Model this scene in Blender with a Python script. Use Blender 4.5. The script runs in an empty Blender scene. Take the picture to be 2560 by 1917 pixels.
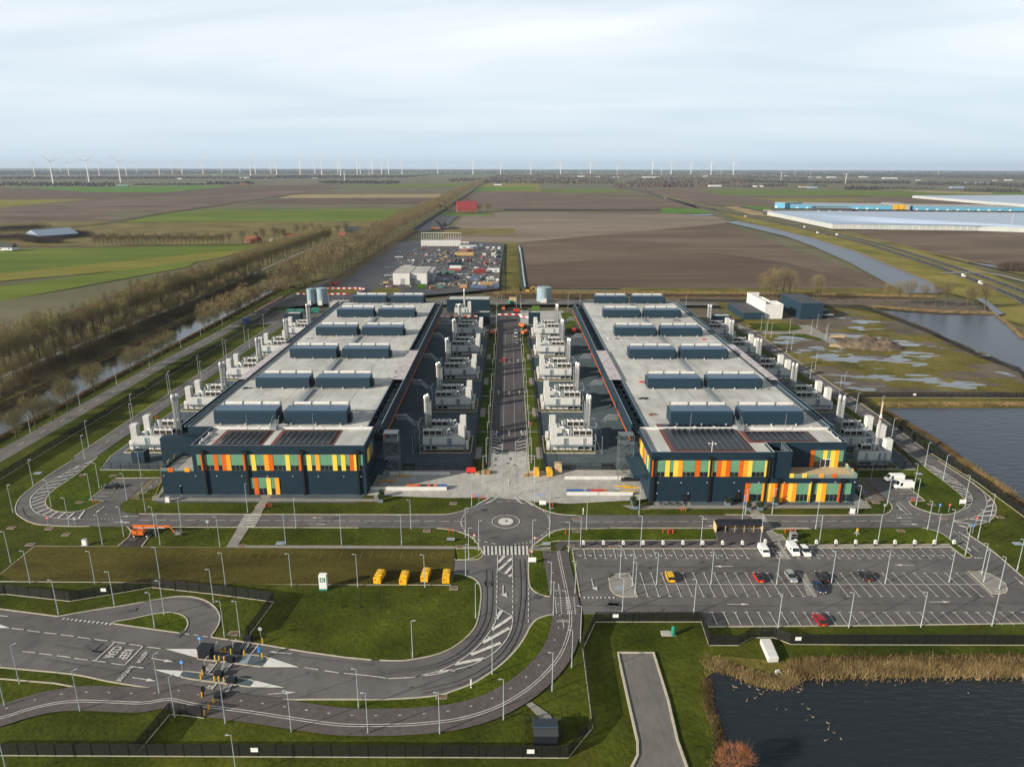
import bpy, bmesh, math, random
import numpy as np
from mathutils import Vector, Matrix
from mathutils.geometry import tessellate_polygon
random.seed(7); RNG = np.random.default_rng(7)
S = bpy.context.scene; C = S.collection; R = math.radians

# ---------------------------------------------------------------- camera
F, CX, CY, H = 1775., 1280., 958.5, 92.
PITCH, YAW, ROLL = R(16.95), R(.26), R(.16)
def _basis():
    cp, sp, cy, sy = math.cos(PITCH), math.sin(PITCH), math.cos(YAW), math.sin(YAW)
    f = Vector((sy*cp, cy*cp, -sp)); r0 = Vector((cy, -sy, 0)); u0 = Vector((sy*sp, cy*sp, cp))
    c, s = math.cos(ROLL), math.sin(ROLL)
    return f, r0*c+u0*s, u0*c-r0*s
CF, CR, CU = _basis()
cam = bpy.data.cameras.new('camera'); camo = bpy.data.objects.new('camera', cam); C.objects.link(camo)
m = Matrix.Identity(4)
for i in range(3): m[i][0] = CR[i]; m[i][1] = CU[i]; m[i][2] = -CF[i]
m[2][3] = H; camo.matrix_world = m
cam.sensor_width = 36; cam.lens = 36*F/2560; cam.clip_start = 1; cam.clip_end = 80000
S.camera = camo
S.render.resolution_x = 1024; S.render.resolution_y = 766

# ---------------------------------------------------------------- light
SUN_EL, SHD = R(20.5), R(29)          # elevation; direction the shadows fall, from +X
sv = Vector((-math.cos(SHD)*math.cos(SUN_EL), -math.sin(SHD)*math.cos(SUN_EL), math.sin(SUN_EL)))
sun = bpy.data.lights.new('sun', 'SUN'); sun.energy = 5.0; sun.angle = R(.6); sun.color = (1, .9, .76)
suno = bpy.data.objects.new('sun', sun); C.objects.link(suno)
suno.rotation_euler = sv.to_track_quat('Z', 'Y').to_euler(); suno.location = (-200, -100, 300)
W = bpy.data.worlds.new('World'); S.world = W; W.use_nodes = True
nt = W.node_tree; nt.nodes.clear()
def wn(t, **k):
    n = nt.nodes.new(t)
    for a, b in k.items(): setattr(n, a, b)
    return n
sky = wn('ShaderNodeTexSky', sky_type='NISHITA', sun_disc=False)
sky.sun_elevation = SUN_EL; sky.sun_rotation = math.atan2(sv.x, sv.y); sky.altitude = 50
sky.air_density = 1.0; sky.dust_density = 1.5
bg = wn('ShaderNodeBackground'); out = wn('ShaderNodeOutputWorld')
tc = wn('ShaderNodeTexCoord'); sep = wn('ShaderNodeSeparateXYZ')
nt.links.new(tc.outputs['Generated'], sep.inputs[0])
def math_(op, a, b=None):
    n = wn('ShaderNodeMath', operation=op)
    for i, v in enumerate((a, b)):
        if v is None: continue
        if isinstance(v, (int, float)): n.inputs[i].default_value = v
        else: nt.links.new(v, n.inputs[i])
    return n.outputs[0]
zz = math_('ADD', math_('MAXIMUM', sep.outputs[2], 0), .085)
cmb = wn('ShaderNodeCombineXYZ')
nt.links.new(math_('DIVIDE', sep.outputs[0], zz), cmb.inputs[0])
nt.links.new(math_('DIVIDE', sep.outputs[1], zz), cmb.inputs[1])
noi = wn('ShaderNodeTexNoise'); noi.inputs['Scale'].default_value = .55; noi.inputs['Detail'].default_value = 7
noi.inputs['Roughness'].default_value = .5; noi.inputs['Distortion'].default_value = .5
mp = wn('ShaderNodeMapping'); mp.inputs['Rotation'].default_value = (0, 0, R(35)); mp.inputs['Scale'].default_value = (.5, 1, 1)
mp.inputs['Location'].default_value = (3.1, 1.7, 0)
nt.links.new(cmb.outputs[0], mp.inputs[0]); nt.links.new(mp.outputs[0], noi.inputs[0])
rp = wn('ShaderNodeValToRGB'); rp.color_ramp.elements[0].position = .38; rp.color_ramp.elements[1].position = .6
rp.color_ramp.elements[0].color = (8.0, 9.2, 10.3, 1); rp.color_ramp.elements[1].color = (11.0, 11.5, 11.8, 1)
nt.links.new(noi.outputs['Fac'], rp.inputs[0])
# veil of thin cloud over the physical sky, a little bluer and darker low down near the horizon
low = wn('ShaderNodeMapRange'); low.inputs[1].default_value = 0; low.inputs[2].default_value = .16
nt.links.new(sep.outputs[2], low.inputs[0])
mx = wn('ShaderNodeMix', data_type='RGBA'); mx.inputs[6].default_value = (7.3, 8.9, 10.3, 1)
nt.links.new(low.outputs[0], mx.inputs[0]); nt.links.new(rp.outputs[0], mx.inputs[7])
mx2 = wn('ShaderNodeMix', data_type='RGBA'); mx2.inputs[0].default_value = .88
nt.links.new(sky.outputs[0], mx2.inputs[6]); nt.links.new(mx.outputs[2], mx2.inputs[7])
# sky strength dimmed above the frame, added to cut ambient light and raise contrast
hi = wn('ShaderNodeMapRange'); hi.inputs[1].default_value = .2; hi.inputs[2].default_value = .6
hi.inputs[3].default_value = 1; hi.inputs[4].default_value = .3
nt.links.new(sep.outputs[2], hi.inputs[0])
nt.links.new(mx2.outputs[2], bg.inputs[0]); nt.links.new(math_('MULTIPLY', hi.outputs[0], .069), bg.inputs[1])
nt.links.new(bg.outputs[0], out.inputs[0])
S.view_settings.view_transform = 'Standard'; S.view_settings.look = 'None'
S.view_settings.exposure = .5; S.view_settings.gamma = 1
S.cycles.max_bounces = 5; S.cycles.diffuse_bounces = 2; S.cycles.glossy_bounces = 3; S.cycles.transparent_max_bounces = 16
S.cycles.volume_bounces = 0; S.cycles.use_denoising = True; S.cycles.caustics_reflective = False

# ---------------------------------------------------------------- pixels of the photograph to points on the ground
def ray(x, y): return CF + CR*((x-CX)/F) - CU*((y-CY)/F)
def G(x, y, z=0.):
    d = ray(x, y); t = (z-H)/d.z; return (d.x*t, d.y*t)
def atY(x, y, Y):
    d = ray(x, y); t = Y/d.y; return (d.x*t, H+d.z*t)
V = {'a':(0,1150,.36232),'b':(300,700,.31703),'c':(800,700,.31703),'d':(1400,700,.36232),'e':(1400,1200,.27174),'f':(1960,1200,.27174),
 'g':(1760,1467,.36166),'h':(960,1317,.36232),'i':(0,350,.45208),'j':(800,400,.27125),'k':(1560,400,.45208),'l':(0,600,.33207),
 'm':(0,1500,.45208),'n':(1800,700,.36225),'o':(400,1300,.40687),'p':(900,1100,.36166),'q':(1700,640,.38879),'r':(960,560,.14467),
 't':(480,1580,.1087),'u':(640,680,.16275),'v':(1000,720,.22604),'w':(2000,1150,.25316),'x':(1860,400,.31646),'y':(0,380,.28933),
 'z':(1240,380,.28933),'A':(1600,1080,.26221),'B':(380,980,.27125),'I':(310,960,.13285),'J':(2050,960,.14493),'D':(1160,1370,.12076),
 'E':(0,1380,.14493),'K':(240,1480,.14493),'L':(300,1280,.07233),'M':(760,1400,.18083),'N':(1860,1330,.10267),'s':(0,0,1)}
def px(s):
    o = []; cur = None
    for t in s.split():
        if t[0].isalpha(): cur = t[0]; t = t[1:]
        a, b = t.split(','); v = V[cur]; o.append((v[0]+float(a)*v[2], v[1]+float(b)*v[2]))
    return o
def P(s, z=0.): return [G(x, y, z) for x, y in px(s)]
def P1(s, z=0.): return P(s, z)[0]

# ---------------------------------------------------------------- materials
MATS = {}
def mat(name, col, rough=.7, metal=0., var=0., vs=.3, col2=None, spec=.4, bump=0., bs=2., alpha=1., emit=0., stretch=None, detail=5, lo=.35, hi=.65):
    m = bpy.data.materials.new(name); m.use_nodes = True; t = m.node_tree; b = t.nodes['Principled BSDF']
    b.inputs['Base Color'].default_value = (*col, 1); b.inputs['Roughness'].default_value = rough
    b.inputs['Metallic'].default_value = metal; b.inputs['Specular IOR Level'].default_value = spec
    if alpha < 1: b.inputs['Alpha'].default_value = alpha
    if emit: b.inputs['Emission Color'].default_value = (*col, 1); b.inputs['Emission Strength'].default_value = emit
    if var or col2 or bump:
        g = t.nodes.new('ShaderNodeNewGeometry'); vec = g.outputs['Position']
        if stretch:
            mpn = t.nodes.new('ShaderNodeMapping'); mpn.inputs['Scale'].default_value = stretch
            t.links.new(vec, mpn.inputs[0]); vec = mpn.outputs[0]
        if var or col2:
            n = t.nodes.new('ShaderNodeTexNoise'); n.inputs['Scale'].default_value = vs; n.inputs['Detail'].default_value = detail
            n.inputs['Roughness'].default_value = .6
            t.links.new(vec, n.inputs[0])
            r = t.nodes.new('ShaderNodeValToRGB'); r.color_ramp.elements[0].position = lo; r.color_ramp.elements[1].position = hi
            c1 = [max(0, c*(1-var)) for c in col]; c2 = col2 or [c*(1+var) for c in col]
            r.color_ramp.elements[0].color = (*c1, 1); r.color_ramp.elements[1].color = (*c2, 1)
            t.links.new(n.outputs['Fac'], r.inputs[0]); t.links.new(r.outputs[0], b.inputs['Base Color'])
        if bump:
            n2 = t.nodes.new('ShaderNodeTexNoise'); n2.inputs['Scale'].default_value = bs; n2.inputs['Detail'].default_value = 4
            t.links.new(vec, n2.inputs[0])
            bp = t.nodes.new('ShaderNodeBump'); bp.inputs['Strength'].default_value = bump; bp.inputs['Distance'].default_value = .3
            t.links.new(n2.outputs['Fac'], bp.inputs['Height']); t.links.new(bp.outputs[0], b.inputs['Normal'])
    MATS[name] = m; return m
def mul(m, kind, scale, lo, hi, amt, axis=None, seed=0., stretch=None):
    """multiply the base colour by a second pattern, for a second scale of wear"""
    t = m.node_tree; b = t.nodes['Principled BSDF']; l = b.inputs['Base Color'].links
    g = t.nodes.new('ShaderNodeNewGeometry'); mpn = t.nodes.new('ShaderNodeMapping'); mpn.inputs['Location'].default_value = (seed, seed, 0)
    if stretch: mpn.inputs['Scale'].default_value = stretch
    t.links.new(g.outputs['Position'], mpn.inputs[0])
    if kind == 'noise':
        n = t.nodes.new('ShaderNodeTexNoise'); n.inputs['Scale'].default_value = scale; n.inputs['Detail'].default_value = 6; o = n.outputs['Fac']
    elif kind == 'vor':
        n = t.nodes.new('ShaderNodeTexVoronoi'); n.inputs['Scale'].default_value = scale; o = n.outputs['Distance']
    else:
        n = t.nodes.new('ShaderNodeTexWave'); n.bands_direction = axis; n.inputs['Scale'].default_value = scale; o = n.outputs['Fac']
    t.links.new(mpn.outputs[0], n.inputs[0])
    mr = t.nodes.new('ShaderNodeMapRange'); mr.inputs[1].default_value = lo; mr.inputs[2].default_value = hi
    mr.inputs[3].default_value = 1-amt; mr.inputs[4].default_value = 1+amt*.35
    t.links.new(o, mr.inputs[0])
    mi = t.nodes.new('ShaderNodeMix'); mi.data_type = 'RGBA'; mi.blend_type = 'MULTIPLY'; mi.inputs[0].default_value = 1
    if l: t.links.new(l[0].from_socket, mi.inputs[6])
    else: mi.inputs[6].default_value = b.inputs['Base Color'].default_value
    t.links.new(mr.outputs[0], mi.inputs[7]); t.links.new(mi.outputs[2], b.inputs['Base Color'])
    return m
M = MATS
mat('grass', (.054,.08,.006), .95, var=.22, vs=.03, col2=(.1,.112,.013), spec=.1, bump=.6, bs=1.2); mul(M['grass'], 'noise', .9, .3, .7, .32); mul(M['grass'], 'noise', .05, .35, .65, .25, seed=40); mul(M['grass'], 'noise', .16, .3, .7, .3, seed=31)
mat('lawn', (.052,.09,.004), .95, var=.22, vs=.06, col2=(.1,.128,.009), spec=.1, bump=.6, bs=1.5); mul(M['lawn'], 'noise', 1.1, .3, .7, .3); mul(M['lawn'], 'wave', .22, .2, .8, .09, axis='DIAGONAL'); mul(M['lawn'], 'noise', .05, .35, .65, .22, seed=90); mul(M['lawn'], 'noise', .25, .3, .7, .28, seed=9, stretch=(1,.3,1))
mat('rough_grass', (.115,.108,.02), .95, var=.22, vs=.05, col2=(.195,.165,.045), spec=.1, bump=.7, bs=1); mul(M['rough_grass'], 'noise', .7, .3, .7, .35)
mat('lot_grass', (.068,.062,.013), .95, var=.2, vs=.06, col2=(.1,.085,.02), spec=.1, bump=.4, bs=1.5, stretch=(.4,1,1)); mul(M['lot_grass'], 'noise', .045, .38, .55, .42, stretch=(.5,1.6,1)); mul(M['lot_grass'], 'noise', 1.3, .3, .7, .25)
mat('asphalt', (.116,.111,.111), .85, var=.1, vs=.09, spec=.25, bump=.15, bs=6); mul(M['asphalt'], 'noise', .35, .25, .5, .25); mul(M['asphalt'], 'noise', .07, .35, .6, .2, seed=70, stretch=(.5,1,1)); mul(M['asphalt'], 'vor', .11, .0, .12, .12, seed=12); mul(M['asphalt'], 'noise', 4, .3, .7, .12)
mat('asphalt_light', (.13,.122,.115), .85, var=.12, vs=.1, spec=.25); mul(M['asphalt_light'], 'noise', .5, .25, .5, .2, stretch=(1,.2,1))
mat('asphalt_violet', (.075,.067,.072), .85, var=.1, vs=.08, spec=.25); mul(M['asphalt_violet'], 'noise', .5, .25, .5, .2, stretch=(1,.2,1))
mat('asphalt_dark', (.035,.034,.036), .8, var=.2, vs=.1, col2=(.06,.057,.056), spec=.3); mul(M['asphalt_dark'], 'noise', .6, .3, .6, .3)
mat('cycle_asphalt', (.1,.088,.087), .88, var=.1, vs=.1, spec=.25); mul(M['cycle_asphalt'], 'noise', 1.2, .3, .6, .2)
mat('concrete', (.4,.39,.36), .85, var=.12, vs=.08, spec=.25, bump=.1); mul(M['concrete'], 'noise', .6, .3, .65, .18, stretch=(1,.35,1))
mat('paving', (.26,.25,.225), .9, var=.1, vs=.5, spec=.2); mul(M['paving'], 'noise', 2.5, .3, .65, .15)
mat('kerb', (.42,.39,.31), .8, var=.15, vs=1.); mat('paint', (.56,.55,.52), .7, var=.2, vs=.8); mul(M['paint'], 'noise', 5, .3, .6, .3)
mat('paint_yellow', (.42,.3,.07), .7, var=.2, vs=1.5)
mat('gravel', (.09,.118,.135), .95, var=.2, vs=2.5, spec=.2, bump=.4, bs=5); mul(M['gravel'], 'noise', .2, .3, .7, .2)
mat('yard_dirt', (.06,.056,.056), .8, var=.3, vs=.05, col2=(.12,.11,.105)); mul(M['yard_dirt'], 'noise', .4, .3, .6, .35)
mat('yard_dark', (.038,.038,.043), .6, var=.2, vs=.05, col2=(.06,.058,.062), spec=.5); mul(M['yard_dark'], 'noise', .3, .3, .6, .3)
mat('soil', (.125,.088,.06), .95, var=.15, vs=.012, col2=(.185,.142,.105), spec=.15, bump=.3, bs=.5, stretch=(.35,1,1)); mul(M['soil'], 'noise', .09, .3, .7, .18, stretch=(.12,1,1)); mul(M['soil'], 'noise', .9, .3, .7, .12, stretch=(.2,1,1))
mat('soil_pale', (.19,.15,.112), .95, var=.15, vs=.008, col2=(.25,.205,.16), spec=.15, stretch=(.3,1,1)); mul(M['soil_pale'], 'noise', .05, .3, .7, .15, stretch=(.1,1,1))
mat('soil_dark', (.098,.068,.048), .95, var=.15, vs=.01, col2=(.135,.098,.072), spec=.15, stretch=(.3,1,1)); mul(M['soil_dark'], 'noise', .05, .3, .7, .15, stretch=(.1,1,1))
mat('crop_green', (.1,.155,.018), .95, var=.15, vs=.01, col2=(.145,.185,.028), spec=.1, stretch=(.25,1,1)); mul(M['crop_green'], 'noise', .06, .3, .7, .15, stretch=(.15,1,1))
mat('crop_olive', (.18,.18,.028), .95, var=.12, vs=.01, col2=(.23,.21,.045), spec=.1, stretch=(.25,1,1)); mul(M['crop_olive'], 'noise', .06, .3, .7, .15, stretch=(.15,1,1))
mat('crop_bright', (.075,.17,.018), .95, var=.12, vs=.01, col2=(.1,.2,.026), spec=.1)
mat('stubble', (.3,.235,.13), .95, var=.15, vs=.02, spec=.1); mat('olive_brown', (.14,.12,.042), .95, var=.2, vs=.02, col2=(.2,.165,.065), spec=.1)
mat('crop_grey', (.12,.12,.065), .95, var=.15, vs=.012, col2=(.16,.15,.095), spec=.1, stretch=(.3,1,1))
mat('reed', (.2,.14,.06), .95, var=.3, vs=.3, col2=(.34,.25,.12), spec=.1); mat('reed_brown', (.1,.07,.035), .95, var=.3, vs=.3, col2=(.17,.115,.055), spec=.1)
mat('white', (.62,.62,.6), .6, var=.05, vs=.4); mul(M['white'], 'noise', 1.5, .3, .6, .08, stretch=(1,1,.2))
mat('white_paint', (.78,.78,.76), .35, spec=.5)
mat('roof_membrane', (.49,.49,.46), .75, var=.1, vs=.05, spec=.3); mul(M['roof_membrane'], 'noise', .4, .3, .6, .15, stretch=(1,.25,1)); mul(M['roof_membrane'], 'noise', .1, .35, .6, .14, seed=50)
mat('navy', (.012,.03,.047), .6, var=.06, vs=.4, spec=.22); mul(M['navy'], 'noise', .12, .3, .7, .12)
mat('navy_ribbed', (.015,.038,.06), .55, spec=.3); mul(M['navy_ribbed'], 'wave', 1.6, 0, 1, .1, axis='X')
mat('navy_dark', (.012,.017,.025), .6); mat('blue_roof', (.06,.12,.2), .4, spec=.5, var=.08, vs=.3)
mat('black', (.008,.008,.01), .6); mat('rubber', (.015,.015,.015), .85); mat('dark_glass', (.012,.02,.022), .08, spec=.8)
mat('green_glass', (.13,.31,.19), .25, var=.08, vs=.5, spec=.6); mat('orange_red', (.62,.12,.008), .5, var=.04, vs=1); mat('orange', (.8,.34,.03), .5, var=.04, vs=1)
mat('yellow', (.85,.6,.08), .5, var=.04, vs=1); mat('mullion', (.3,.36,.34), .4)
mat('red_membrane', (.17,.055,.038), .85, var=.12, vs=.4); mat('solar', (.006,.008,.013), .25, spec=.6); mul(M['solar'], 'noise', .3, .3, .7, .3)
mat('steel', (.42,.43,.43), .35, .6, var=.1, vs=.5); mat('steel_shiny', (.78,.76,.72), .3, .55); mat('galv', (.35,.39,.41), .45, .4, var=.08, vs=1)
mat('lamp_grey', (.42,.48,.5), .45, .2); mat('tank_blue', (.24,.34,.39), .45, var=.08, vs=.3); mat('louvre', (.03,.025,.02), .7)
mat('pipe_grey', (.16,.22,.26), .5, .2); mat('orange_paint', (.65,.14,.02), .45, spec=.5); mat('red_paint', (.6,.03,.02), .4, spec=.5)
mat('skip_yellow', (.72,.42,.012), .45, var=.1, vs=1.2, spec=.5); mat('bollard_yellow', (.72,.4,.02), .45); mat('hydrant', (.55,.06,.03), .5)
mat('wood', (.36,.22,.09), .8, var=.2, vs=2); mat('pale_wood', (.5,.38,.22), .8, var=.2, vs=2); mat('bark', (.085,.07,.045), .95, var=.2, vs=1)
mat('twig', (.17,.145,.06), .95, var=.2, vs=.015, col2=(.23,.19,.085)); mat('twig_brown', (.165,.13,.066), .95, var=.2, vs=.015, col2=(.22,.175,.085)); mat('twig_pale', (.22,.195,.075), .95, var=.2, vs=.015, col2=(.28,.24,.1))
mat('wood_far_brown', (.065,.047,.038), .95, var=.3, vs=.004, col2=(.1,.075,.06)); mat('wood_brush', (.1,.07,.04), .95, var=.3, vs=.03, col2=(.15,.11,.055)); mat('twig_red', (.3,.12,.05), .95, var=.2, vs=.6); mat('twig_canal', (.17,.15,.065), .95, var=.2, vs=.1); mat('far_wood', (.03,.033,.03), .95, var=.3, vs=.004, col2=(.055,.05,.04))
mat('leaf_dark', (.02,.04,.012), .9, var=.3, vs=2); mat('wood_floor', (.13,.115,.045), .95, var=.3, vs=.08, col2=(.19,.17,.05)); mul(M['wood_floor'], 'noise', .6, .3, .7, .3)
mat('ramp', (.15,.145,.135), .85, var=.12, vs=.1, spec=.25, bump=.1); mul(M['ramp'], 'noise', 1.2, .3, .65, .15, stretch=(1,.3,1)); mat('verge_green', (.165,.165,.03), .95, var=.2, vs=.02, col2=(.26,.22,.06), spec=.1); mul(M['verge_green'], 'noise', .3, .3, .7, .2); mat('tyre_mark', (.094,.09,.09), .8, var=.2, vs=.6); mat('tar_patch', (.08,.077,.078), .8, var=.25, vs=.7); mat('tower_grey', (.16,.19,.21), .5, .3); mat('path_grey', (.3,.29,.27), .9, var=.15, vs=.3); mat('mud', (.09,.07,.048), .9, var=.3, vs=.05, col2=(.14,.115,.08), bump=.6, bs=.6); mat('soil_heap', (.09,.068,.045), .95, var=.3, vs=.3, col2=(.15,.115,.08), bump=.8, bs=1)
mat('roof_red', (.24,.035,.04), .7, var=.1, vs=.3); mat('roof_orange', (.2,.065,.035), .8, var=.1, vs=.5); mat('brick', (.22,.1,.06), .9); mat('slate', (.05,.055,.06), .7); mat('grey_clad', (.3,.31,.32), .6)
mat('glasshouse_roof', (.27,.34,.45), .35, var=.05, vs=.02, spec=.7); mat('glasshouse_wall', (.42,.44,.42), .5, var=.08, vs=.1); mat('sky_blue', (.1,.32,.48), .5, var=.06, vs=.05); mat('blue_paint', (.02,.11,.36), .45)
mat('teal', (.02,.2,.14), .5); mat('silver', (.5,.52,.53), .3, .6); mat('car_black', (.012,.013,.016), .15, spec=.7); mat('car_red', (.55,.02,.015), .25, spec=.6); mat('car_dark_red', (.3,.008,.02), .25, spec=.6); mat('car_yellow', (.75,.45,.01), .25, spec=.6); mat('car_navy', (.012,.022,.05), .2, spec=.6); mat('car_white', (.8,.8,.8), .3, spec=.5); mat('plate', (.75,.5,.05), .5); mat('lamp_red', (.5,.01,.01), .3); mat('head_lamp', (.75,.78,.8), .15, spec=.8)
mat('bird', (.13,.105,.08), .8); mat('bird_pale', (.42,.36,.28), .8); mat('purple', (.1,.08,.2), .5); mat('tarp', (.4,.34,.36), .6, var=.12, vs=.6, col2=(.55,.53,.53)); mat('puddle', (.05,.065,.08), .1, spec=.6)
mat('turbine', (.9,.9,.9), .5); mat('sign_blue', (.02,.2,.6), .5); mat('drain_brown', (.17,.085,.05), .8); mat('hatch', (.3,.37,.42), .4, .3)
# water: dark body with wind ripples, mirrors the sky at low angles
def water(name, col, bs, st, rough=.06):
    m = mat(name, col, rough, spec=.5); t = m.node_tree; b = t.nodes['Principled BSDF']; b.inputs['IOR'].default_value = 1.33
    g = t.nodes.new('ShaderNodeNewGeometry'); mp_ = t.nodes.new('ShaderNodeMapping'); mp_.inputs['Scale'].default_value = (.35, 1, 1); mp_.inputs['Rotation'].default_value = (0, 0, .15)
    n = t.nodes.new('ShaderNodeTexNoise'); n.inputs['Scale'].default_value = bs; n.inputs['Detail'].default_value = 3
    bp = t.nodes.new('ShaderNodeBump'); bp.inputs['Strength'].default_value = st; bp.inputs['Distance'].default_value = .2
    t.links.new(g.outputs['Position'], mp_.inputs[0]); t.links.new(mp_.outputs[0], n.inputs[0]); t.links.new(n.outputs['Fac'], bp.inputs['Height']); t.links.new(bp.outputs[0], b.inputs['Normal'])
water('water', (.016,.022,.028), .9, .8); water('water_blue', (.016,.03,.055), .5, 1.0, .3); water('water_canal', (.022,.02,.014), .5, .12)
def fencemat():
    m = bpy.data.materials.new('fence_mesh'); m.use_nodes = True; t = m.node_tree; b = t.nodes['Principled BSDF']
    b.inputs['Base Color'].default_value = (.006, .007, .008, 1); b.inputs['Roughness'].default_value = .7; b.inputs['Alpha'].default_value = .68
    MATS['fence_mesh'] = m
fencemat()
def fencemat2():
    m = M['fence_mesh'].copy(); m.name = 'rail_glass'; b = m.node_tree.nodes['Principled BSDF']; b.inputs['Base Color'].default_value = (.25, .35, .33, 1); b.inputs['Alpha'].default_value = .4; b.inputs['Roughness'].default_value = .1; MATS['rail_glass'] = m
    m = M['fence_mesh'].copy(); m.name = 'fence_light'; b = m.node_tree.nodes['Principled BSDF']; b.inputs['Base Color'].default_value = (.03, .035, .035, 1); b.inputs['Alpha'].default_value = .28; MATS['fence_light'] = m
fencemat2()

# ---------------------------------------------------------------- mesh builder
class MB:
    def __init__(s): s.v = []; s.f = []; s.m = []; s.mats = []
    def mi(s, name):
        if name not in s.mats: s.mats.append(name)
        return s.mats.index(name)
    def add(s, vs, fs, mt):
        k = len(s.v); i = s.mi(mt); s.v += [tuple(v) for v in vs]; s.f += [tuple(k+j for j in f) for f in fs]; s.m += [i]*len(fs); return s
    def box(s, x0, x1, y0, y1, z0, z1, mt, top=None, rz=0, c=None):
        vs = [(x,y,z) for z in (z0,z1) for x,y in ((x0,y0),(x1,y0),(x1,y1),(x0,y1))]
        if rz:
            cx, cy = c or ((x0+x1)/2, (y0+y1)/2); co, si = math.cos(rz), math.sin(rz)
            vs = [(cx+(x-cx)*co-(y-cy)*si, cy+(x-cx)*si+(y-cy)*co, z) for x,y,z in vs]
        s.add(vs, [(0,1,5,4),(1,2,6,5),(2,3,7,6),(3,0,4,7),(3,2,1,0)], mt)
        s.f.append((len(s.v)-4, len(s.v)-3, len(s.v)-2, len(s.v)-1)); s.m.append(s.mi(top or mt)); return s
    def tube(s, a, b, r0, r1=None, n=6, mt='steel', caps=True):
        r1 = r0 if r1 is None else r1; a = Vector(a); b = Vector(b); d = (b-a).normalized()
        u = d.orthogonal().normalized(); w = d.cross(u); vs = []
        for p, r in ((a, r0), (b, r1)):
            for i in range(n):
                t = 2*math.pi*i/n; vs.append(p+u*(r*math.cos(t))+w*(r*math.sin(t)))
        fs = [(i, (i+1)%n, n+(i+1)%n, n+i) for i in range(n)]
        if caps: fs += [tuple(range(n-1,-1,-1)), tuple(range(n, 2*n))]
        return s.add(vs, fs, mt)
    def path(s, pts, r, n=6, mt='steel'):
        for a, b in zip(pts, pts[1:]): s.tube(a, b, r, r, n, mt)
        return s
    def poly(s, pts, z, mt):
        vs = [Vector((p[0], p[1], 0)) for p in pts]; tr = tessellate_polygon([vs]); k = len(s.v); i = s.mi(mt)
        s.v += [(p[0], p[1], z) for p in pts]
        for t in tr:
            a, b, c = (vs[j] for j in t); cr = (b-a).cross(c-a).z
            if abs(cr) < 1e-9: continue
            s.f.append(tuple(k+j for j in (t if cr > 0 else t[::-1]))); s.m.append(i)
        return s
    def prism(s, pts, z0, z1, mt, side=None):
        s.poly(pts, z1, mt); n = len(pts)
        s.add([(x,y,z0) for x,y in pts]+[(x,y,z1) for x,y in pts], [(i,(i+1)%n,n+(i+1)%n,n+i) for i in range(n)], side or mt); return s
    def strip(s, pts, w, z, mt, h=0):
        """flat ribbon of width w along a polyline; h > 0 gives it sides"""
        n = len(pts); L = []; Rr = []
        for i in range(n):
            a = Vector(pts[max(0,i-1)][:2]); b = Vector(pts[min(n-1,i+1)][:2]); p = Vector(pts[i][:2])
            d = (b-a); d = d.normalized() if d.length > 1e-6 else Vector((1,0)); q = Vector((-d.y, d.x))*w/2
            L.append(p+q); Rr.append(p-q)
        zt = z+h
        s.add([(p.x,p.y,zt) for p in L]+[(p.x,p.y,zt) for p in Rr], [(n+i, n+i+1, i+1, i) for i in range(n-1)], mt)
        if h:
            for q in (L, Rr): s.add([(p.x,p.y,z) for p in q]+[(p.x,p.y,zt) for p in q], [(i,i+1,n+i+1,n+i) for i in range(n-1)], mt)
        return s
    def build(s, name, parent=None, smooth=False):
        me = bpy.data.meshes.new(name); me.from_pydata(s.v, [], s.f)
        for k in s.mats: me.materials.append(M[k])
        me.polygons.foreach_set('material_index', s.m)
        if smooth: me.polygons.foreach_set('use_smooth', [True]*len(s.f))
        me.update(); o = bpy.data.objects.new(name, me); C.objects.link(o)
        if parent: o.parent = parent
        return o
def tag(o, label=None, cat=None, group=None, kind=None):
    for k, v in (('label',label),('category',cat),('group',group),('kind',kind)):
        if v: o[k] = v
    return o
def empty(name, loc=(0,0,0), rz=0, label=None, cat=None, group=None):
    o = bpy.data.objects.new(name, None); C.objects.link(o); o.location = loc; o.rotation_euler = (0,0,rz); o.empty_display_size = .5
    return tag(o, label, cat, group)
CH = {}
def kids(o):
    return [c for c in bpy.data.objects if c.parent == o]
def freeze(o):
    """remember a prototype's tree once, so that copies are cheap"""
    t = []
    for c in kids(o): t.append((c, kids(c)))
    CH[o.name] = t; return o
def dup(o, loc, rz=0, label=None, group=None, sc=None):
    r = o.copy(); C.objects.link(r); r.location = loc; r.rotation_euler = (0,0,rz)
    if sc: r.scale = (sc,)*3 if isinstance(sc, (int,float)) else sc
    if label: r['label'] = label
    if group: r['group'] = group
    for c, gs in CH.get(o.name, ()):
        d = c.copy(); C.objects.link(d); d.parent = r
        for g in gs: e = g.copy(); C.objects.link(e); e.parent = d
    return r
class Proto:
    """the first placing moves the prototype itself, later ones copy it"""
    def __init__(s, o): s.o = freeze(o); s.used = False
    def put(s, loc, rz=0, label=None, group=None, sc=None):
        loc = (loc[0], loc[1], loc[2] if len(loc) > 2 else 0)
        if s.used: return dup(s.o, loc, rz, label, group, sc)
        s.used = True; o = s.o; o.location = loc; o.rotation_euler = (0,0,rz)
        if sc: o.scale = (sc,)*3 if isinstance(sc, (int,float)) else sc
        if label: o['label'] = label
        if group: o['group'] = group
        return o
ORD = ['first','second','third','fourth','fifth','sixth','seventh','eighth','ninth','tenth','eleventh','twelfth','thirteenth','fourteenth','fifteenth','sixteenth','seventeenth','eighteenth','nineteenth','twentieth']
TEN = {2:'twenty',3:'thirty',4:'forty',5:'fifty'}
def nth(i):
    if i < 20: return ORD[i]
    i += 1; t, u = divmod(i, 10)
    return (TEN[t][:-1]+'ieth') if u == 0 else TEN[t]+'-'+ORD[u-1]
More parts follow.
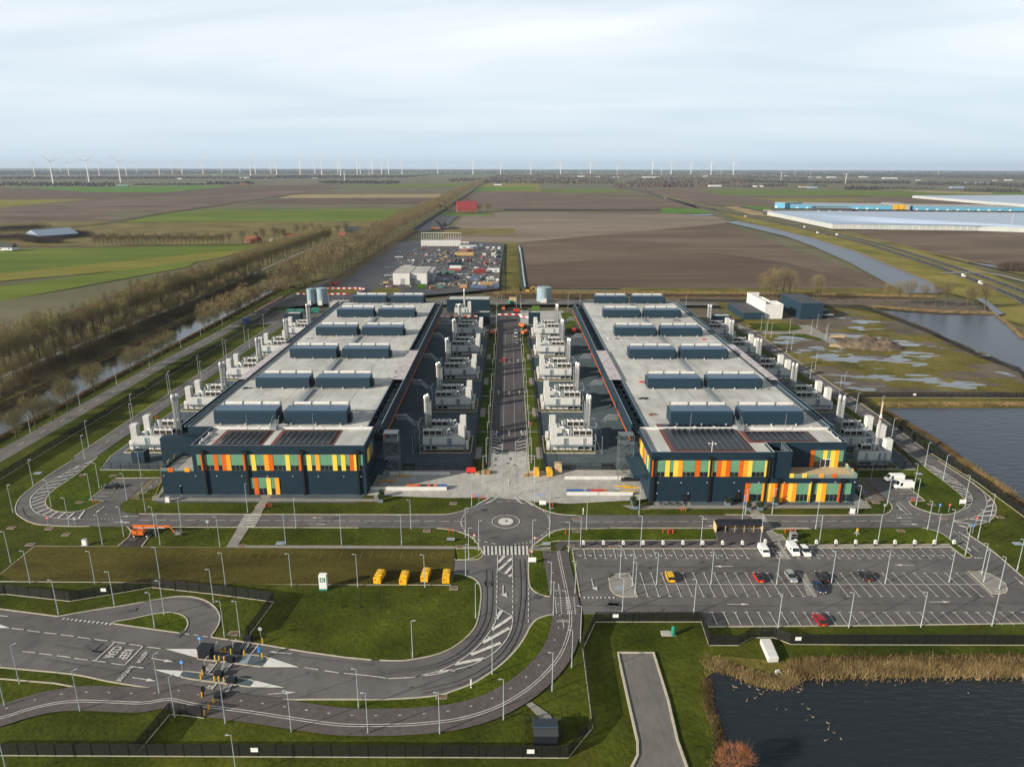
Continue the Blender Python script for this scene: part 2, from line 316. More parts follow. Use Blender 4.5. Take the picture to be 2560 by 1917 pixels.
def stru(mb, name): return tag(mb.build(name), kind='structure')
def smooth(pts, k=6):
    """Catmull-Rom through the points"""
    o = []; n = len(pts)
    for i in range(n-1):
        p0 = pts[max(0,i-1)]; p1 = pts[i]; p2 = pts[i+1]; p3 = pts[min(n-1,i+2)]
        for j in range(k):
            t = j/k
            o.append(tuple(.5*(2*p1[a]+(p2[a]-p0[a])*t+(2*p0[a]-5*p1[a]+4*p2[a]-p3[a])*t*t+(3*p1[a]-p0[a]-3*p2[a]+p3[a])*t**3) for a in (0,1)))
    o.append(tuple(pts[-1][:2])); return o
def lerp(a, b, t): return tuple(a[i]+(b[i]-a[i])*t for i in range(len(a)))
def along(pts, step, start=0.):
    """points and headings every step metres along a polyline"""
    o = []; d = start; acc = 0
    for a, b in zip(pts, pts[1:]):
        L = math.hypot(b[0]-a[0], b[1]-a[1])
        if L < 1e-6: continue
        while d <= acc+L:
            t = (d-acc)/L; o.append((*lerp(a[:2], b[:2], t), math.atan2(b[1]-a[1], b[0]-a[0]))); d += step
        acc += L
    return o
def offs(pts, d):
    n = len(pts); o = []
    for i in range(n):
        a = pts[max(0,i-1)]; b = pts[min(n-1,i+1)]; L = math.hypot(b[0]-a[0], b[1]-a[1]) or 1
        o.append((pts[i][0]-(b[1]-a[1])/L*d, pts[i][1]+(b[0]-a[0])/L*d))
    return o
# ================================================================ GROUND, FIELDS, WATER, ROADS
b = MB(); b.add([(-29500,-3000,-2.4),(29500,-3000,-2.4),(29500,29500,-2.4),(-29500,29500,-2.4)], [(0,1,2,3)], 'crop_grey'); stru(b, 'ground')
FZ = [-2.2]
def field(pts, mt, name='field'):
    if isinstance(pts, str): pts = P(pts)
    FZ[0] += .02; z = FZ[0]; bb = MB().poly(pts, z, mt); return stru(bb, name)
# far bands, left of the tree belt
field('y-3000,330 2212,300 i2212,262 i1900,262 i1700,295 i0,330 i-3000,360', 'soil')
field('i-3000,270 0,258 480,268 1250,250 1900,246 1700,270 1200,300 600,330 0,345 -3000,380', 'soil_dark')
field('i-200,262 560,258 1240,248 1250,256 900,288 480,286 200,266', 'crop_bright')
field('i-2500,345 0,325 540,322 250,345 0,370 -2500,420', 'crop_olive')
field('i-3000,420 0,372 300,343 760,310 1500,300 1600,300 900,396 600,445 300,476 -3000,520', 'soil')
field('i0,455 560,440 600,447 380,476 0,482', 'olive_brown'); field('i500,392 820,386 900,394 700,425', 'crop_grey')
field('i1620,300 2500,296 2500,315 1540,319', 'stubble'); field('i1540,320 2500,316 2500,350 1310,352', 'soil_dark')
field('i1310,352 2500,350 2400,378 1180,380', 'crop_grey'); field('i1180,379 2400,377 2200,440 1450,447 640,450 870,402', 'crop_green')
field('i380,480 640,452 1450,447 2200,441 2000,560 1400,575 0,582 -2000,600 -2000,500 0,484', 'olive_brown')
field('i1950,248 2600,240 2500,258 1920,262', 'crop_green')
field('i-2500,610 0,596 1500,568 1395,592 0,725 -2500,850', 'crop_green')
field('i-2500,850 0,725 1395,592 1230,640 950,688 0,768 -2500,930', 'crop_olive')
field('l-2500,600 0,330 1500,140 1400,190 0,442 -2500,800', 'crop_green')
field('l-2500,800 0,442 1290,225 600,500 0,715 -2500,1200', 'crop_grey')
dk = MB(); dk.strip(P('i380,478 640,448 900,400 1250,352 1590,302 1900,258'), 5, -1.15, 'reed_brown'); dk.strip(P('i384,481 644,451 904,402 1254,354 1594,303 1904,259'), 2.2, -1.1, 'black')
dk.strip(P('l0,331 700,232 1500,140'), .8, -1.12, 'mud'); stru(dk, 'ditch')
# fields right of the belt
field('j1400,215 2212,205 z1050,270 z400,270 j2060,295 j1390,255', 'crop_olive'); field('j1385,285 2030,280 1990,262 1960,248 1430,250', 'crop_bright'); field('j1500,286 2045,283 2000,266 1700,270', 'crop_olive')
field('j2040,292 k300,205 k0,150 j2212,215 j2010,215', 'crop_grey'); field('z400,318 1000,318 1150,340 1200,346 380,346', 'crop_green')
field('j1370,292 2052,294 k330,215 k210,205 k420,268 k200,288 j1600,440 j1240,390', 'soil'); field('k205,262 400,264 500,290 200,290', 'crop_bright')
field('j1080,470 1230,476 1600,500 1600,480 k280,290 k500,305 k590,340 k560,345 j1800,752 j1120,745 j1320,510 j1090,505', 'soil_pale')
field('j1100,476 1220,480 1440,488 1590,490 1590,503 1100,503', 'crop_bright'); field('j1150,622 1790,622 1790,680 1120,682', 'olive_brown'); field('j1170,608 1280,610 1300,626 1150,630', 'leaf_dark')
field('j960,500 1270,508 1130,640 860,650', 'yard_dark'); field('j1820,752 k560,345 k900,473 k1200,572 k1540,700 k0,699 j1880,1160', 'soil')
field('j1180,742 1820,748 1850,1100 1820,1200 1100,1200', 'olive_brown')
field('j1860,960 k100,520 500,505 900,560 1200,640 1380,690 0,694 j1880,1150', 'soil_dark')
field('j1690,768 1815,768 1840,1190 1640,1190', 'rough_grass'); field('j1660,768 1700,770 1690,1190 1640,1190', 'rough_grass')
field('k-20,698 1540,700 1760,735 1800,760 -20,765', 'rough_grass'); field('k-700,752 1800,752 2000,800 2030,850 1700,845 1300,790 -700,790', 'soil_heap')
field('k-800,720 -650,720 -20,716 600,722 1500,740 1500,752 -20,748 -700,748', 'reed_brown')
# beyond the motorway
field('k60,150 420,150 700,190 1900,210 2600,215 2600,240 700,262 420,240 230,198', 'soil'); field('k400,162 1000,165 2300,178 2600,180 2600,205 1600,200 1000,195 560,192', 'crop_green')
field('k700,208 1250,212 1400,225 900,228', 'crop_olive'); field('k1450,163 2040,180 2030,188 1700,180', 'stubble'); field('k1150,382 2600,395 2900,640 2212,600 1900,545 1500,452 1280,408', 'soil')
field('k640,245 830,262 800,275 730,270', 'crop_bright'); field('x1950,395 2500,420 2500,440 750,400', 'olive_brown'); field('k550,255 620,255 900,320 700,300', 'stubble'); field('k1050,370 1250,392 1700,500 2100,590 2600,690 2600,720 2000,580 1500,470', 'olive_brown')
# the wide verges of the motorway
mw = smooth([(k[0], k[1]) for k in P('k-60,147 60,163 200,200 470,262 760,322 1000,372 1300,440 1600,528 1900,628 2212,745')]+[(372, 470), (380, 380), (400, 250)], 5)
field('k90,163 330,230 500,270 640,330 800,365 1050,425 1300,500 1500,585 1660,650 1770,720 1960,770 2000,800 2100,870 n2098,300 n2098,420 n2400,700 n3200,700 n3300,200 k2700,900 k2350,760 k2212,700 k1900,570 k1600,490 k1300,420 k1000,360 k700,300 k470,250 k210,192 k60,158', 'verge_green')
w_ = MB(); w_.poly(P('k560,340 640,335 800,368 1050,428 1300,503 1500,588 1680,660 1775,715 1740,730 1560,730 1470,682 1250,563 1050,474 900,420 700,372'), -.9, 'water_blue')
w_.poly(P('k330,300 480,296 500,302 420,308'), -.9, 'water_blue'); w_.poly(P('x1200,1200 k2212,590 k1750,548 k1900,560 k2100,600 k2230,612') [1:], -.88, 'water_blue'); stru(w_, 'water')
rd = MB(); rd.strip(offs(mw, 7.6), 9.0, -.8, 'asphalt_dark'); rd.strip(offs(mw, -7.6), 9.0, -.79, 'asphalt_dark')
for o_ in (3.6, 11.6, -3.6, -11.6): rd.strip(offs(mw, o_), .35, -.74, 'paint')
for o_ in (7.6, -7.6):
    mo = offs(mw, o_)
    for x, y, h in along(mo, 12):
        rd.strip([(x, y), (x+3*math.cos(h), y+3*math.sin(h))], .3, -.74, 'paint')
stru(rd, 'motorway')
rd = MB(); rd.strip(smooth(P('k1750,620 2000,620 2212,665 2500,740'), 5), 4, -.7, 'path_grey'); rd.strip(smooth(P('k430,262 800,270 1050,290'), 5), 3, -.68, 'path_grey'); stru(rd, 'farm_road')

# the compound: one lawn sheet reaching from the canal road to the ponds
lw = MB(); lw.poly([(-178,60),(-178,1200),(-160,1200),(-150,470),(60,470),(112,470),(200,470),(240,330),(240,60)], -.01, 'grass'); stru(lw, 'lawn')
RZ = [.016]
def zr(): RZ[0] += .004; return RZ[0]
def sheet(pts, mt, name, z=None):
    if isinstance(pts, str): pts = P(pts)
    return stru(MB().poly(pts, z or zr(), mt), name)
# left: public road, canal, wooded bank
sheet([(-178.5,60),(-178.5,3000),(-165.5,3000),(-165.5,60)], 'grass', 'verge')
bk = MB(); bk.add([(-178.4,60,.02),(-181.2,60,-1.2),(-181.2,620,-1.2),(-178.4,620,.02)], [(3,2,1,0)], 'reed_brown'); bk.add([(-205,60,.3),(-201.8,60,-1.2),(-201.8,620,-1.2),(-205,620,.3)], [(0,1,2,3)], 'reed_brown')
stru(bk, 'canal_bank')
stru(MB().poly([(-202.5,60),(-202.5,620),(-180.5,620),(-180.5,60)], -1.05, 'water_canal'), 'canal')
sheet([(-250,60),(-258,960),(-212,960),(-204.9,560),(-204.9,60)], 'wood_floor', 'woodland_floor', .3); sheet([(-190,560),(-190,4600),(-150,4600),(-150,620),(-178,560)], 'wood_floor', 'woodland_floor', .31); sheet([(-149.6,560),(-149.6,3000),(-144,3000),(-144,560)], 'asphalt_dark', 'public_road', .1)
pt = MB(); pt.strip(smooth([(-229+1.5*math.sin(y/70.), y) for y in range(60, 900, 30)], 3), 3.2, .33, 'path_grey'); stru(pt, 'path')
rv = MB(); rv.strip([(-168.8, 60), (-168.6, 330), (-166.5, 375), (-165, 480), (-156, 560), (-147, 640)], 7.6, .03, 'asphalt_light')
for x, y, h in along([(-168.8, 60), (-168.6, 600)], 12): rv.strip([(x,y),(x,y+3)], .25, .036, 'paint')
stru(rv, 'public_road')

# asphalt sheets
loop_outer = smooth(P('a500,2 350,95 220,190 140,260 108,320 115,370 160,405 240,440 350,452 480,458 620,457'), 6)
spur = P('a1000,372 880,365 835,345 828,320 850,290 885,275 1110,170 1125,125 800,125')
sheet([(-143.6, 440), (-143.6, 218)]+loop_outer+P('a850,459 1000,456')+spur+P('a645,0')+[(-136.4, 218), (-136.4, 440)], 'asphalt', 'perimeter_road')
main_top = P('a960,371')+[(-60,177.4), (-30,177.3)]+smooth(P('p560,515 620,510 700,492 760,470 820,445 860,420 885,398'), 4)
main_top2 = smooth(P('p1165,415 1200,445 1250,475 1320,500 1400,515 1500,520'), 4)
rgt = smooth(P('p1420,612 1350,625 1290,655 1230,700 1185,745 1162,790'), 4)
rgt2 = smooth(P('h992,200 995,300 1003,400 1020,430 1060,460 1110,478 1165,487'), 4)
low_r = smooth(P('h1160,605 1110,615 1050,640 1005,690 975,750 930,820 860,900 780,970 680,1040 600,1085 480,1130 380,1160 200,1180 0,1190'), 4)
low_m = smooth(P('m2000,549 1700,549 1300,553 1200,545 1110,535 880,495 600,450 400,410 0,372 -400,330'), 3)
top_m = P('E-300,945 0,980 300,1020 1000,1110 1500,1020 1900,950')
loop2 = smooth(P('K0,310 600,210 1100,120 1300,85 1500,72 1700,90 1900,150 2050,260 2120,370 2135,470 2110,570 2050,670 1970,780'), 4)
lft_m = P('o310,716 330,722 600,760 900,810 1150,845 1300,859')
lft = smooth(P('o1350,861 1440,864 1540,858 1700,825 1820,770 1920,680 1955,600 1970,500 1972,440 1960,390 1920,355 1860,335 1805,328'), 4)
lft2 = smooth(P('o1810,243 1880,243 1935,228 1972,205 1976,180 1950,160'), 4)
rb_l = smooth(P('o1955,150 1925,115 1880,88 1800,62 1700,50'), 4)
ring = main_top+main_top2+[(60,177.3), (60,169.8)]+rgt+rgt2+P('h1330,487 1330,604')+low_r+low_m+top_m+loop2+lft_m+lft+P('o1798,330 1800,243')+lft2+rb_l+[(-40,169.9),(-102,170.5)]
sheet(ring, 'asphalt', 'main_road')
w_in = P('w0,545 830,540 885,512 912,475 900,435 862,405 650,405 548,265 552,188 1010,192 1130,0')
w_out = smooth(P('w1360,0 1450,60 1560,130 1680,210 1800,300 1880,370 1925,430 1938,490 1920,550 1870,600 1790,630 1700,650 1660,665 1648,690 1660,725 1700,760 1850,860 2000,980 2212,1165 2500,1400'), 4)
sheet([(58,177.3)]+w_in+[(136.4,235),(136.4,420),(143.6,420),(143.6,235)]+w_out+P('f2600,1310 2208,1318 1000,1337 e1362,1350 1305,1217 150,1235 188,1080 115,632')+[(16.5,168),(58,169.8)], 'asphalt', 'car_park')
# stub towards the old car park, the spur bays
sheet('a880,462 905,490 890,530 810,598 975,600 1035,520 1080,478 1100,466', 'asphalt_dark', 'side_road')
stub = sheet('o1798,330 1800,243 1600,262 1500,300 1560,360 1700,400 1788,398', 'asphalt_light', 'forecourt')
# centre avenue, concrete apron
sheet([(-6.4,222.5),(-6.4,470),(6.6,470),(6.6,222.5)], 'asphalt_violet', 'avenue')
sheet([(-6.3,222.6),(-6.3,206.9),(-40.8,206.9),(-41.5,189.6)]+P('p50,380 600,400 870,398 900,398 1150,415 1230,430 1440,440 1985,410')+[(40.3,207.2),(6.5,207.2),(6.5,222.6)], 'concrete', 'concrete_apron')
sheet([(-45,207.2),(-45,422),(-11.3,422),(-11.3,207.2)], 'gravel', 'gravel_yard'); sheet([(10.4,207.5),(10.4,422),(46,422),(46,207.5)], 'gravel', 'gravel_yard')
sheet([(-135.5,206.5),(-133.2,216),(-133.2,420),(-101,420),(-101,190.5),(-110,190.5)][:0] or P('a690,68 1115,65')+[(-101,203),(-101,424),(-131.5,424),(-131.5,218)], 'gravel', 'gravel_yard')
sheet([(100,203),(100,424),(131.5,424),(131.5,218)]+P('n1345,1305 945,1308'), 'gravel', 'gravel_yard')
sheet([(-165.4,424),(-165.4,470),(-6.5,470),(-6.5,424)], 'yard_dirt', 'dirt_yard'); sheet([(6.7,424),(6.7,470),(150,470),(150,424)], 'mud', 'dirt_yard')
sheet([(7.2,424),(7.2,468),(36,468),(36,424)], 'concrete', 'concrete_pad'); sheet([(34,400),(34,462),(41,462),(41,400)], 'lawn', 'lawn_patch')
sheet('v1040,170 1100,170 1100,300 1030,300', 'lawn', 'lawn_patch')
sheet('k-1200,775 -20,775 700,790 1000,800 1000,812 -20,800 -1200,800', 'asphalt_light', 'back_road')
# gravel bands and paved paths at the foot of the two office blocks
sheet([(-101,190),(-101,184.6),(-44,184.4),(-41.6,190)], 'gravel', 'gravel_bed'); sheet([(41,185.4),(41,182.6),(100,182.6),(100,185.5)], 'gravel', 'gravel_bed')
pv = MB(); z_ = zr()
for s_ in ('B0,965 60,940 112,850 122,905 60,975 0,1000', 'B0,975 2050,985 2040,955 2110,955 2105,1012 0,1003', 'B940,1069 1010,990 1000,950 1105,948 1075,995 1020,1069', 'a1730,372 1800,290 1850,285 1800,375', 'a1640,467 1720,467 1640,590 1560,605',
           'a1640,590 2208,590 o1910,162 1950,164 1950,178 1900,180 o500,178 400,172', 'B215,995 240,985 270,935 300,935', 'p1185,745 1320,738 1320,757 1165,757',
           'd425,1555 2045,1555 2110,1520 2155,1575 490,1582', 'd1300,1555 1300,1525 1340,1525 1385,1620 1320,1622 1290,1570', 'A130,660 175,660 190,700 150,700', 'A430,660 470,660 485,700 450,700', 'd2010,1470 2035,1470 2150,1575 2040,1580',
           'e1870,455 1930,455 2000,500 2040,500 2080,555 2020,560 2080,660 2130,730 2040,730 1970,620 1930,560', 'f0,592 1520,590 1545,618 0,628', 'w0,1120 60,1120 170,1340 70,1340'):
    z_ += .001; pv.poly(P(s_), z_, 'paving')
for sx in (-1, 1):
    for y in (216.5, 258, 300, 343): pv.box(*sorted((sx*9.2, sx*11.6)), y, y+10, z_, z_+.03, 'paving')
    for y in (218.7, 241, 262, 283, 304, 325): pv.box(*sorted((sx*6.6, sx*11.2)), y, y+.7, z_, z_+.035, 'paving')
stru(pv, 'paved_path'); RZ[0] = z_
ks = MB()
def kerbs(pts, w=.28, z=.03, h=.1): ks.strip(pts, w, z, 'kerb', h)
for sx in (-1, 1):
    x0, x1 = sorted((sx*6.9, sx*11.2)); z = zr(); stru(MB().box(x0, x1, 207.4, 358, .0, .1, 'lawn'), 'grass_strip')
    kerbs([(sx*6.6, 207), (sx*6.6, 420)]); ks.strip([(sx*11.35, 207.3), (sx*11.35, 420)], .25, .03, 'navy_dark', .5)
# raised grass islands with kerbs
def island(pts, mt='lawn', kb=True, name='grass_island'):
    if isinstance(pts, str): pts = P(pts)
    stru(MB().prism(pts, .0, .11, mt, 'kerb'), name)
    if kb: ks.strip(list(pts)+[pts[0], pts[1]], .28, .05, 'kerb', .09)
island(smooth(P('K300,545 330,510 600,465 900,400 1100,365 1300,355 1450,385 1540,440 1580,510 1575,590 1500,715'), 4))
island([(-136.1,300), (-136.1,218)]+smooth(P('a645,4 540,90 440,160 380,200 330,245 313,285 325,322 370,348 420,358 480,360 530,355 600,338 660,310 720,283'), 4)+P('a612,276 715,195 798,128 1112,122 1110,70 690,72')+[(-131.8,218),(-131.8,300)])
island(smooth(P('w1095,290 1140,325 1235,405'), 2)+smooth(P('w1072,408 1110,450 1200,490 1300,522 1400,538 1470,535 1560,512 1620,470 1640,425 1625,385 1560,320 1420,208 1290,115'), 4)+[(136.1,236),(136.1,300),(131.8,300),(131.8,218)]+P('w1140,98 572,104 572,183 1000,186'))
island(P('e120,452 1700,447 1420,452')[:0]+[(26.5,169.4)]+P('e1410,452 1450,552 0,562 p1340,700')+P('p1200,740 1235,702 1292,660 1350,630 1420,616'))
island([(80.5,169.3)]+smooth(P('w1200,670 1290,688 1400,724 1480,784 1560,840 1660,915 1690,942 1690,962 1630,965'), 4)+P('w1500,865 1478,832 0,845 f20,565 e2080,555 2040,500 2000,500 1935,455'))
sheet('e0,562 1450,555 1420,450 1870,450 2010,640 1820,590 100,592 40,610 0,660 -30,640 -45,600', 'asphalt_violet', 'footway')
island('e70,645 112,640 184,1075 132,1075')
island(smooth(P('h1000,160 996,300 1003,395 1022,430 1062,460 1112,476 1160,484'), 4)+P('h1150,165'))
island(P('e1305,1230')[:0]+smooth(P('h1195,607 1160,607 1110,617 1052,642 1007,692 977,752 932,822 862,902 782,972 682,1042 600,1088 480,1133 380,1163 200,1183 0,1193'), 4)+P('m2000,552 1700,552 1330,556 1450,580 1700,620 1900,628')+smooth(P('h0,1286 250,1280 500,1255 700,1205 850,1135 1000,1030 1110,900 1170,780 1195,690'), 4), 'lawn')
island(P('h500,228 490,150')+smooth(P('h500,152 640,152 684,180 668,213 630,226 500,228'), 3))
island('e450,900 e500,868 560,860 640,860 665,925 712,1075 570,1075 500,1050 462,1000', 'paving', name='traffic_island'); island('w1660,1098 1760,1095 1860,1120 1960,1170 2030,1225 2048,1280 2030,1310 1960,1325 1900,1322', 'paving', name='traffic_island')
for s_ in ('t110,520 230,400 560,430 960,480 1340,520 1700,570 1760,610 1740,690 1660,770 1590,800 900,710 400,650 140,615', 'K1440,1440 1480,1380 1550,1365 t0,915 560,985 1000,1050 1380,1105 1430,1140 1420,1190 1340,1260 1250,1250 600,1165 0,1085 K1500,1475'):
    island(s_, 'gravel', name='traffic_island')
for p_ in (loop_outer, main_top, main_top2, rgt, low_r, low_m, top_m, loop2, lft_m, lft, lft2, rb_l, w_out, [(-143.7,218),(-143.7,440)], [(143.7,235),(143.7,420)], [(-100,170.2),(-40,169.8)], [(27,169.8),(80,169.8)], [(60,177.4)]+P('w0,545 830,540 885,512 912,475 900,435 862,405'), P('e115,632 1000,631 1800,630 1990,630'), P('f0,628 1545,618'), P('f2208,1318 1000,1337 e1362,1350'),
           P('a240,594 0,792 -200,940'), P('a240,594 810,600'), P('a975,601 1560,606'), P('a0,838 800,843 o800,394 1788,399 1800,330'), P('o1800,243 1818,180'), P('a810,598 890,530 905,490 880,462'), P('a975,600 1035,520 1080,478 1100,468'), P('m0,435 300,460 790,548 m920,500'), P('a800,125 1125,122'),
           [(-41,207),(-11.3,207)], [(10.5,207.4),(40,207.4)]): kerbs(p_)
stru(ks, 'kerb')
# old overgrown car park
sheet('a240,595 1000,601 2200,610 o1900,180 1818,180 1788,398 a1500,858 800,843 100,838 0,792', 'lot_grass', 'overgrown_car_park')
# cycle path
cyc = smooth(P('m-300,690 0,640 150,595 300,560 440,545 600,548 800,555 950,535 1100,565 1400,605 1700,650 1900,675')+P('h0,1350 250,1340 500,1310 700,1255 850,1185 1000,1085 1120,970 1200,860 1245,740 1262,640 1250,540 1225,400 1200,280 1180,170'), 5)
cy = MB(); cy.strip(cyc, 6.3, zr()+.1, 'cycle_asphalt'); stru(cy, 'cycle_path'); cz = RZ[0]+.105
sheet('h1180,486 1330,486 1330,604 1185,604', 'asphalt', 'crossing', cz+.002)
# the ramp road at the bottom, service path
sheet('h1615,873 1860,873 1960,1200 2025,1480 2110,1700 1690,1700 1750,1560 1745,1480 1700,1280 1640,1000', 'ramp', 'ramp_road')
kb2 = MB(); kb2.strip(P('h1690,1700 1750,1580 1748,1480 1700,1270 1640,1000 1615,873 1860,873 1960,1200 2025,1480 2110,1720'), .4, .02, 'kerb', .35); stru(kb2, 'kerb')
sheet('h980,1225 1020,1210 1150,1300 1175,1380 1090,1380 1080,1330', 'paving', 'paved_path')
# marsh meadow behind the right hall, with standing water
sheet([(143.8,262)]+P('n940,800 2200,800 q2212,790 2175,740 1900,640 1600,500 1200,330 900,312 440,300 230,300')+[(143.8,455)], 'rough_grass', 'meadow')
mp_ = [P1(s) for s in ('q1150,420','q980,465','q1130,465','q700,530','q800,620','q950,640','q1150,650','q1350,660','q1500,640','q1400,560','q1550,690','q1250,780','q1600,790','q1750,830','q1900,830','q1200,860','q2100,760','q1100,520','q1350,540','q620,560','q100,330')]
sz_ = [9,4,5,9,10,13,15,14,10,10,6,9,8,9,5,7,4,9,9,9,8]
x0, x1, y0, y1 = 118, 262, 255, 470; st = .55; nx = int((x1-x0)/st); ny = int((y1-y0)/st)
gx, gy = np.meshgrid(x0+np.arange(nx)*st, y0+np.arange(ny)*st)
def vnoise(nx, ny, cell, seed, sx=1.):
    r = np.random.default_rng(seed); gw = int(nx/cell/sx)+3; gh = int(ny/cell)+3; g = r.random((gh, gw))
    X = np.arange(nx)/cell/sx; Y = np.arange(ny)/cell; xi = X.astype(int); yi = Y.astype(int); fx = X-xi; fy = Y-yi
    fx = fx*fx*(3-2*fx); fy = (fy*fy*(3-2*fy))[:,None]
    a = g[yi][:,xi]; b_ = g[yi][:,xi+1]; c_ = g[yi+1][:,xi]; d_ = g[yi+1][:,xi+1]
    return (a*(1-fx)+b_*fx)*(1-fy)+(c_*(1-fx)+d_*fx)*fy
nz = .3*vnoise(nx, ny, 22, 1, 2.2)+.34*vnoise(nx, ny, 8, 2, 2.6)+.36*vnoise(nx, ny, 3, 3, 3.2)
mk = np.zeros_like(gx)
for (cx_, cy_), s_ in zip(mp_, sz_): mk = np.maximum(mk, np.exp(-(((gx-cx_)/(s_*1.5))**2+((gy-cy_)/s_)**2)))
nz2 = .6*vnoise(nx, ny, 40, 5, 1.4)+.3*vnoise(nx, ny, 14, 6, 1.4)+.1*vnoise(nx, ny, 3, 7)
fb = [P1(s) for s in ('n905,812','n2098,812','n2130,690','n2040,590','n1700,455','n1300,275','n1000,178','n740,170')]+[(144.6,455),(144.6,262)]
def inside(X, Y, pl):
    r_ = np.zeros(X.shape, bool); j = len(pl)-1
    for i in range(len(pl)):
        xi, yi = pl[i][:2]; xj, yj = pl[j][:2]
        c_ = ((yi > Y) != (yj > Y)) & (X < (xj-xi)*(Y-yi)/((yj-yi) or 1e-9)+xi); r_ ^= c_; j = i
    return r_
ins = inside(gx, gy, fb)
def cells(mask, z, mt, name, kind='structure'):
    ii, jj = np.nonzero(mask); n = len(ii)
    if not n: return
    X = gx[ii,jj]; Y = gy[ii,jj]; vs = np.empty((n,4,3)); 
    for k,(a,b_) in enumerate(((0,0),(1,0),(1,1),(0,1))): vs[:,k,0] = X+a*st; vs[:,k,1] = Y+b_*st; vs[:,k,2] = z
    o = npmesh(name, vs.reshape(-1,3), np.arange(n*4).reshape(-1,4), mt); tag(o, kind=kind)
def npmesh(name, vs, fs, mt, parent=None, mi=None):
    """a mesh straight from arrays; fs is (n, k) of equal-sized faces"""
    me = bpy.data.meshes.new(name); k = fs.shape[1]; n = len(fs)
    me.vertices.add(len(vs)); me.vertices.foreach_set('co', np.ascontiguousarray(vs, dtype=np.float32).ravel())
    me.loops.add(n*k); me.loops.foreach_set('vertex_index', np.ascontiguousarray(fs, dtype=np.int32).ravel())
    me.polygons.add(n); me.polygons.foreach_set('loop_start', np.arange(n, dtype=np.int32)*k)
    for m_ in ([mt] if isinstance(mt, str) else mt): me.materials.append(M[m_])
    if mi is not None: me.polygons.foreach_set('material_index', np.ascontiguousarray(mi, dtype=np.int32))
    me.update(calc_edges=True)
    o = bpy.data.objects.new(name, me); C.objects.link(o)
    if parent: o.parent = parent
    return o
cells(ins & (nz2 > .56), RZ[0]+.01, 'mud', 'mud_patch'); cells(ins & (nz*1.25+mk*.5 > 1.02), RZ[0]+.02, 'puddle', 'standing_water')
sheet('q580,490 900,545 920,535 880,510 780,505 620,502', 'lawn', 'lawn_patch', RZ[0]+.03); sheet('q440,432 700,440 780,450 790,475 600,482 470,470', 'lawn', 'lawn_patch', RZ[0]+.031)
sheet('q370,440 500,485 700,490 790,470 760,448 830,446 860,462 960,520 1080,590 1035,605 900,530 800,502 560,505 380,470', 'paving', 'service_track', RZ[0]+.036)
# ponds
pd = MB(); pd.poly(smooth(P('g20,620 90,578 120,590 220,612 330,672 430,700 540,708 600,682 680,637 800,630 1400,626 2212,622'), 4)+P('g2700,620 2700,1700 60,1700')+smooth(P('g95,1300 110,1150 130,1050 118,950 60,830 12,700 20,620'), 3), .035, 'water'); stru(pd, 'pond')
pd = MB(); pd.poly(P('n1110,884 2098,882 2700,882 3200,2400 2098,1600')+smooth(P('n2098,1600 1900,1435 1700,1305 1450,1120 1250,985 1110,900'), 3), .06, 'water_blue'); stru(pd, 'pond')
pd = MB(); pd.poly(smooth(P('q1300,345 1500,365 1700,378 2030,384 2100,440 2212,540 2500,800 2500,900 2212,745 2100,695 1900,614 1700,524 1500,434 1380,384'), 3), .065, 'water_blue')
pd.poly(P('q1900,270 1960,275 2085,370 2030,384 1985,330'), .06, 'water_blue'); stru(pd, 'pond')
sheet('n905,812 2098,814 2800,816 2800,884 1105,884 1000,860', 'rough_grass', 'bank', .07)
sheet('g0,440 60,470 600,520 700,480 2700,480 2700,640 800,636 600,690 520,712 330,680 90,585 20,630 0,600', 'rough_grass', 'bank', .03)
# ================================================================ PAINTED MARKINGS
MZ = RZ[0]+.012; mk_ = MB()
def line(a, b, w=.16, mt='paint', mb=None): (mb or mk_).strip([a, b], w, MZ, mt)
def lines(s, w=.16, mt='paint'):
    p = P(s)
    for a, b_ in zip(p[::2], p[1::2]): line(a, b_, w, mt)
def dashes(pts, on, off, w=.15, start=0.):
    for x, y, h in along(pts, on+off, start): line((x,y), (x+on*math.cos(h), y+on*math.sin(h)), w)
def arrow(a, b, mb=None, w=.18, hw=.42, hl=.38):
    ax, ay = a; bx, by = b; L = math.hypot(bx-ax, by-ay); dx, dy = (bx-ax)/L, (by-ay)/L; k = L*(1-hl)
    line(a, (ax+dx*k, ay+dy*k), w)
    mk_.poly([(ax+dx*k-dy*hw, ay+dy*k+dx*hw), (ax+dx*k+dy*hw, ay+dy*k-dx*hw), (bx, by)], MZ, 'paint')
def arr(s, **k): p = P(s); arrow(p[0], p[1], **k)
def teeth(s, n, sz=.45):
    a, b_ = P(s); dx, dy = (b_[0]-a[0])/n, (b_[1]-a[1])/n; L = math.hypot(dx, dy); ux, uy = dx/L, dy/L
    for i in range(n):
        x, y = a[0]+dx*(i+.5), a[1]+dy*(i+.5)
        mk_.poly([(x-ux*sz*.6, y-uy*sz*.6), (x+ux*sz*.6, y+uy*sz*.6), (x-uy*sz*1.5, y+ux*sz*1.5)], MZ, 'paint')
def zebra(pl, n, fr=.5):
    """pl: two edges (a0,a1) and (b0,b1); stripes run from edge a to edge b"""
    a0, a1, b0, b1 = pl
    for i in range(n):
        t0, t1 = (i+(1-fr)/2)/n, (i+(1+fr)/2)/n
        mk_.poly([lerp(a0,a1,t0), lerp(b0,b1,t0), lerp(b0,b1,t1), lerp(a0,a1,t1)], MZ, 'paint')
dashes([(-100,173.9),(-14,173.3)], 3, 1.05); dashes([(13.5,173.0),(110,173.6)], 3, 1.05)
for sx in (-140, 140): dashes([(sx,225),(sx,418)], 3, 2, .16)
for x in (-2.0, 2.2): dashes([(x, 224),(x,400)], 1.2, 1.0, .15)
